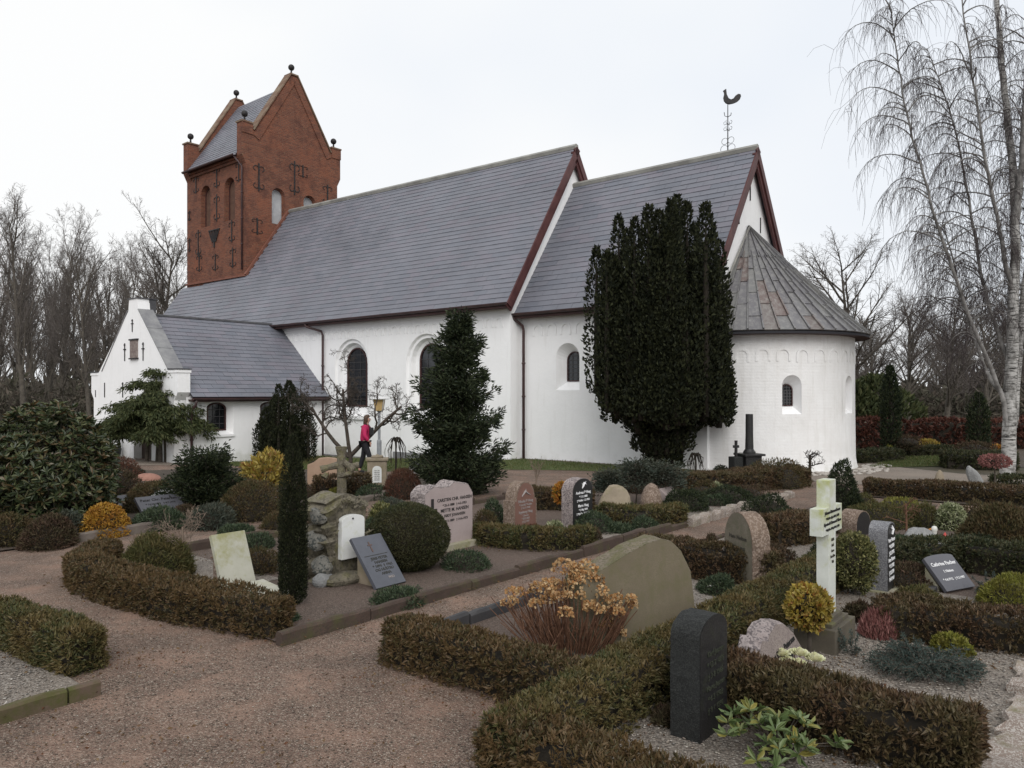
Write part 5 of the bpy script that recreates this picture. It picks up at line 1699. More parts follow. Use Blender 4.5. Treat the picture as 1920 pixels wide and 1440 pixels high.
# 13 grey granite with inlaid white lines of text
p = at_front(1664, 1118, .34, -1, RZE)
g = grave('headstone', p, RZE, 'narrow grey granite headstone with light lettered edge right of the white cross')
MB().box(-.22, .22, -.05, .32, -.02, .03).build('plinth', M['plinth'], g, bevel=.006)
q = round_rect(.34, .80, .10, 10)
stone_mesh('stone', [(x, max(z, .03)) for x, z in q], .20, M['granite_grey'], g, rough=.004, step=.06, seed=13)
MB().add([Vector((x * .97, -.003, max(z * .985, .03))) for x, z in q], [tuple(range(len(q)))]).build('polished_face', M['granite_black'], g, fixn=False)
for i, b in enumerate(('Peter Hansen', '* 4.9.1899', '† 2.3.1976', 'Anna Hansen', '* 1.1.1902', '† 5.6.1991', 'Hvil i fred')): text(g, b, .062, 0, .58 - i * .075, -.006, M['letter_white'], sx=.85)
mb = MB(); mb.tube([(0, -.01, .66), (.02, -.012, .72), (.0, -.01, .76)], [.012, .02, .006], 5); mb.tube([(-.04, -.01, .74), (.02, -.012, .71), (.07, -.01, .70)], [.004, .014, .004], 5); mb.build('bird_emblem', M['letter_white'], g)
MB().box(.05, .55, -.42, -.34, .0, .07).build('stone_border', M['kerb_dark'], g, bevel=.005)

# 14 small grey slab with white name
rz = 0.47
p = at_front(1776, 1119, .52, -1, rz)
g, tx = tilted_slab(p, rz, .52, .42, .30, .27, .04, M['slab_grey'], .04, 'small dark grey tilted slab with arched top and white lettering', M['plinth'], (.48, .3), arched=.035)
for b, s, y in (('Cathrine Fischer', .066, .31), ('f. Nielsen', .046, .22), ('* 4.4.1912   † 9.3.1997', .042, .12)): tx(b, s, .0, y, M['letter_white'])

# 15 smaller stones on the right
p = at_front(1632, 1004, .42, 1, RZE - .25); g = grave('headstone', p, RZE - .25, 'small arched pinkish headstone behind the variegated shrub')
stone_mesh('stone', round_rect(.42, .40, .2, 10), .30, M['sand_rough'], g, rough=.008, step=.06, seed=15)
q = round_rect(.40, .385, .19, 10); MB().add([Vector((x, -.003, z)) for x, z in q], [tuple(range(len(q)))]).build('polished_face', M['granite_black'], g, fixn=False)
p = G(1722, 1036); g = grave('boulder', p, .2, 'pale grey rock beside the white goose ornament'); rock_mesh('stone', (.34, .26, .36), M['rock_grey'], g, 21, .22, c=(0, 0, .02))
p = G(1800, 1032); g = grave('grave_slab', p, .5, 'flat dark rough stone behind the goose ornament'); rock_mesh('stone', (.36, .26, .20), M['granite_black_side'], g, 24, .15, c=(0, 0, .03))
p = G(1762, 913); g = grave('boulder', p, .2, 'small pale round stone on the long brown hedge bed'); rock_mesh('stone', (.13, .11, .40), M['sand'], g, 25, .1, c=(0, 0, .0))
p = G(1836, 918); g = grave('boulder', p, -.2, 'white leaning oblong stone near the birch')
o = rock_mesh('stone', (.16, .13, .40), M['rock_grey'], g, 26, .12, c=(0, 0, .22)); o.rotation_euler = (0, -.5, 0); o.location.x = .05

# 16 back row, left
p = at_front(165, 972, .9, -1, RZE); g, tx = tilted_slab(p, RZE, .80, .34, .20, .30, .05, M['slab_grey'], .12, 'low grey slab half hidden behind the yellow mound shrub', M['sand_rough'])
tx('Jørgen Olsen', .08, -.1, .16, M['letter_slab'])
p = at_front(268, 974, .8, -1, RZE); g, tx = tilted_slab(p, RZE, .82, .40, .26, .32, .06, M['slab_grey'], .10, 'low grey slab with dark lettering between shrubs in the back row', M['sand_rough'])
for b, s, y in (('Peter Chr. Petersen', .085, .27), ('* 14.10.1895   † 8.7.1970', .055, .17), ('Minna', .06, .07)): tx(b, s, 0, y, M['letter_black'])
p = G(318, 944); g = grave('boulder', p, .1, 'long pale grey rock behind the lettered grey slab'); rock_mesh('stone', (.42, .22, .26), M['rock_grey'], g, 31, .2, c=(0, 0, .05))
p = G(275, 902); g = grave('boulder', p, .1, 'smooth salmon red boulder before the porch'); rock_mesh('stone', (.36, .25, .20), M['rock_red'], g, 33, .1, facet=False)

# 17 rustic trunk-like cross
p = G(640, 944); g = grave('rustic_cross', p, RZE - .6, 'mossy stone cross carved like a tree trunk with cut branches', 'cross')
mb = MB()
mb.tube([(0, 0, 0), (.01, 0, .35), (0, 0, .75), (.0, 0, 1.0), (0, 0, 1.12), (0, 0, 1.17)], [.11, .10, .095, .09, .12, .13], 9)
mb.tube([(-.42, 0, .70), (-.28, 0, .74), (0, .02, .80)], [.085, .06, .085], 8); mb.tube([(.36, 0, .78), (.2, 0, .76), (0, .02, .80)], [.07, .055, .08], 8)
mb.tube([(-.30, -.05, .62), (-.36, -.08, .54)], [.05, .07], 8); mb.tube([(.05, -.08, .86), (.22, -.12, .70), (.16, -.14, .58)], [.06, .08, .03], 8)
mb.tube([(-.05, -.08, .55), (.1, -.14, .60), (.2, -.1, .66)], [.03, .05, .03], 7)
o = mb.build('trunk', M['rustic'], g)
# 18 pedestal stone with wreath and plaque
p = at_front(725, 917, .46, 1, RZE - .75); g = grave('pedestal_monument', p, RZE - .75, 'beige pedestal stone with small plaque and carved wreath on top behind the red bush', 'monument')
mb = MB(); mb.box(-.23, .23, 0, .34, 0, .66); mb.build('pedestal', M['sand'], g, bevel=.012)
mb = MB(); mb.box(-.27, .27, -.04, .38, .66, .72); mb.build('cap', M['sand'], g, bevel=.012)
MB().prism(arch(0, .22, .14, .54, .10), lambda x, z, d: Vector((x, d, z)), -.012, .01).build('plaque', M['plaque_white'], g)
for i in range(6): text(g, 'HER HVILER' if i % 2 else 'ANNO 1884', .030, 0, .42 - i * .045, -.016, M['letter_dim'], sx=.8)
mb = MB(); mb.tube([(.11 * math.cos(a_ * .5236), .17 + .10 * math.sin(a_ * .5236), .745) for a_ in range(0, 13)], .04, 7); mb.ball((0, .17, .75), .06, 10, 6); mb.build('wreath', M['sand'], g, shade=True)
# 19 peach headstone with curved top
p = at_front(648, 910, .95, 1, RZE - .85); g = grave('headstone', p, RZE - .85, 'wide peach coloured headstone with wavy top behind the rustic cross')
out = [(-.48, 0), (.48, 0), (.48, .52), (.36, .60), (.2, .66), (0, .68), (-.2, .66), (-.32, .56), (-.48, .50)]
stone_mesh('stone', out, .16, M['peach'], g, bevel=.012)
p = G(778, 890); g = grave('headstone', p, .1, 'small white speckled oval stone left of the dark fir'); rock_mesh('stone', (.19, .09, .34), M['rock_grey'], g, 41, .1, c=(0, 0, .04), facet=False)

# 20 black column monument and its neighbour at the apse
p = G(1405, 895); g = grave('column_monument', p, .25, 'black broken column on a stepped pedestal before the white apse', 'monument')
mb = MB(); mb.box(-.29, .29, -.29, .29, 0, .16); mb.box(-.24, .24, -.24, .24, .16, .58); mb.box(-.31, .31, -.31, .31, .58, .64); mb.build('pedestal', M['granite_black'], g, bevel=.01)
mb = MB(); mb.lathe([(.17, .64), (.17, .68), (.14, .72), (.115, .76), (.105, 1.1), (.10, 1.72)], (0, 0, 0), 18); mb.build('column', M['granite_black'], g, shade=False)
p = G(1380, 896); g = grave('headstone', p, .3, 'dark grey block stone topped by a small iron cross left of the black column')
mb = MB(); mb.box(-.14, .14, -.14, .16, 0, .56); mb.build('block', M['granite_black_side'], g, bevel=.02)
mb = MB(); mb.box(-.03, .03, -.03, .03, .56, 1.0); mb.box(-.085, .085, -.025, .025, .80, .87); mb.build('iron_cross', M['iron'], g)

# goose ornament and small lamp, white
M['ceramic'] = m_simple('white_glaze', (0.62, 0.61, 0.57), rough=.35)
M['ceramic_red'] = m_simple('red_glaze', (0.45, 0.06, 0.05), rough=.4)
p = G(1752, 1035); g = grave('goose_ornament', p, -.5, 'white ceramic goose ornament standing before pale rock', 'ornament')
mb = MB(); mb.lathe([(.02, .0), (.075, .02), (.10, .08), (.085, .14), (.05, .18), (.03, .24), (.035, .28), (.045, .31), (.03, .35), (.005, .36)], (0, 0, .0), 12); mb.tube([(.05, 0, .10), (.14, 0, .13), (.17, 0, .17)], [.06, .045, .01], 8)
mb.build('body', M['ceramic'], g, shade=True)
mb = MB(); mb.tube([(-.035, 0, .31), (-.075, 0, .30)], [.018, .006], 6); mb.build('beak', m_simple('orange_glaze', (.6, .25, .05), rough=.4), g)
p = G(1772, 1037); g = grave('ornament', p, 0, 'small white garden figure with a red cap beside the goose', 'ornament')
mb = MB(); mb.lathe([(.05, 0), (.06, .04), (.045, .11), (.03, .14), (.035, .17), (.03, .2)], (0, 0, 0), 10); mb.build('body', M['ceramic'], g, shade=True)
mb = MB(); mb.lathe([(.04, .19), (.03, .23), (.004, .28)], (0, 0, 0), 10); mb.build('cap', M['ceramic_red'], g, shade=True)
# ------------------------------------------------------------------ shrubs and garden plants
def mleaf(key, cols, **k):
    M[key] = m_leaf(key + '_leaf', cols, **k)


mleaf('yew', [(0.010, 0.013, 0.007), (0.017, 0.020, 0.011), (0.025, 0.029, 0.014), (0.036, 0.040, 0.018)], rough=.7, spec=.15)
mleaf('fir', [(0.014, 0.021, 0.012), (0.024, 0.033, 0.017), (0.036, 0.047, 0.022), (0.050, 0.062, 0.030)], rough=.65, spec=.2)
mleaf('cypress', [(0.035, 0.046, 0.018), (0.055, 0.068, 0.026), (0.078, 0.092, 0.035), (0.10, 0.105, 0.045)], patch=(0.03, 0.04, 0.018), pscale=6, rough=.65, spec=.2)
mleaf('dark', [(0.012, 0.018, 0.010), (0.021, 0.030, 0.015), (0.033, 0.044, 0.020), (0.048, 0.058, 0.026)], rough=.6, spec=.2)
mleaf('box', [(0.022, 0.027, 0.012), (0.036, 0.044, 0.017), (0.050, 0.058, 0.023), (0.068, 0.066, 0.028)], rough=.5, patch=(0.07, 0.058, 0.028), pscale=2.5)
mleaf('rhodo', [(0.024, 0.036, 0.016), (0.040, 0.056, 0.024), (0.062, 0.080, 0.034), (0.11, 0.125, 0.055), (0.10, 0.065, 0.03)], rough=.38, spec=.5)
mleaf('rhodo_light', [(0.07, 0.11, 0.035), (0.11, 0.155, 0.05), (0.13, 0.18, 0.07), (0.16, 0.20, 0.085), (0.10, 0.14, 0.05), (0.26, 0.23, 0.06)], rough=.4, spec=.45)
mleaf('yellow', [(0.30, 0.16, 0.022), (0.42, 0.25, 0.035), (0.36, 0.17, 0.02), (0.50, 0.33, 0.06), (0.20, 0.09, 0.015)], patch=(0.26, 0.10, 0.02), pscale=6, rough=.5)
mleaf('gold', [(0.28, 0.20, 0.03), (0.40, 0.30, 0.06), (0.20, 0.16, 0.03), (0.50, 0.40, 0.12), (0.22, 0.09, 0.02)], patch=(0.16, 0.12, 0.03), pscale=6, rough=.5)
mleaf('varieg', [(0.06, 0.075, 0.025), (0.16, 0.16, 0.06), (0.34, 0.32, 0.14), (0.05, 0.06, 0.02), (0.10, 0.10, 0.035)], patch=(0.07, 0.06, 0.025), pscale=6, rough=.5)
mleaf('varieg_white', [(0.06, 0.08, 0.03), (0.40, 0.42, 0.24), (0.14, 0.17, 0.07), (0.52, 0.53, 0.36), (0.07, 0.09, 0.03)], rough=.5)
mleaf('limegreen', [(0.13, 0.14, 0.02), (0.20, 0.20, 0.03), (0.10, 0.11, 0.02), (0.26, 0.25, 0.05)], patch=(0.10, 0.075, 0.02), pscale=6, rough=.6)
mleaf('redtwig', [(0.075, 0.028, 0.018), (0.11, 0.042, 0.026), (0.15, 0.065, 0.04), (0.055, 0.025, 0.016)], patch=(0.06, 0.045, 0.025), pscale=6, rough=.7)
mleaf('heather', [(0.045, 0.026, 0.018), (0.075, 0.042, 0.028), (0.055, 0.045, 0.02), (0.10, 0.06, 0.04)], patch=(0.05, 0.05, 0.022), pscale=6, rough=.8)
mleaf('pinkheath', [(0.20, 0.075, 0.07), (0.28, 0.12, 0.11), (0.14, 0.06, 0.05), (0.34, 0.17, 0.15)], rough=.8)
mleaf('juniper', [(0.035, 0.048, 0.036), (0.055, 0.07, 0.055), (0.08, 0.095, 0.075), (0.04, 0.048, 0.03)], patch=(0.07, 0.06, 0.04), pscale=6, rough=.7)
mleaf('spruce', [(0.022, 0.036, 0.018), (0.035, 0.055, 0.028), (0.055, 0.078, 0.042), (0.075, 0.095, 0.05)], rough=.6)
mleaf('bluespruce', [(0.035, 0.055, 0.048), (0.055, 0.08, 0.07), (0.08, 0.11, 0.095), (0.05, 0.06, 0.05)], rough=.6)
mleaf('brown_green', [(0.035, 0.036, 0.014), (0.06, 0.055, 0.02), (0.085, 0.062, 0.026), (0.045, 0.052, 0.018), (0.10, 0.075, 0.03)], patch=(0.10, 0.055, 0.03), pscale=6, rough=.7)
mleaf('grassmound', [(0.045, 0.05, 0.015), (0.075, 0.078, 0.022), (0.10, 0.085, 0.03), (0.055, 0.065, 0.02)], patch=(0.11, 0.075, 0.03), pscale=6, rough=.7)
mleaf('orange', [(0.30, 0.10, 0.02), (0.42, 0.20, 0.03), (0.36, 0.13, 0.02), (0.48, 0.28, 0.06), (0.20, 0.15, 0.03)], rough=.5)
mleaf('dryflower', [(0.34, 0.20, 0.085), (0.44, 0.29, 0.14), (0.52, 0.38, 0.22), (0.30, 0.14, 0.05), (0.40, 0.22, 0.09)], rough=.7)
M['redstem'] = m_simple('red_brown_stem', (0.085, 0.04, 0.024), (0.17, 0.088, 0.052), 20, .8)
M['twig_light'] = m_simple('pale_twig', (0.15, 0.11, 0.085), (0.22, 0.17, 0.13), 20, .85)
M['twig_grey'] = m_simple('grey_twig', (0.06, 0.05, 0.042), (0.10, 0.085, 0.07), 20, .9)


def sphere_dirs(n, r, lower=-0.2):
    z = r.random(n) * (1 - lower) + lower
    a = r.random(n) * 2 * np.pi
    s = np.sqrt(np.maximum(0, 1 - z * z))
    return np.stack([s * np.cos(a), s * np.sin(a), z], 1)


def bush(u, v, wpx, hpx, mat, label, n=2500, L=.05, W=.02, name='shrub', cat='shrub', stem=0.0, lump=.20, lf=5.0, up=.4, out=.8, seed=1, shape='diamond', core=.86, depth=.25, sq=1.0, group=None, ball=False, z0=None, loc=None, rnd=.6, core_mat=None):
    r = np.random.default_rng(seed)
    p = G(u, v) if loc is None else Vector(loc)
    k = PX(p)
    R, h = wpx * k / 2, hpx * k
    g = empty(name, (p[0], p[1], p[2]), 0, label, cat, group)
    if ball:
        hz_ = (h - stem) / 2; c = np.array([0, 0, stem + hz_]); rad = np.array([R, R, hz_]); lower = -.95
    else:
        c = np.array([0, 0, 0.0]); rad = np.array([R, R, h]); lower = .0
    D = sphere_dirs(n, r, lower)
    Ds = np.sign(D) * np.abs(D) ** sq; Ds = Ds if sq == 1 else Ds / np.max(np.abs(Ds), axis=1, keepdims=True) * np.maximum(np.max(np.abs(D), axis=1, keepdims=True), .8)
    f = 1 + lump * lumps(D * 1.0, lf, seed, 3) - depth * r.random(n) ** 2.2
    P = c + Ds * rad * f[:, None]
    P[:, 2] = np.maximum(P[:, 2], .01)
    A = D * out + np.array([0, 0, up]) + r.normal(size=(n, 3)) * rnd
    leaf_mesh('foliage', P, A, L * (.6 + .8 * r.random(n)), W * (.7 + .6 * r.random(n)), r, M[mat], g, shape=shape)
    if core: ellipsoid_core('twig_core', c, rad * core * .9, core_mat or M['twig'], g, seed + 3, lump, flat=0.0 if not ball else None)
    if stem > 0:
        mb = MB(); mb.tube([(0, 0, -.03), (.01, .0, stem * .5), (0, .01, stem + (h - stem) * .4)], [.02 + .006 * h, .018, .012], 7); mb.build('stem', M['bark'], g)
    return g


bush(766, 1070, 150, 126, 'box', 'large dark ball shaped box bush beside the pink headstone', 26000, .030, .013, 'ball_bush', lump=.06, depth=.10, core=.95, seed=2, sq=1.0, ball=True, rnd=.7)
bush(195, 1004, 93, 58, 'yellow', 'mound of golden yellow leaves in front of the low grey slab', 5200, .042, .024, seed=3, lump=.18, up=.2)
bush(755, 934, 72, 54, 'redtwig', 'rust red dome shaped bush left of the pink headstone', 5200, .07, .010, seed=4, lump=.05, up=.9, out=.6, rnd=.3)
bush(295, 1085, 130, 78, 'grassmound', 'green brown grassy mound shrub behind the long low hedge', 6500, .085, .012, seed=5, lump=.14, up=.7, out=.6)
bush(470, 972, 120, 70, 'brown_green', 'broad brown green clipped mound behind the thin cypress', 5200, .055, .02, seed=6)
bush(395, 990, 80, 44, 'juniper', 'blue green juniper at the kerb in the back row', 2600, .08, .018, seed=7, lump=.25)
bush(300, 990, 100, 36, 'spruce', 'dark green low shrub right of the yellow mound', 2600, .07, .02, seed=8, lump=.25)
bush(90, 1026, 92, 56, 'heather', 'reddish brown mound bush in front of the rhododendron', 4000, .06, .018, seed=9, lump=.15)
bush(12, 1022, 100, 58, 'brown_green', 'brown green mound bush at the left edge', 4000, .06, .018, seed=10, lump=.15)
bush(130, 1010, 60, 50, 'juniper', 'grey green low shrub between the brown mound and the kerb', 1800, .07, .02, seed=11, lump=.2)
bush(215, 925, 100, 46, 'heather', 'brown heather shrub under the rhododendron edge', 3200, .08, .02, seed=12, lump=.2)
bush(222, 898, 85, 38, 'redtwig', 'low red brown shrub before the porch', 2200, .09, .02, seed=13, lump=.2)
bush(310, 928, 120, 24, 'brown_green', 'long low brown green ground shrub behind the grey rock', 3500, .08, .022, seed=14, lump=.25)
bush(245, 897, 50, 18, 'juniper', 'grey low bush beside the red boulder', 1400, .09, .025, seed=15)
bush(375, 905, 60, 20, 'brown_green', 'low hedge-like shrub right of the red boulder', 1800, .09, .024, seed=16, lump=.2)
bush(495, 912, 92, 62, 'gold', 'loose shrub with golden yellow leaves behind the thin cypress', 1500, .13, .06, seed=17, lump=.3, core=.5, depth=.6)
bush(420, 930, 130, 40, 'heather', 'brown ground shrub left of the golden shrub', 3000, .08, .02, seed=18, lump=.2)
bush(630, 938, 34, 22, 'limegreen', 'small lime green dwarf shrub at the foot of the rustic cross', 900, .05, .02, seed=19)
bush(700, 935, 70, 22, 'spruce', 'low dark green ground cover before the pedestal stone', 1200, .07, .02, seed=20, lump=.3)
bush(716, 985, 48, 40, 'varieg', 'cream edged leafy shrub behind the ball bush', 900, .07, .035, seed=21, core=.7)
bush(700, 1000, 60, 24, 'spruce', 'dark green sprigs between rustic monument and ball bush', 1200, .06, .016, seed=22)
bush(600, 870, 60, 10, 'grassmound', 'tuft of longer grass by the church wall', 400, .1, .02, seed=23)
bush(1455, 912, 120, 50, 'brown_green', 'mixed brown heather bed before the apse wall', 3600, .07, .02, seed=24, lump=.3)
bush(1285, 958, 84, 40, 'dark', 'dark green spreading juniper beside the granite kerb', 3200, .06, .016, seed=25, lump=.2)
bush(1365, 944, 104, 32, 'dark', 'second dark spreading juniper nearer the apse', 3200, .06, .016, seed=26, lump=.2)
bush(1440, 975, 90, 48, 'dark', 'dark low shrub behind the domed headstone', 2600, .06, .016, seed=27, lump=.2)
bush(1480, 1000, 90, 44, 'dark', 'dark green spreading shrub left of the white cross', 3000, .06, .016, seed=28, lump=.25)
bush(1352, 893, 26, 20, 'dark', 'small round dark green ball bush at the chancel wall', 900, .05, .016, seed=29, ball=True)
bush(1195, 925, 60, 30, 'heather', 'brown heather behind the pale boulder', 1800, .07, .018, seed=30, lump=.2)
bush(1210, 1000, 52, 30, 'spruce', 'spruce green sprigs on the pale pebble bed', 1300, .06, .014, seed=31, lump=.3)
bush(1115, 998, 90, 32, 'spruce', 'spruce green grave cover in front of the black headstone', 2600, .06, .014, seed=32, lump=.3)
bush(1095, 985, 34, 26, 'limegreen', 'yellow green dwarf plant on the spruce cover', 500, .05, .02, seed=33)
bush(1115, 1030, 30, 36, 'heather', 'dark red heather at the end of the mixed hedge', 800, .05, .014, seed=34)
# right-hand side
bush(1602, 1120, 74, 122, 'varieg', 'cream and green variegated standard shrub right of the white cross', 5200, .04, .022, 'variegated_shrub', seed=40, ball=True, stem=.06, lump=.30, depth=.5)
bush(1783, 995, 54, 52, 'varieg_white', 'round white variegated bush behind the goose ornament', 2400, .045, .024, seed=41, lump=.1)
bush(1880, 1042, 150, 92, 'brown_green', 'big brown green thuja bush at the right edge', 9000, .075, .02, seed=42, lump=.15, up=.8)
bush(1895, 1140, 110, 58, 'limegreen', 'yellow green heath cushion beside the small tilted slab', 5200, .04, .010, seed=43, lump=.2, up=.6)
bush(1648, 1198, 66, 50, 'pinkheath', 'pink winter heath tuft right of the cross plinth', 2600, .07, .007, seed=44, lump=.1, up=1.2, out=.3, rnd=.25)
bush(1785, 1228, 70, 38, 'limegreen', 'small yellow leaved dwarf shrub on the pale pebbles', 1300, .036, .02, seed=45, lump=.2)
bush(1700, 1100, 110, 40, 'heather', 'reddish heath behind the narrow grey headstone', 2600, .05, .014, seed=46, lump=.3)
bush(1720, 1140, 90, 34, 'grassmound', 'green ground cover left of the small tilted slab', 1800, .05, .014, seed=47, lump=.3)
bush(1650, 985, 130, 40, 'grassmound', 'green and brown ground shrub behind the arched pink headstone', 3800, .06, .016, seed=48, lump=.25)
bush(1735, 990, 50, 44, 'grassmound', 'yellowish tuft beside the white variegated bush', 1200, .09, .012, seed=49, up=1.0, lump=.2)
bush(1690, 1075, 110, 70, 'spruce', 'dark leafy shrub below the pale grey rock', 3800, .05, .02, seed=50, lump=.25)
bush(1840, 1055, 120, 46, 'dark', 'dark low conifer before the thuja bush', 2800, .05, .014, seed=51, lump=.25)
bush(1916, 1052, 26, 40, 'orange', 'small orange red plant at the right edge', 400, .05, .02, seed=52)
bush(1580, 966, 66, 92, 'dark', 'dark upright dwarf conifer behind the white cross', 5200, .06, .018, 'dwarf_conifer', seed=53, lump=.30, lf=5, up=.5, core=.75)
bush(1600, 968, 40, 40, 'dark', 'low dark companion of the dwarf conifer behind the cross', 1600, .06, .018, seed=54, lump=.3)
bush(1865, 915, 52, 62, 'pinkheath', 'small standard tree with dry pinkish leaves before the birch', 1100, .06, .03, 'standard_shrub', seed=55, ball=True, stem=.50, lump=.15, core=.55)
bush(1740, 852, 36, 26, 'gold', 'yellow gold bush in front of the beech hedge', 900, .10, .05, seed=56, ball=True, stem=.15)
bush(1668, 860, 18, 22, 'limegreen', 'small lime yellow bush at the dark hedge left of the lawn', 400, .09, .04, seed=57)
bush(1876, 862, 30, 26, 'orange', 'orange leaved bush beside the birch trunk', 600, .09, .04, seed=58, ball=True, stem=.3)
bush(1830, 868, 70, 40, 'heather', 'dull red shrub behind the dark hedge near the birch', 1600, .09, .03, seed=59, ball=True)
bush(1695, 858, 60, 40, 'heather', 'brownish weeping shrub beside the columnar thuja', 1200, .1, .02, seed=60, ball=True, stem=.3)
bush(1516, 1236, 72, 136, 'gold', 'round yellow leaved standard beside the white cross', 1700, .045, .034, 'standard_shrub', seed=61, ball=True, stem=.26, lump=.20, core=.9)
bush(1055, 992, 34, 86, 'orange', 'little standard tree with orange leaves before the black headstone', 900, .055, .028, 'standard_shrub', seed=62, ball=True, stem=.42, lump=.1, core=.8)
# ground covers round the graves
for i, (u, v, w, h, m, lab) in enumerate((
        (745, 1132, 100, 26, 'spruce', 'spruce sprigs laid before the dark tilted slab'), (875, 1066, 96, 30, 'spruce', 'spruce sprigs laid before the pink headstone'),
        (525, 1166, 66, 20, 'spruce', 'spruce sprigs at the end of the long low hedge'), (480, 1075, 90, 46, 'brown_green', 'dark shrub between lichen covered slab and cypress'),
        (1345, 1115, 70, 34, 'spruce', 'dark green hellebore clump left of the domed headstone'), (480, 1030, 70, 26, 'spruce', 'green ground cover behind the lichen covered slab'),
        (560, 1000, 60, 30, 'heather', 'brown heath behind the rustic monument'), (910, 1015, 50, 60, 'brown_green', 'yellowish green shrub behind the pink headstone'),
        (1255, 1360, 60, 24, 'heather', 'few dry brown sprigs beside the black headstone'))):
    bush(u, v, w, h, m, lab, 2200, .05, .012, 'grave_cover', 'plant', seed=80 + i, lump=.3, up=.5)


GC = 'low ground shrubs filling the grave beds'
for i, (u, v, w, h, m, lab) in enumerate((
        (925, 988, 44, 52, 'spruce', 'dark green upright shrub between the pink and red headstones'), (1250, 935, 62, 30, 'heather', 'brown heath left of the pale tilted slab'),
        (1325, 932, 84, 28, 'brown_green', 'mixed low heath behind the spreading junipers'), (1405, 938, 92, 30, 'heather', 'brown heath between junipers and apse'),
        (1345, 948, 60, 22, 'spruce', 'low green cushion at the end of the granite kerb'), (1345, 930, 26, 26, 'varieg_white', 'small white flowering plant beside the pale tilted slab'),
        (1555, 1062, 70, 44, 'dark', 'dark shrub directly behind the shaft of the white cross'), (1455, 1062, 70, 40, 'heather', 'brown heath right of the domed headstone'),
        (1615, 1168, 56, 34, 'heather', 'dry brown heath behind the cross plinth'), (1700, 1150, 60, 30, 'brown_green', 'brown green cushion before the narrow grey headstone'),
        (1770, 1150, 90, 22, 'heather', 'low rusty ground cover before the small tilted slab'), (1690, 960, 90, 24, 'limegreen', 'yellow green heath carpet below the long brown hedge'),
        (1610, 950, 60, 22, 'grassmound', 'green grassy tuft left of the yellow green heath carpet'), (1835, 985, 60, 40, 'brown_green', 'brown green bush right of the white variegated bush'),
        (1560, 1000, 60, 36, 'heather', 'brown heath left of the arched pink headstone'), (560, 940, 54, 36, 'heather', 'brown heath between golden shrub and rustic cross'),
        (520, 990, 60, 26, 'brown_green', 'low clipped cushion at the kerb behind the thin cypress'), (60, 962, 70, 40, 'redtwig', 'reddish twiggy shrub under the rhododendron'),
        (445, 1002, 60, 18, 'spruce', 'low green strip at the foot of the broad mound'), (650, 965, 64, 22, 'brown_green', 'low shrub at the kerb below the rustic cross'),
        (600, 962, 44, 26, 'limegreen', 'yellowish cushion left of the rustic cross'), (735, 955, 60, 18, 'juniper', 'grey green low plant before the red dome bush'),
        (1305, 1075, 56, 34, 'brown_green', 'small shrub between the big mossy headstone and the domed one'), (1330, 1055, 44, 50, 'heather', 'twiggy brown plant left of the domed headstone'),
        (1000, 1010, 40, 22, 'redtwig', 'red heath at the foot of the red headstone'), (1165, 1000, 50, 16, 'spruce', 'thin green sprigs on the pale pebble bed'),
        (1265, 905, 60, 26, 'brown_green', 'low shrub under the great yew'), (1420, 905, 46, 24, 'heather', 'brown heath right of the black column'),
        (880, 925, 70, 26, 'dark', 'dark low growth at the foot of the fir'), (1040, 1000, 30, 20, 'varieg_white', 'pale flowers before the black headstone'),
        (345, 975, 60, 24, 'heather', 'brown heath before the lettered grey slab'), (250, 962, 44, 32, 'brown_green', 'brown tuft between the two low grey slabs'))):
    bush(u, v, w, h, m, lab, 1500, .055, .016, 'ground_shrub', 'plant', seed=200 + i, lump=.35, up=.6, group=GC)


# rhododendrons: leaf whorls on short shoots
def whorl_shrub(u, v, wpx, hpx, mat, label, nw, L, W, seed, name='rhododendron', per=9, low=-.1, loc=None):
    r = np.random.default_rng(seed)
    p = G(u, v); k = PX(p); R, h = wpx * k / 2, hpx * k
    g = empty(name, p, 0, label, 'shrub')
    D = sphere_dirs(nw, r, low)
    f = 1 + .34 * lumps(D, 5.5, seed, 3) - .45 * r.random(nw) ** 2
    P = np.array([0, 0, h * .42]) + D * np.array([R, R, h * .58]) * f[:, None]
    P[:, 2] = np.maximum(P[:, 2], .06)
    ax = unit(D * .7 + np.array([0, 0, .8]) + r.normal(size=(nw, 3)) * .25)
    PP, AA = [], []
    for j in range(per):
        a = 2 * np.pi * j / per + r.random(nw)
        e1 = unit(np.cross(ax, np.array([.3, .5, .8]))); e2 = np.cross(ax, e1)
        d = e1 * np.cos(a)[:, None] + e2 * np.sin(a)[:, None]
        PP.append(P); AA.append(d + ax * (.25 + .4 * r.random((nw, 1))))
    PP, AA = np.concatenate(PP), np.concatenate(AA)
    leaf_mesh('foliage', PP, AA, L * (.75 + .5 * r.random(len(PP))), W * (.8 + .4 * r.random(len(PP))), r, M[mat], g, bend=.10, shape='broad')
    mb = MB()
    for i in range(min(nw, 160)):
        q = Vector(P[i]); b = Vector((q.x * .15, q.y * .15, 0))
        mb.tube([b, b.lerp(q, .5) + Vector((0, 0, .06)), q], [.014 * h + .003, .008 * h + .002, .003], 5)
    mb.build('branches', M['bark'], g)
    return g


whorl_shrub(85, 990, 250, 222, 'rhodo', 'large rhododendron with olive green leaves at the left edge', 1500, .125, .040, 3, low=-.65)
whorl_shrub(1460, 1432, 205, 92, 'rhodo_light', 'young rhododendron with fresh light green leaves beside the black headstone', 34, .085, .026, 5, per=10, low=.1)

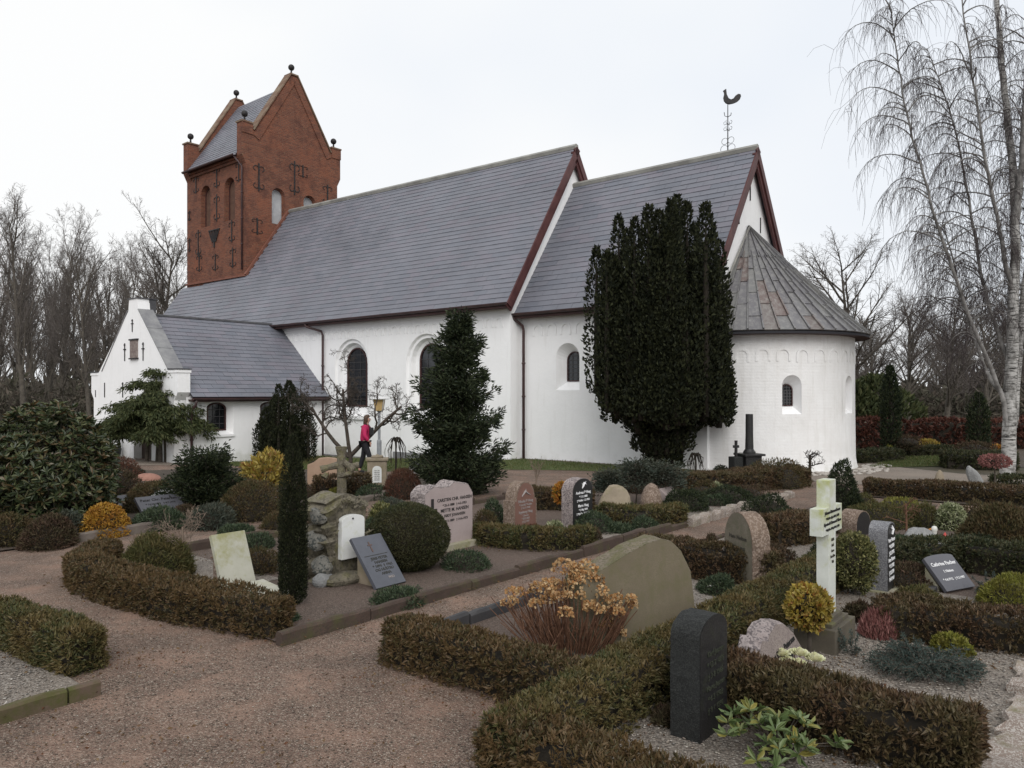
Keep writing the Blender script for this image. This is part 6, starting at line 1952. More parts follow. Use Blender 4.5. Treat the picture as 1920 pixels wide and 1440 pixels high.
# ------------------------------------------------------------------ conifers
def spire_plant(p, spires, mat, label, dens, L, W, seed, name, cat='tree', trunk=None, wob=.10, group=None):
    """upright conifer made of many columns; spires: (x, y, z0, z1, radius)"""
    r = np.random.default_rng(seed)
    g = empty(name, p, 0, label, cat, group)
    PP, AA = [], []
    mbc = MB()
    for i, (x, y, z0, z1, R) in enumerate(spires):
        H = z1 - z0
        n = int(dens * 2 * math.pi * R * H * .8)
        t_ = r.random(n) ** .9
        a = r.random(n) * 6.283
        prof = np.minimum(1, (1 - t_) * 3.2 + .06) ** .7 * np.minimum(1, t_ * 6 + .55)
        D = np.stack([np.cos(a), np.sin(a), np.zeros(n)], 1)
        B = np.stack([D[:, 0] * .6 + x, D[:, 1] * .6 + y, t_ * H + z0], 1)
        rad = R * prof * (1 + wob * 2.2 * lumps(B * np.array([1, 1, .8]), 7.0 / max(.25, R * 2), seed + i, 3)) * (1 - .35 * r.random(n) ** 2.5)
        P = np.stack([x + D[:, 0] * rad, y + D[:, 1] * rad, z0 + t_ * H], 1)
        PP.append(P); AA.append(D * .55 + np.array([0, 0, 1.0]) + r.normal(size=(n, 3)) * .45)
        pts = [(x, y, z0 + H * q) for q in (0, .25, .55, .8, .93)]
        mbc.tube(pts, [R * .2, R * .26, R * .22, R * .12, R * .02], 6)
    PP, AA = np.concatenate(PP), np.concatenate(AA)
    n = len(PP)
    leaf_mesh('crown', PP, AA, L * (.6 + .8 * r.random(n)), W * (.7 + .6 * r.random(n)), r, M[mat], g)
    mbc.build('twig_core', M['twig'], g, shade=True)
    if trunk:
        mb = MB(); mb.tube(*trunk, 9); mb.build('trunk', M['bark'], g)
    return g


# the great yew before the chancel
p = G(1240, 885); k = PX(p); r = random.Random(12)
tops = [(1101, 465), (1114, 472), (1130, 480), (1151, 405), (1168, 410), (1182, 430), (1193, 387), (1203, 420), (1214, 398), (1228, 420), (1240, 376), (1254, 380), (1266, 382), (1281, 368), (1294, 380), (1312, 382), (1322, 420), (1334, 440), (1346, 452), (1354, 490)]
sp = []
for i, (u, v) in enumerate(tops):
    x = (u - 1238) * k * .90 + .02; edge = max(0, 1 - (x / 2.2) ** 2) ** .5
    y = (r.uniform(-.9, .9)) * edge * 1.6
    z1 = (HZ - v) * (p[1] + y) / F_PX + CAM_H
    x = x * (p[1] + y) / p[1]
    z0 = 1.35 + .9 * (abs(x) / 2.0) ** 3 + r.uniform(-.1, .3)
    sp.append((x, y, z0, z1, r.uniform(.34, .46) * (1 - .3 * abs(x) / 2.2)))
for i in range(46):                                # shorter columns that fill the body
    a = r.random() * 6.283; q = r.uniform(.55, 1.0) ** .5
    x, y = 1.52 * q * math.cos(a), 1.45 * q * math.sin(a)
    sp.append((x + .03, y, r.uniform(1.2, 1.6) + .25 * abs(x), r.uniform(3.2, 7.5) - .7 * abs(x), r.uniform(.34, .52)))
for i in range(12):
    a = r.random() * 6.283
    sp.append((1.55 * math.cos(a) + .10, 1.4 * math.sin(a), 1.30 + .3 * r.random(), r.uniform(2.4, 3.8), .42))
for i in range(16):
    a = r.random() * 6.283; q = r.random() ** .5
    sp.append((1.25 * q * math.cos(a) + .05, 1.1 * q * math.sin(a), .95 + .25 * r.random() + .25 * q, r.uniform(2.2, 3.2), .40))
for i in range(12):                                # skirt of foliage round the trunk
    a = 6.283 * i / 12
    sp.append((.05 + .34 * math.cos(a), .3 * math.sin(a), .0 + .15 * r.random(), 1.9, .24)); sp.append((.05 + .58 * math.cos(a), .5 * math.sin(a), .45 + .25 * r.random(), 2.3, .34))
sp.append((.05, 0, .0, 2.2, .36))
spire_plant(p, sp, 'yew', 'huge dark irish yew with many upright spires before the chancel', 190, .115, .070, 21, 'yew_tree', 'tree', ([(0, 0, -.1), (.05, 0, 1.2), (0, 0, 3.5)], [.35, .38, .2]), wob=.17)
# dark yew by the porch
p = G(530, 868); k = PX(p)
sp = []
for u, v in ((487, 790), (498, 765), (512, 745), (525, 722), (537, 715), (550, 726), (562, 742), (573, 770), (580, 790)):
    x = (u - 530) * k; z1 = (HZ - v) * p[1] / F_PX + CAM_H - p[2]
    sp.append((x, r.uniform(-.45, .45), .1, z1, r.uniform(.26, .34)))
for i in range(8):
    a = i * .785; sp.append((.55 * math.cos(a), .5 * math.sin(a), .05, r.uniform(1.3, 2.1), .34))
spire_plant(p, sp, 'yew', 'dark spiry yew bush before the porch wall', 420, .10, .04, 23, 'yew_tree', 'tree', wob=.16)
# slender cypress in the foreground row
p = G(549, 1136); k = PX(p)
spire_plant(p, [(0, 0, .02, 1.84, .135), (.015, .02, .05, 1.6, .13), (-.02, 0, .1, 1.3, .13), (.01, -.03, .02, 1.0, .135)], 'yew', 'slender dark columnar cypress beside the rustic monument', 5200, .030, .010, 24, 'columnar_cypress', 'tree', ([(0, 0, -.02), (0, 0, .6)], [.03, .02]), wob=.05)
# columnar thujas on the right
for u, v, w, h, s, lab in ((1669, 858, 32, 170, 25, 'tall columnar thuja before the beech hedge, right of the apse'), (1834, 850, 36, 112, 26, 'shorter columnar thuja before the beech hedge, left of the birch')):
    p = G(u, v); k = PX(p); R = w * k / 2
    spire_plant(p, [(0, 0, .0, h * k, R), (.1, .05, 0, h * k * .9, R * .9)], 'dark', lab, 330, .12, .05, s, 'columnar_thuja', 'tree', wob=.08, group='columnar thujas')
p = G(1640, 836); k = PX(p)
spire_plant(p, [(-.9, 0, .0, 2.7, 1.0), (.2, .4, 0, 3.0, 1.1), (1.0, 0, 0, 2.3, .9), (-2.0, .5, 0, 2.4, 1.0)], 'cypress', 'broad dark evergreen tree beyond the beech hedge', 90, .30, .13, 27, 'evergreen_tree', 'tree', wob=.22)


def branchy_conifer(p, H, R, mat, label, seed, name, nb=80, prof=None, droop=.2, tuft=34, L=.12, W=.03, trunk_r=.07, z0=.25, tipup=.3, stems=None, bias=None):
    """open conifer: limbs set round the trunk carry tufts of foliage with gaps between"""
    r = np.random.default_rng(seed)
    g = empty(name, p, 0, label, 'tree')
    PP, AA = [], []
    mb = MB()
    stems = stems or [[(0, 0, -.05), (.03, 0, H * .4), (0, .02, H * .97)]]
    for st in stems:
        mb.tube(st, [trunk_r * (1 - .8 * i / (len(st) - 1)) for i in range(len(st))], 8)
    for b in range(nb):
        t_ = (b + r.random()) / nb
        z = z0 + (H - z0) * t_
        a = r.random() * 6.283
        rl = R * (prof(t_) if prof else (1 - t_) ** .8) * (.65 + .5 * r.random())
        if bias: rl *= bias(a, t_)
        d = np.array([math.cos(a), math.sin(a), 0])
        m = max(3, int(rl / .11))
        st = stems[b % len(stems)]
        o0 = np.array(Vector(st[0]).lerp(Vector(st[-1]), min(1, max(0, z / H))))
        o0[2] = z
        pts = []
        for i in range(m + 1):
            q = i / m
            pts.append(o0 + d * rl * q + np.array([0, 0, rl * (-droop * math.sin(q * 2.2) + tipup * q * q)]) + r.normal(size=3) * .025 * q)
        if rl > .25: mb.tube([tuple(x) for x in pts], [max(.004, .02 * rl * (1 - i / (m + 1)) + .003) for i in range(m + 1)], 4)
        for i in range(1, m + 1):
            if r.random() < .14: continue
            k = int(tuft * (.7 + .6 * r.random()))
            c = pts[i] + r.normal(size=3) * .03
            side = np.cross(d, [0, 0, 1.0])
            off = r.normal(size=(k, 1)) * .085 * side + r.normal(size=(k, 3)) * .045
            PP.append(c + off)
            AA.append(d * .9 + off * 7 + np.array([0, 0, .35]) + r.normal(size=(k, 3)) * .35)
    PP, AA = np.concatenate(PP), np.concatenate(AA)
    n = len(PP)
    leaf_mesh('crown', PP, AA, L * (.6 + .8 * r.random(n)), W * (.7 + .6 * r.random(n)), r, M[mat], g)
    mb.build('trunk', M['bark'], g)
    return g


p = G(862, 930)
branchy_conifer(p, 4.0, 1.16, 'fir', 'dark green fir with open branches before the nave wall', 31, 'fir_tree', 230, lambda t: .86 * (.95 if t < .12 else 1.0 - .30 * t if t < .55 else .98 - .95 * (t - .25) ** 1.0) * (.9 + .25 * math.sin(t * 25)), .12, 34, .12, .034, .09, .2, .42,
               bias=lambda a, t: 1 + (.28 if t < .22 and math.cos(a) > 0 else 0) * math.cos(a) + (-.12 * math.cos(a) if t > .3 else 0))
p = G(292, 866)
g = empty('cypress_tree', p, 0, 'multi stemmed green cypress with drooping sprays before the porch gable', 'tree')
r = np.random.default_rng(32)
mb = MB()
tips = []
for i in range(120):
    a = r.random() * 6.283; q = r.random() ** .55
    x, y = 1.55 * q * math.cos(a), 1.35 * q * math.sin(a)
    z = .95 + (1 - q ** 2.0) * (.3 + 1.8 * r.random()) + .55 * r.random()
    if i < 3: x, y, z = ((.35, 0, 3.35), (-.55, .1, 2.95), (.0, .1, 3.0))[i]
    tips.append((x, y, z))
for i, (x, y, z) in enumerate(tips):
    st = ((-.35, 0), (.02, .1), (.40, 0), (.25, -.15))[i % 4]
    b0 = Vector((st[0] * .8, st[1], .9 + .3 * r.random()))
    mb.tube([b0, b0.lerp(Vector((x, y, z)), .5) + Vector((0, 0, .15)), (x, y, z)], [.03, .02, .006], 5)
for st in ((-.35, 0), (.02, .1), (.40, 0), (.25, -.15)): mb.tube([(st[0], st[1], -.05), (st[0] * .9 + .02, st[1], .7), (st[0] * .7, st[1], 1.5), (st[0] * .5, st[1], 2.2)], [.085, .07, .055, .03], 8)
mb.build('trunk', M['bark'], g)
PP, AA = [], []
for x, y, z in tips:
    for s_ in range(4):
        a = r.random() * 6.283 if s_ else math.atan2(y, x)
        d = np.array([math.cos(a), math.sin(a), .25]); ln = .35 + .35 * r.random()
        for t_ in np.linspace(.1, 1, 6):
            c = np.array([x, y, z]) + d * ln * t_ + np.array([0, 0, -.55 * ln * t_ * t_])
            k = 15
            off = r.normal(size=(k, 3)) * np.array([.07, .07, .04])
            PP.append(c + off); AA.append(d * .5 + off * 3 + np.array([0, 0, -.75]) + r.normal(size=(k, 3)) * .3)
PP, AA = np.concatenate(PP), np.concatenate(AA)
leaf_mesh('crown', PP, AA, .17 * (.6 + .8 * r.random(len(PP))), .045, r, M['cypress'], g)
p = G(385, 955)
branchy_conifer(p, 1.02, .72, 'dark', 'dark dwarf hinoki cypress with layered cupped sprays', 33, 'dwarf_conifer', 90, lambda t: 1.05 - .55 * t, -.1, 40, .075, .028, .05, .05, .35)
# three small grafted pines
for i, (u, v, w, h, lab) in enumerate(((1142, 952, 46, 66, 'first small grafted pine, left, above the pale boulder'), (1192, 948, 76, 84, 'tallest of the three small grafted pines before the yew'), (1250, 950, 78, 78, 'small spreading pine before the pale tilted slab'))):
    p = G(u, v); k = PX(p); H = h * k; R = w * k / 2
    branchy_conifer(p, H, R, 'juniper', lab, 40 + i, 'small_pine', 44, lambda t: 1 - .3 * t, .20, 20, .075, .028, .02, H * .60, -.05)


# greenery sprays laid on the ground
def spray_bed(u, v, wpx, hpx, mat, label, n, seed, up=.12, L=.03, name='spruce_arrangement', upright=()):
    r = np.random.default_rng(seed)
    p = G(u, v); k = PX(p); R = wpx * k / 2; H = hpx * k
    g = empty(name, p, 0, label, 'plant')
    PP, AA = [], []
    mb = MB()
    def twig(o, d, ln, dens=260, wid=.022):
        m = 6
        d = d / np.linalg.norm(d)
        pts = [o + d * ln * i / m + np.array([0, 0, -.25 * ln * (i / m) ** 2]) for i in range(m + 1)]
        for q in pts: q[2] = max(.02, q[2])
        mb.tube([tuple(q) for q in pts], .004, 4)
        c = int(dens * ln)
        t_ = r.random(c) * m; i0 = np.minimum(t_.astype(int), m - 1); fr = (t_ - i0)[:, None]
        Q = np.array(pts)[i0] * (1 - fr) + np.array(pts)[i0 + 1] * fr
        PP.append(Q); AA.append(d * .6 + r.normal(size=(c, 3)) * .8)
    for i in range(n):
        a = r.random() * 6.283; q = r.random() ** .6 * R * .55
        o = np.array([q * math.cos(a), q * math.sin(a) * .75, .06 + H * .4 * r.random() * (1 - q / R)])
        a2 = a + r.normal() * .5
        d = np.array([math.cos(a2), math.sin(a2) * .8, up + .3 * r.random()])
        ln = R * (.35 + .35 * r.random())
        twig(o, d, ln)
        for s_ in (-1, 1):
            for f_ in (.35, .6):
                twig(o + d / np.linalg.norm(d) * ln * f_, d + s_ * .8 * np.array([-d[1], d[0], 0]), ln * .4)
    for x, y, lx, lz in upright:
        twig(np.array([x, y, .05]), np.array([lx, .05, lz]), math.hypot(lx, lz), 420)
    PP, AA = np.concatenate(PP), np.concatenate(AA)
    c = len(PP)
    leaf_mesh('needles', PP, AA, L * (.7 + .6 * r.random(c)), .0065, r, M[mat], g, bend=.05)
    mb.build('twigs', M['bark'], g)
    return g


spray_bed(1738, 1268, 205, 60, 'bluespruce', 'blue green spruce arrangement on pale pebbles in the right foreground', 80, 51, upright=[(-.12, .05, -.12, .30), (-.07, .06, -.08, .36), (-.02, .05, -.04, .34), (-.10, 0, -.2, .26), (.02, .05, -.02, .28), (-.05, 0, -.12, .3)])
spray_bed(745, 1128, 96, 26, 'spruce', 'fresh spruce branches before the dark tilted slab', 22, 52)
spray_bed(1590, 1235, 44, 74, 'bluespruce', 'spruce branches leaning against the cross plinth', 6, 53, upright=[(0, 0, -.06, .26), (.03, 0, .02, .24), (.05, 0, .06, .2), (-.02, 0, -.1, .22)])
spray_bed(1852, 1118, 60, 56, 'bluespruce', 'dark spruce sprigs in a vase beside the small tilted slab', 4, 54, upright=[(0, 0, .0, .3), (.05, 0, .05, .28), (-.03, 0, -.12, .22), (.08, 0, .1, .2)])

# ------------------------------------------------------------------ dried hydrangea
p = G(1070, 1232)
g = empty('hydrangea', p, 0, 'dried hydrangea with tan flower heads on red brown stems', 'shrub')
r = np.random.default_rng(61)
mb = MB(); PP, AA = [], []
heads = []
for i in range(260):
    a = r.random() * 6.283; q = r.random() ** .5
    b = Vector((.30 * q * math.cos(a), .20 * q * math.sin(a), 0))
    lean = Vector((b.x * 1.0 + r.normal() * .06, b.y * 1.1 + r.normal() * .06, 0))
    h = .34 + .36 * r.random() * (1.2 - q * .6)
    tip = b + lean + Vector((0, 0, h))
    m1 = b.lerp(tip, .5) + Vector((r.normal() * .012, r.normal() * .012, 0))
    mb.tube([b, m1, tip], [.006, .005, .0035], 5)
    if i < 90 and h > .48: heads.append((tip, .028 + .028 * r.random()))
    elif r.random() < .5:
        mb.tube([m1, m1 + Vector((r.normal() * .05, r.normal() * .05, .16))], [.004, .003], 4)
for k_, (c_, s_) in enumerate([((-.06, .0, .78), .10), ((.02, -.03, .76), .09), ((.13, -.02, .77), .10), ((.20, .0, .70), .08), ((.06, -.1, .68), .08), ((.24, -.05, .50), .085), ((.38, -.02, .40), .08), ((-.2, -.04, .52), .06), ((.30, 0, .30), .06), ((.42, 0, .22), .06)]):
    heads.append((Vector(c_), s_))
mb.build('stems', M['redstem'], g)
for tip, s_ in heads:
    D = sphere_dirs(int(900 * s_), r, -.5)
    PP.append(np.array(tip) + D * s_ * np.array([1, 1, .75]) * (.75 + .3 * r.random((len(D), 1)))); AA.append(np.cross(D, r.normal(size=D.shape)) + D * .5)
PP, AA = np.concatenate(PP), np.concatenate(AA)
leaf_mesh('flower_heads', PP, AA, .030, .026, r, M['dryflower'], g, bend=.2, shape='broad')

# white roses in front of the rock headstone
M['rose'] = m_leaf('rose_petal', [(0.62, 0.60, 0.40), (0.70, 0.68, 0.48), (0.74, 0.73, 0.58), (0.60, 0.62, 0.36)], rough=.6)
for i, (u, v, zc, s_, lab) in enumerate(((1466, 1290, 0.28, .050, 'leftmost white rose in the bunch before the rock headstone'), (1478, 1296, 0.24, .050, 'low left white rose in the bunch'), (1500, 1292, 0.29, .052, 'upper middle white rose in the bunch'), (1498, 1300, 0.24, .048, 'lower middle white rose in the bunch'), (1528, 1298, 0.27, .056, 'large right white rose in the bunch'), (1490, 1288, 0.28, .04, 'rear white rose in the bunch'))):
    p = G(u, v)
    g = empty('rose', p, 0, lab, 'flower', 'white roses before the rock headstone')
    r = np.random.default_rng(70 + i)
    PP, AA = [], []
    V, Q = [], []
    for ring in range(5):
        npet = 4 + ring
        rad = s_ * (.15 + .22 * ring)
        for j in range(npet):
            a0 = 6.283 * j / npet + ring * .7 + r.random() * .3
            wd = 1.1 * 6.283 / npet
            b = len(V)
            for zz in range(4):
                for aa in range(4):
                    t_ = zz / 3; an = a0 + wd * (aa / 3 - .5)
                    rr_ = rad * (.35 + .75 * t_ + (.25 * t_ * t_ * ring / 4)) 
                    V.append((rr_ * math.cos(an), rr_ * math.sin(an), zc + s_ * (-.5 + 1.25 * t_ - .16 * ring * t_ + r.normal() * .03 - .25 * t_ * (abs(aa - 1.5) / 1.5) ** 2)))
            for zz in range(3):
                for aa in range(3):
                    k0 = b + zz * 4 + aa; Q.append((k0, k0 + 1, k0 + 5, k0 + 4))
    obj('petals', mesh_np('petals', V, Q, smooth_shade=True), M['rose'], g)
    mb = MB(); mb.tube([(0, .02, 0), (0, 0, zc - s_ * .3)], .004, 5); mb.build('stem', M['redstem'], g)
for i, (u, v, lab) in enumerate(((1330, 1120, 'white hellebore flower left of the domed headstone'), (1347, 1112, 'second white hellebore flower nearer the domed headstone'))):
    p = G(u, v); g = empty('hellebore', p, 0, lab, 'flower')
    mb = MB(); mb.tube([(0, 0, 0), (.01, 0, .12)], .004, 5); mb.build('stem', M['redstem'], g)
    mb = MB()
    for j in range(5):
        a = 1.2566 * j; mb.add([(.01, 0, .12), (.01 + .03 * math.cos(a - .4), .03 * math.sin(a - .4), .135), (.01 + .045 * math.cos(a), .045 * math.sin(a), .13), (.01 + .03 * math.cos(a + .4), .03 * math.sin(a + .4), .135)], [(0, 1, 2, 3)])
    mb.build('petals', M['ceramic'], g, fixn=False)

# short grass on the strip and the lawn
def grass(name, poly, n, seed, label, h=.07):
    r = np.random.default_rng(seed)
    P0 = np.array(poly); lo, hi = P0.min(0), P0.max(0)
    Q = lo + (hi - lo) * r.random((int(n), 2))
    ins = np.zeros(len(Q), bool); j = len(P0) - 1
    for i in range(len(P0)):
        xi, yi, xj, yj = *P0[i], *P0[j]
        c_ = ((yi > Q[:, 1]) != (yj > Q[:, 1])) & (Q[:, 0] < (xj - xi) * (Q[:, 1] - yi) / (yj - yi + 1e-12) + xi)
        ins ^= c_; j = i
    Q = Q[ins]
    z = np.array([gz(x, y) for x, y in Q]) + .012
    P = np.concatenate([Q, z[:, None]], 1)
    A = np.array([0, 0, 1.0]) + r.normal(size=P.shape) * .4
    V, F_ = leaf_arrays(P, A, h * (.5 + r.random(len(P))), .018, r, .1)
    return tag(obj(name, mesh_np(name, V, F_), M['grassleaf']), label, 'grass', kind='stuff')


mleaf('grassleaf', [(0.055, 0.08, 0.02), (0.08, 0.11, 0.03), (0.10, 0.12, 0.04), (0.14, 0.13, 0.055)], rough=.6)
grass('grass', CP([(-10.4, -5.7), (-5, -5.9), (-0.5, -5.6), (2.0, -3.2), (4.0, -1.9), (7.0, -0.9), (7.0, 0.3), (0.02, 0.28), (-0.02, -0.32), (-10.4, -0.32)]), 42000, 5, 'short green grass along the church wall')
grass('grass', [tuple(G(*q)[:2]) for q in ((1625, 878), (1770, 875), (1800, 857), (1690, 857))], 12000, 6, 'short grass of the small lawn')
# ------------------------------------------------------------------ bare trees
def tubes_np(paths, radii, sides):
    """many polylines to one tube mesh; all paths of one call may differ in length"""
    groups = {}
    for pth, rd in zip(paths, radii): groups.setdefault(len(pth), []).append((pth, rd))
    Vs, Qs, base = [], [], 0
    for k, lst in groups.items():
        P = np.array([a for a, _ in lst], float); R = np.array([b for _, b in lst], float)
        T = np.empty_like(P)
        T[:, 1:-1] = P[:, 2:] - P[:, :-2]; T[:, 0] = P[:, 1] - P[:, 0]; T[:, -1] = P[:, -1] - P[:, -2]
        T /= np.maximum(1e-9, np.linalg.norm(T, axis=2, keepdims=True))
        ref = np.where(np.abs(T[..., 2:3]) > .9, np.array([1.0, 0, 0]), np.array([0, 0, 1.0]))
        U = np.cross(T, ref); U /= np.maximum(1e-9, np.linalg.norm(U, axis=2, keepdims=True)); W_ = np.cross(T, U)
        a = np.arange(sides) * 2 * np.pi / sides
        V = P[:, :, None] + (U[:, :, None] * np.cos(a)[None, None, :, None] + W_[:, :, None] * np.sin(a)[None, None, :, None]) * R[:, :, None, None]
        n = len(lst)
        idx = np.arange(n * k * sides).reshape(n, k, sides)
        nx = np.roll(idx, -1, axis=2)
        Q = np.stack([idx[:, :-1], nx[:, :-1], nx[:, 1:], idx[:, 1:]], -1).reshape(-1, 4) + base
        Vs.append(V.reshape(-1, 3)); Qs.append(Q); base += n * k * sides
    return np.concatenate(Vs), np.concatenate(Qs)


def grow(r, o, d, ln, rad, lvl, out, cfg):
    """recursive branching; out[level] collects (path, radii)"""
    k = cfg['seg'][lvl]
    pts = [np.array(o)]
    d = d / np.linalg.norm(d)
    for i in range(k):
        d = d + r.normal(size=3) * cfg['curl'][lvl] + np.array([0, 0, cfg['up'][lvl]])
        d /= np.linalg.norm(d)
        pts.append(pts[-1] + d * ln / k)
    end = cfg['taper'][lvl]
    rads = [rad * (1 - (1 - end) * i / k) for i in range(k + 1)]
    out[lvl].append((pts, rads))
    if lvl + 1 >= len(cfg['seg']): return
    n = cfg['n'][lvl]
    n = max(1, int(n * (.7 + .6 * r.random())))
    s0 = cfg['start'][lvl]
    for j in range(n):
        t_ = s0 + (1 - s0) * (j + r.random()) / n
        f = min(t_ * k, k - 1e-6); i = int(f)
        q = pts[i] + (pts[i + 1] - pts[i]) * (f - i)
        dd = pts[i + 1] - pts[i]; dd = dd / np.linalg.norm(dd)
        sd = np.cross(dd, r.normal(size=3)); sd /= np.linalg.norm(sd)
        an = cfg['ang'][lvl] * (.7 + .6 * r.random())
        nd = dd * math.cos(an) + sd * math.sin(an)
        l2 = ln * cfg['len'][lvl] * (.6 + .6 * r.random()) * (1.15 - .55 * t_)
        r2 = min(rads[i] * .8, rad * cfg['rad'][lvl] * (.7 + .5 * r.random()) * (1.2 - .6 * t_))
        grow(r, q, nd, l2, max(r2, cfg['minr']), lvl + 1, out, cfg)


def tree_meshes(seed, H, rad, cfg, name):
    r = np.random.default_rng(seed)
    out = [[] for _ in cfg['seg']]
    for o, d, s in cfg.get('stems', [((0, 0, -.3), (0, 0, 1), 1.0)]):
        grow(r, np.array(o, float), np.array(d, float), H * s, rad * s, 0, out, cfg)
    big = out[0] + out[1]
    V, Q = tubes_np([a for a, _ in big], [b for _, b in big], 6)
    me1 = mesh_np(name + '_trunk', V, Q, smooth_shade=True)
    sm = [x for l in out[2:] for x in l]
    V, Q = tubes_np([a for a, _ in sm], [b for _, b in sm], 3)
    me2 = mesh_np(name + '_crown', V, Q)
    return me1, me2


M['bark_wood'] = m_simple('woodland_bark', (0.06, 0.052, 0.043), (0.105, 0.092, 0.076), 5, .95, .01, 20, obj_space=True)
M['bark_twig'] = m_simple('woodland_twig', (0.085, 0.072, 0.065), (0.125, 0.11, 0.10), 5, .95)
cfgA = dict(seg=[10, 7, 5, 3, 2], n=[22, 10, 6, 4], start=[.24, .15, .15, .1], ang=[.48, .55, .65, .7], len=[.36, .46, .5, .55], rad=[.42, .5, .5, .55], curl=[.03, .09, .12, .15, .18], up=[.05, .10, .06, .03, .02], taper=[.12, .25, .3, .4, .6], minr=.0070)
cfgB = dict(seg=[7, 7, 5, 3, 2], n=[20, 11, 7, 4], start=[.20, .15, .15, .1], ang=[.75, .6, .65, .75], len=[.52, .44, .48, .55], rad=[.42, .45, .5, .55], curl=[.04, .07, .10, .14, .2], up=[.03, .05, .03, .0, -.02], taper=[.15, .25, .3, .4, .6], minr=.0070)
protos = []
for i, (sd, H, rd, cf) in enumerate(((1, 13.5, .19, cfgA), (2, 14.5, .21, cfgA), (3, 12.0, .15, cfgA), (4, 11.5, .24, cfgB), (5, 12.5, .26, cfgB))):
    m1, m2 = tree_meshes(sd, H, rd, cf, 'bare_tree')
    m1.materials.append(M['bark_wood']); m2.materials.append(M['bark_twig'])
    protos.append((m1, m2, H))


def bare_tree(k, u, d, top_v, label, rz, group, sxy=1.0):
    """a tree at photo column u, d metres away, crown top at photo row top_v"""
    x = (u - CX) / F_PX * d
    m1, m2, H = protos[k]
    H_ = (CAM_H + (HZ - top_v) / F_PX * d + .2) * .92
    s = H_ / H
    g = empty('bare_tree', (x, d, -.2), rz, label, 'tree', group)
    g.scale = (s * sxy, s * sxy, s)
    obj('trunk', m1, None, g); obj('crown', m2, None, g)
    return g


LW = 'bare trees of the wood behind the porch'
for a in ((1, 45, 46, 368, 'tallest bare tree of the wood at the left edge, stout pale trunk', .3), (0, 168, 44, 440, 'bare tree right beside the porch gable with dark trunk', 1.2),
          (2, 108, 52, 420, 'slimmer bare tree between the two big ones left of the porch', 2.2), (3, 312, 62, 445, 'bare tree showing between porch chimney and brick tower', .7),
          (2, -10, 50, 400, 'bare tree cut by the left edge of the picture', 3.0), (0, 235, 66, 470, 'bare tree behind the porch gable, reaching above it', 4.0),
          (2, 70, 64, 455, 'thin bare tree deeper in the wood, left', 5.0), (1, 140, 70, 480, 'thin bare tree deeper in the wood, behind the dark trunk', 2.6),
          (2, 20, 72, 450, 'far thin bare tree near the left edge', 1.9), (0, 205, 78, 490, 'far bare tree just left of the porch chimney', .1),
          (2, 275, 74, 480, 'far bare tree right of the porch chimney', 2.9), (1, -60, 60, 380, 'bare tree whose branches reach in from the left edge', .9),
          (2, 90, 84, 500, 'farthest thin tree in the wood, left of centre', 1.5), (0, 50, 90, 510, 'farthest thin tree in the wood behind the stout pale trunk', 3.5),
          (2, 180, 90, 520, 'farthest thin tree behind the porch gable', 5.5)):
    bare_tree(*a[:5], a[5], LW)
RW = 'bare trees beyond the beech hedge'
for a in ((4, 1585, 52, 470, 'broad bare tree rising right behind the apse roof', .4, 1.15), (3, 1775, 48, 545, 'stout many limbed bare tree behind the beech hedge, centre of the group', 1.0, 1.1),
          (4, 1700, 66, 560, 'bare tree between apse and stout tree, farther off', 2.0, 1.2), (3, 1850, 56, 560, 'bare tree behind the birch stems', 3.1, 1.2),
          (4, 1930, 62, 520, 'bare tree at the right edge behind the birch', 4.4, 1.2), (3, 1640, 74, 600, 'far bare tree low behind the apse edge', 5.2, 1.3), (4, 1810, 80, 610, 'far bare tree in the gap behind the stout tree', .8, 1.3)):
    bare_tree(a[0], a[1], a[2], a[3], a[4], a[5], RW, a[6])

rq = random.Random(9)
for i in range(20):
    bare_tree(rq.choice((0, 1, 2)), -80 + 420 * (i + rq.random()) / 20, 66 + 45 * rq.random(), 470 + 70 * rq.random(), 'slender grey tree among the crowded far trees of the wood behind the porch', rq.random() * 6, 'crowded far trees behind the porch')
for i in range(9):
    bare_tree(rq.choice((2, 3, 4)), 1590 + 380 * (i + rq.random()) / 9, 85 + 40 * rq.random(), 590 + 60 * rq.random(), 'hazy far tree in the row beyond the beech hedge', rq.random() * 6, 'far trees beyond the beech hedge', 1.2)

# undergrowth and distant woods that read as one mass
mleaf('undergrowth', [(0.055, 0.050, 0.040), (0.085, 0.076, 0.060), (0.075, 0.075, 0.052), (0.11, 0.095, 0.076), (0.10, 0.082, 0.068)], rough=.9, spec=.1)
r = np.random.default_rng(91)
n = 15000
u = r.random(n) * 420 - 110; d = 48 + 42 * r.random(n)
z = -.3 + (1.6 + 2.2 * r.random(n)) * r.random(n) ** 1.3 + .6 * np.sin(u * .05)
P = np.stack([(u - CX) / F_PX * d, d, z], 1)
V, Q = leaf_arrays(P, r.normal(size=P.shape) + np.array([0, 0, .6]), .65 * (.5 + r.random(n)), .17, r)
tag(obj('undergrowth', mesh_np('undergrowth', V, Q), M['undergrowth']), 'dark tangled undergrowth on the floor of the wood', 'undergrowth', kind='stuff')
paths, rads = [], []
for i in range(520):
    u_ = r.random() * 440 - 120; dd = 50 + 45 * r.random(); x = (u_ - CX) / F_PX * dd
    h = 3 + 6 * r.random(); lean = r.normal(size=2) * .25
    paths.append([np.array([x + lean[0] * h * q + .12 * r.normal(), dd + lean[1] * h * q, -.4 + h * q]) for q in (0, .3, .6, 1.0)]); rads.append([.045, .035, .025, .008])
V, Q = tubes_np(paths, rads, 3)
tag(obj('saplings', mesh_np('saplings', V, Q), M['bark_wood']), 'dense thin saplings filling the wood behind the porch', 'saplings', kind='stuff')
n = 16000
u = 1560 + r.random(n) * 480; d = 70 + 60 * r.random(n)
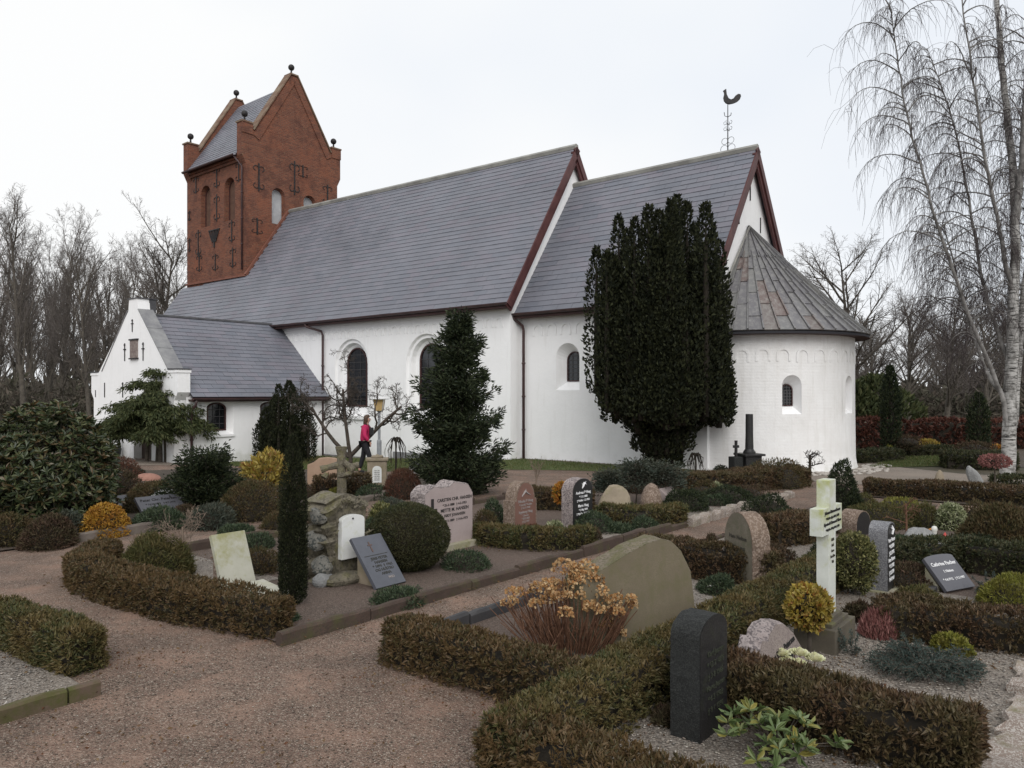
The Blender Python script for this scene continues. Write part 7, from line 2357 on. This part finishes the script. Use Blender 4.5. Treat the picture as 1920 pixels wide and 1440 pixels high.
z = (1.4 + 1.5 * r.random(n) + 1.2 * np.sin(u * .021) * np.sin(u * .05 + 1)) * r.random(n) ** .8
P = np.stack([(u - CX) / F_PX * d, d, z], 1)
V, Q = leaf_arrays(P, r.normal(size=P.shape) + np.array([0, 0, .6]), .7 * (.5 + r.random(n)), .3, r)
tag(obj('far_shrubbery', mesh_np('far_shrubbery', V, Q), M['undergrowth']), 'dull green and brown shrubbery far beyond the beech hedge', 'shrubbery', kind='stuff')
n = 12000
ang = (r.random(n) - .5) * 3.0; dd = 150 + 60 * r.random(n)
z = (5 + 3 * np.sin(ang * 23) + 2 * np.sin(ang * 61 + 1)) * r.random(n) ** .9
P = np.stack([np.sin(ang) * dd, np.cos(ang) * dd, z], 1)
V, Q = leaf_arrays(P, r.normal(size=P.shape) + np.array([0, 0, .8]), 3.0 * (.5 + r.random(n)), 1.2, r)
tag(obj('far_wood', mesh_np('far_wood', V, Q), M['undergrowth']), 'low far off belt of trees at the horizon', 'wood', kind='stuff')

# ------------------------------------------------------------------ weeping birch at the right
t = NT('birch_bark')
pb = t.pos((1.2, 1.2, 9.0), True)
c = t.ramp(t.noise(pb, 3.2, 5, .75), [(.40, (0.03, 0.028, 0.026)), (.50, (0.38, 0.37, 0.355)), (.75, (0.55, 0.545, 0.53))])
c = t.mix(t.ramp(t.noise(t.pos((1, 1, .6), True), 2.4, 5, .7), [(.48, 0.0), (.62, .85)]), c, (0.07, 0.065, 0.058))
gx = t.new('ShaderNodeSeparateXYZ'); t.l.new(t.pos(obj_space=True), gx.inputs[0])
low = t.ramp(t.math('ADD', t.math('MULTIPLY', gx.outputs[2], -.8), t.noise(t.pos(obj_space=True), 6, 4)), [(.35, 0.0), (.75, .8)])
c = t.mix(low, c, (0.07, 0.075, 0.06))
t.color(c); t.bump(t.noise(pb, 4, 5), .02, .6)
M['birch'] = t.set(.85)
M['birch_limb'] = m_simple('birch_limb', (0.10, 0.095, 0.088), (0.30, 0.29, 0.28), 3.5, .9)
M['birch_twig'] = m_simple('birch_twig', (0.045, 0.036, 0.038), (0.065, 0.052, 0.052), 6, .9)
BP = G(1889, 898)
birch = empty('weeping_birch', BP, 0, 'tall weeping birch with white bark at the right edge', 'tree')
bd = BP[1]


def bpt(u, v, dy=0.0):
    dd = bd + dy
    return np.array([(u - CX) / F_PX * dd - BP[0], dy, (HZ - v) / F_PX * dd + CAM_H - BP[2]])


r = np.random.default_rng(33)
limbs = [
    ([(1889, 905, 0), (1890, 850, 0), (1893, 760, 0), (1897, 660, 0), (1901, 560, 0), (1904, 450, .1), (1901, 340, .2), (1890, 230, .3), (1878, 120, .2), (1868, -20, .3), (1860, -180, .3)], .20, .05),
    ([(1888, 800, -.05), (1878, 740, -.1), (1846, 660, -.3), (1812, 580, -.5), (1785, 500, -.6), (1757, 420, -.7), (1732, 330, -.8), (1706, 240, -.8), (1688, 150, -.8), (1676, 60, -.9), (1668, 5, -.9)], .068, .010),
    ([(1896, 690, .1), (1866, 610, .3), (1842, 520, .5), (1826, 430, .6), (1806, 320, .7), (1786, 230, .8), (1760, 150, .9), (1738, 90, 1.0)], .062, .010),
    ([(1900, 560, .1), (1884, 480, -.2), (1864, 380, -.4), (1844, 280, -.6), (1828, 170, -.7), (1812, 60, -.8), (1800, -60, -.9)], .068, .012),
    ([(1898, 800, .15), (1906, 700, .3), (1918, 580, .4), (1932, 450, .5), (1940, 300, .6), (1936, 120, .6), (1950, -60, .7)], .13, .03),
    ([(1903, 420, .1), (1914, 330, .0), (1922, 220, -.2), (1925, 80, -.3), (1930, -80, -.4)], .11, .03),
    ([(1880, 735, 0), (1850, 700, .5), (1815, 600, .9), (1790, 500, 1.2), (1770, 420, 1.4)], .07, .012),
]
tp, tr, bp_, br_, twp, twr = [], [], [], [], [], []
for li, (pts, r0, r1) in enumerate(limbs):
    c = [bpt(*q) for q in pts]
    # smooth the limb a little
    fine, fr = [], []
    m = len(c)
    for i in range(m - 1):
        for s_ in range(4):
            q = s_ / 4
            p0, p1, p2, p3 = c[max(0, i - 1)], c[i], c[i + 1], c[min(m - 1, i + 2)]
            v_ = .5 * (2 * p1 + (p2 - p0) * q + (2 * p0 - 5 * p1 + 4 * p2 - p3) * q * q + (3 * p1 - p0 - 3 * p2 + p3) * q ** 3)
            fine.append(v_ + r.normal(size=3) * .012); fr.append(r0 + (r1 - r0) * ((i + q) / (m - 1)) ** .8)
    fine.append(c[-1]); fr.append(r1)
    tp.append(fine); tr.append(fr)
    # arching side branches that carry hanging twigs
    nb = int(len(fine) * (2.0 if li else 1.5))
    for b in range(nb):
        t_ = .22 + .78 * (b + r.random()) / nb
        if li == 0: t_ = .35 + .65 * (b + r.random()) / nb
        f = min(t_ * (len(fine) - 1), len(fine) - 1.001); i = int(f)
        o = fine[i] + (fine[i + 1] - fine[i]) * (f - i)
        if o[2] > 12.5: continue
        a = r.random() * 6.283
        if r.random() < .35: a = math.pi + r.normal() * .5          # lean to the open side
        d = np.array([math.cos(a), math.sin(a) * .8, .55 + .5 * r.random()])
        ln = (.45 + 1.75 * r.random() ** 2.2) * (1.15 - .35 * t_)
        k = 9
        q = [o]; dd = d / np.linalg.norm(d)
        for s_ in range(k):
            dd = dd + np.array([0, 0, -.05 - .05 * s_]) + r.normal(size=3) * .08; dd /= np.linalg.norm(dd)
            q.append(q[-1] + dd * ln / k)
        bp_.append(q); br_.append([max(.004, .022 * (1 - s_ / (k + 1)) * min(1, ln)) for s_ in range(k + 1)])
        nt = int(15 * ln)
        for w in range(nt):
            ff = .2 + .8 * r.random(); ii = min(int(ff * k), k - 1)
            o2 = q[ii] + (q[ii + 1] - q[ii]) * r.random()
            hl = (.35 + 1.25 * r.random() ** 1.5)
            hd = np.array([r.normal() * .55, r.normal() * .55, .25 * r.random()]) + (q[ii + 1] - q[ii]) / (ln / k) * .5
            tw = [o2]
            for s_ in range(4):
                hd = hd + np.array([0, 0, -.75]) + r.normal(size=3) * .18; hd /= np.linalg.norm(hd)
                tw.append(tw[-1] + hd * hl / 4)
            if tw[-1][2] < .9: continue
            twp.append(tw); twr.append([.0044, .004, .0036, .0032, .0022])
            if r.random() < .5:
                o3 = tw[1]; h2 = hl * .55; hd = r.normal(size=3) * .6; t3 = [o3]
                for s_ in range(3):
                    hd = hd + np.array([0, 0, -.8]); hd /= np.linalg.norm(hd); t3.append(t3[-1] + hd * h2 / 3)
                twp.append(t3); twr.append([.004, .0036, .0032, .0022])
V, Q = tubes_np(tp[:1] + tp[4:5], tr[:1] + tr[4:5], 12)
obj('trunk', mesh_np('trunk', V, Q, smooth_shade=True), M['birch'], birch)
V, Q = tubes_np(tp[1:4] + tp[5:], tr[1:4] + tr[5:], 9)
obj('limbs', mesh_np('limbs', V, Q, smooth_shade=True), M['birch_limb'], birch)
V, Q = tubes_np(bp_, br_, 4)
obj('branches', mesh_np('branches', V, Q), M['birch_limb'], birch)
V, Q = tubes_np(twp, twr, 3)
obj('crown', mesh_np('crown', V, Q), M['birch_twig'], birch)
hedge([gp_(1860, 905), gp_(1925, 908)], .9, .16, M['hedge_dark'], 'low ivy growth at the foot of the birch', 1200, .07, .035, 30, 'ground_ivy', .06, core=False)


# ------------------------------------------------------------------ small bare trees in the graveyard
def small_bare(u, v, hpx, label, seed, cfg, name='bare_shrub', mat='twig_grey', rad=.02, trunk=1.0, mat2=None):
    p = G(u, v); H = hpx * PX(p)
    r = np.random.default_rng(seed)
    out = [[] for _ in cfg['seg']]
    for o, d, s in cfg.get('stems', [((0, 0, -.05), (0, 0, 1), 1.0)]):
        grow(r, np.array(o, float), np.array(d, float), H * s * trunk, rad, 0, out, cfg)
    g = empty(name, p, 0, label, 'tree')
    V, Q = tubes_np([a for a, _ in out[0]], [b for _, b in out[0]], 7)
    obj('trunk', mesh_np('trunk', V, Q, smooth_shade=True), M[mat], g)
    sm = [x for l in out[1:] for x in l]
    V, Q = tubes_np([a for a, _ in sm], [b for _, b in sm], 4)
    obj('crown', mesh_np('crown', V, Q), M[mat2 or mat], g)
    return g


M['hazel'] = m_simple('hazel_bark', (0.035, 0.028, 0.022), (0.075, 0.06, 0.048), 10, .9)
small_bare(656, 884, 225, 'contorted bare hazel before the nave window', 14, dict(seg=[6, 13, 9, 6, 4], n=[6, 10, 7, 3], start=[.45, .18, .12, .1], ang=[.8, .85, 1.0, 1.0], len=[.85, .36, .52, .55], rad=[.5, .40, .45, .55], curl=[.08, .30, .42, .48, .5], up=[.06, .08, .0, -.02, -.04], taper=[.5, .22, .3, .4, .5], minr=.0055,
           stems=[((0, 0, -.05), (.02, 0, 1), .72), ((-.03, 0, .45), (-.75, .1, .8), .55), ((.04, 0, .5), (.75, -.1, .85), .6)]), 'contorted_hazel', 'hazel', .07)
small_bare(345, 1080, 140, 'small bare standard tree with pale red twigs behind the long low hedge', 4, dict(seg=[5, 7, 5, 4], n=[15, 6, 4], start=[.48, .2, .2], ang=[.75, .7, .8], len=[.75, .5, .5], rad=[.35, .6, .6], curl=[.03, .16, .25, .3], up=[.0, .06, .02, 0], taper=[.7, .3, .4, .5], minr=.003), 'bare_standard', 'twig_light', .020, .72)
small_bare(1006, 930, 76, 'thin bare standard tree with fan of fine twigs beside the red headstone', 5, dict(seg=[4, 5, 4, 3], n=[9, 5, 3], start=[.55, .2, .2], ang=[.5, .5, .5], len=[.8, .5, .5], rad=[.5, .6, .6], curl=[.02, .06, .1, .1], up=[0, .05, .02, 0], taper=[.7, .3, .4, .5], minr=.004), 'bare_standard', 'twig_light', .022, .72)
small_bare(1518, 908, 74, 'small flat topped contorted bare tree before the apse', 6, dict(seg=[5, 8, 6, 4], n=[9, 7, 4], start=[.62, .2, .1], ang=[1.15, .7, .8], len=[.78, .45, .5], rad=[.6, .55, .6], curl=[.08, .3, .35, .4], up=[0, .05, .05, 0], taper=[.8, .3, .4, .5], minr=.005), 'bare_standard', 'twig', .04, .82)
small_bare(1700, 1010, 90, 'thin bare young tree behind the pale grey rock', 7, dict(seg=[4, 6, 4, 3], n=[9, 5, 3], start=[.45, .2, .2], ang=[.9, .6, .6], len=[.6, .5, .5], rad=[.5, .6, .6], curl=[.02, .1, .15, .2], up=[0, .02, 0, 0], taper=[.7, .3, .4, .5], minr=.004), 'bare_standard', 'redstem', .018, .8)


def weeping(u, v, hpx, wpx, label, seed, n=26):
    p = G(u, v); k = PX(p); H, R = hpx * k, wpx * k / 2
    r = np.random.default_rng(seed)
    g = empty('weeping_standard', p, 0, label, 'tree')
    mb = MB(); mb.tube([(0, 0, -.05), (.01, 0, H * .5), (0, 0, H * .93)], [.03, .026, .022], 7); mb.build('trunk', M['twig'], g)
    P, Rr = [], []
    for i in range(n):
        a = r.random() * 6.283; R_ = R * (.5 + .5 * r.random())
        end = H * (.08 + .35 * r.random())
        P.append([np.array([R_ * math.cos(a) * min(1, q * 1.5), R_ * math.sin(a) * min(1, q * 1.5), H * (.90 + .13 * math.sin(min(1, q * 2.2) * 3.14)) * (1 if q < .35 else 1) if q < .4 else H * .95 + (end - H * .95) * (q - .4) / .6]) + r.normal(size=3) * .015 for q in (0, .12, .25, .4, .55, .7, .85, 1.0)])
        Rr.append([.020, .018, .016, .014, .011, .009, .007, .004])
    V, Q = tubes_np(P, Rr, 4)
    obj('crown', mesh_np('crown', V, Q), M['twig'], g)


weeping(742, 884, 62, 44, 'small weeping bare tree right of the lamp post', 3, 18)
weeping(1304, 893, 42, 36, 'tiny weeping bare standard at the chancel foot', 4, 20)

# ------------------------------------------------------------------ lamp post
p = G(711, 868)
lamp = empty('lamp_post', p, 0, 'grey lamp post with square yellow lantern before the nave', 'lamp post')
LMP = m_simple('galvanised_steel', (0.22, 0.23, 0.25), (0.30, 0.31, 0.33), 6, .5)
lz = (HZ - 770) / F_PX * p[1] + CAM_H - p[2]
mb = MB(); mb.tube([(0, 0, -.05), (0, 0, .82)], .085, 12); mb.build('base_sleeve', LMP, lamp)
mb = MB(); mb.tube([(0, 0, .82), (0, 0, .86), (0, 0, lz)], [.08, .05, .05], 12); mb.lathe([(.05, lz - .06), (.09, lz - .02), (.12, lz)], (0, 0, 0), 12); mb.build('pole', LMP, lamp)
b0, b1, h_ = .13, .185, .42
vs = [(-b0, -b0, lz), (b0, -b0, lz), (b0, b0, lz), (-b0, b0, lz), (-b1, -b1, lz + h_), (b1, -b1, lz + h_), (b1, b1, lz + h_), (-b1, b1, lz + h_)]
for f_ in ((0, 1, 5, 4), (1, 2, 6, 5), (2, 3, 7, 6), (3, 0, 4, 7)):
    MB().add([vs[i] for i in f_], [(0, 1, 2, 3)]).build('lantern_pane', m_simple('amber_glass', (0.42, 0.29, 0.13), (0.5, 0.36, 0.18), 4, .25) if f_[0] == 0 else bpy.data.materials['amber_glass'], lamp, fixn=False)
mb = MB()
for i in range(4): mb.tube([vs[i], vs[i + 4]], .014, 4)
mb.build('lantern_frame', LMP, lamp)
mb = MB(); mb.lathe([(.34, lz + h_ - .01), (.36, lz + h_ + .02), (.30, lz + h_ + .05), (.05, lz + h_ + .09)], (0, 0, 0), 24); mb.build('lantern_roof', m_simple('white_lamp_roof', (.72, .72, .72), rough=.5), lamp)

# potted plant by the porch door
p = Vector((*from_church(-14.9, -7.05), 0)); p.z = gz(p.x, p.y)
g = empty('potted_plant', p, 0, 'dark pot with small green conifer beside the porch door', 'potted plant')
mb = MB(); mb.lathe([(.16, 0), (.24, .12), (.27, .34), (.24, .40), (.2, .38)], (0, 0, 0), 14); mb.build('pot', m_simple('dark_pot', (.02, .022, .02), rough=.5), g, shade=True)
r = np.random.default_rng(2); D = sphere_dirs(700, r, 0); P = np.array([0, 0, .36]) + D * np.array([.2, .2, .5])
leaf_mesh('foliage', P, D + np.array([0, 0, 1.0]), .09, .03, r, M['cypress'], g)
# ------------------------------------------------------------------ walking person
M['skin'] = m_simple('skin', (0.42, 0.24, 0.18), rough=.6)
M['jacket'] = m_simple('magenta_jacket', (0.36, 0.012, 0.07), (0.46, 0.02, 0.10), 6, .7, .004, 40)
M['trousers'] = m_simple('black_trousers', (0.010, 0.010, 0.013), (0.018, 0.018, 0.022), 8, .8)
M['hair'] = m_simple('brown_hair', (0.045, 0.026, 0.016), (0.09, 0.055, 0.032), 30, .6)
M['bag'] = m_simple('black_nylon', (0.014, 0.014, 0.015), rough=.6)


def skinned(name, joints, edges, mat, parent, root=0, sub=2):
    """joints: list of (x, y, z, rx, ry); grown with a skin modifier"""
    me = bpy.data.meshes.new(name)
    me.from_pydata([j[:3] for j in joints], edges, [])
    o = bpy.data.objects.new(name, me); COL.objects.link(o)
    md = o.modifiers.new('skin', 'SKIN'); md.use_smooth_shade = True
    for v, j in zip(me.skin_vertices[0].data, joints): v.radius = (j[3], j[4] if len(j) > 4 else j[3])
    me.skin_vertices[0].data[root].use_root = True
    ss = o.modifiers.new('sub', 'SUBSURF'); ss.levels = sub; ss.render_levels = sub
    SKINS.append((o, name, mat, parent))


SKINS = []
pp = G(684, 887)
person = empty('person', pp, 0.0, 'walking person in magenta jacket and black trousers passing the lamp post', 'person')
# facing +x (to the right), a long stride
HT = 1.64
J = lambda *a: a
# legs: rear leg (left in the picture) straight behind with toe down, front leg forward
hipz = .86
skinned('body', [J(0, 0, .98, .13, .11), J(.01, 0, 1.12, .12, .10), J(.03, 0, 1.30, .145, .10), J(.045, 0, 1.40, .10, .07), J(.06, 0, 1.45, .05, .05), J(.075, 0, 1.50, .055, .055), J(.085, 0, 1.57, .08, .075), J(.085, 0, 1.64, .05, .05),
                 J(0, .09, .92, .085, .085), J(-.06, .09, .50, .056, .056), J(-.18, .09, .10, .038, .038), J(-.14, .09, .035, .036, .034), J(-.04, .09, .03, .028, .03),
                 J(.01, -.09, .92, .085, .085), J(.15, -.09, .52, .056, .056), J(.27, -.09, .12, .038, .038), J(.31, -.09, .05, .036, .034), J(.40, -.09, .045, .028, .03),
                 J(.02, .17, 1.36, .055, .055), J(-.06, .22, 1.11, .043, .043), J(-.10, .2, .88, .032, .032),
                 J(.03, -.17, 1.36, .055, .055), J(.04, -.22, 1.10, .043, .043), J(.17, -.19, .93, .032, .032)],
        [(0, 1), (1, 2), (2, 3), (3, 4), (4, 5), (5, 6), (6, 7), (0, 8), (8, 9), (9, 10), (10, 11), (11, 12), (0, 13), (13, 14), (14, 15), (15, 16), (16, 17), (2, 18), (18, 19), (19, 20), (2, 21), (21, 22), (22, 23)], M['skin'], person)
skinned('trousers', [J(0, 0, .97, .165, .135), J(0, .09, .88, .105, .105), J(-.06, .09, .50, .078, .078), J(-.17, .09, .12, .062, .062), J(.01, -.09, .88, .105, .105), J(.15, -.09, .52, .078, .078), J(.26, -.09, .15, .062, .062)],
        [(0, 1), (1, 2), (2, 3), (0, 4), (4, 5), (5, 6)], M['trousers'], person)
skinned('jacket', [J(0, 0, .90, .185, .15), J(.0, 0, 1.05, .175, .145), J(.02, 0, 1.22, .18, .145), J(.035, 0, 1.36, .15, .12), J(.05, 0, 1.43, .085, .075), J(.02, .19, 1.36, .078, .078), J(-.06, .235, 1.12, .066, .066), J(-.10, .215, .93, .052, .052), J(.03, -.19, 1.36, .078, .078), J(.04, -.235, 1.10, .066, .066), J(.15, -.20, .96, .052, .052)],
        [(0, 1), (1, 2), (2, 3), (3, 4), (3, 5), (5, 6), (6, 7), (3, 8), (8, 9), (9, 10)], M['jacket'], person, 2)
for sx_, sy_, sz_, tilt in ((-.145, .09, .055, .15), (.32, -.09, .065, -.1)):
    skinned('shoe', [J(sx_ - .06, sy_, sz_, .045, .045), J(sx_ + .02, sy_, sz_ - .01, .045, .042), J(sx_ + .12, sy_, sz_ - .018, .034, .036)], [(0, 1), (1, 2)], M['bag'], person, 0, 2)
# hands with five fingers each
def hand(px_, py_, pz_, name='hand'):
    j = [J(px_, py_, pz_, .026, .02), J(px_ + .01, py_, pz_ - .05, .034, .018)]
    e = [(0, 1)]
    for f, (dy, ln) in enumerate(((-.028, .055), (-.01, .068), (.009, .064), (.027, .05))):
        b = len(j)
        j += [J(px_ + .015, py_ + dy, pz_ - .085, .0095), J(px_ + .028, py_ + dy, pz_ - .085 - ln * .55, .0088), J(px_ + .018, py_ + dy * .9, pz_ - .085 - ln, .0075)]
        e += [(1, b), (b, b + 1), (b + 1, b + 2)]
    b = len(j)
    j += [J(px_ + .035, py_ - .02, pz_ - .04, .011), J(px_ + .055, py_ - .028, pz_ - .075, .009)]
    e += [(0, b), (b, b + 1)]
    skinned(name, j, e, M['skin'], person, 0, 1)


hand(-.105, .20, .89); hand(.185, -.19, .935)
mb = MB(); mb.tube([(.02, .065, 1.665), (.04, .0, 1.70), (.02, -.065, 1.665)], .05, 8)
V0 = []
n_, m_ = 14, 9
for i in range(m_ + 1):
    ph = math.pi * i / m_
    for k in range(n_):
        a = 2 * math.pi * k / n_
        x_, y_, z_ = .105 * math.sin(ph) * math.cos(a), .098 * math.sin(ph) * math.sin(a), .12 * math.cos(ph)
        if x_ > .035 and z_ < .05: x_ = .035
        if x_ < 0 and z_ < -.05: z_ -= .10; x_ *= 1.25
        V0.append((.065 + x_, y_, 1.60 + z_))
Q0 = [(i * n_ + k, i * n_ + (k + 1) % n_, (i + 1) * n_ + (k + 1) % n_, (i + 1) * n_ + k) for i in range(m_) for k in range(n_)]
obj('hair', mesh_np('hair', V0, Q0, smooth_shade=True), M['hair'], person)
mb = MB(); mb.tube([(.155, 0, 1.60), (.178, 0, 1.565), (.16, 0, 1.555)], [.012, .014, .01], 6); mb.build('nose', M['skin'], person, shade=True)
mb = MB()
for s_ in (-1, 1): mb.ball((.150, s_ * .034, 1.60), .012, 8, 6)
mb.build('eyes', M['bag'], person)
MB().box(.148, .160, -.025, .025, 1.522, 1.532).build('mouth', m_simple('lips', (.3, .08, .07), rough=.6), person)
mb = MB(); mb.box(.14, .25, -.10, .10, 1.10, 1.34); mb.build('chest_bag', M['bag'], person, bevel=.03)
mb = MB(); mb.tube([(.15, .09, 1.33), (.07, .12, 1.46), (-.10, .10, 1.36)], .016, 5); mb.tube([(.15, -.09, 1.33), (.07, -.12, 1.46), (-.10, -.10, 1.36)], .016, 5); mb.build('straps', M['bag'], person)
bpy.context.view_layer.update()
_dg = bpy.context.evaluated_depsgraph_get()
for o, name, mat, parent in SKINS:
    me = bpy.data.meshes.new_from_object(o.evaluated_get(_dg))
    old = o.data
    bpy.data.objects.remove(o); bpy.data.meshes.remove(old)
    me.name = name; me.materials.clear(); me.materials.append(mat)
    me.polygons.foreach_set('use_smooth', np.ones(len(me.polygons), dtype=bool))
    obj(name, me, None, parent)
# ------------------------------------------------------------------ lettering to meshes
tmp = []
for k, (parent, body, size, x, z, y, mat, tilt, extr, align, rotz, sx) in enumerate(TEXTS):
    cu = bpy.data.curves.new('inscription', 'FONT')
    cu.body = body; cu.size = size; cu.extrude = extr; cu.align_x = align; cu.resolution_u = 2; cu.offset = size * 0.012
    o = bpy.data.objects.new('inscription', cu); COL.objects.link(o)
    tmp.append(o)
bpy.context.view_layer.update()
dg = bpy.context.evaluated_depsgraph_get()
mes = [bpy.data.meshes.new_from_object(o.evaluated_get(dg)) for o in tmp]
for o in tmp:
    cu = o.data; bpy.data.objects.remove(o); bpy.data.curves.remove(cu)
for me, (parent, body, size, x, z, y, mat, tilt, extr, align, rotz, sx) in zip(mes, TEXTS):
    me.materials.clear(); me.materials.append(mat or M['letter_black'])
    me.name = 'inscription'
    o = bpy.data.objects.new('inscription', me); link(o, parent)
    o.matrix_basis = Matrix.Translation((x, y, z)) @ Matrix.Rotation(math.pi / 2 - tilt, 4, 'X') @ Matrix.Rotation(rotz, 4, 'Z') @ Matrix.Diagonal((sx, 1, 1, 1))
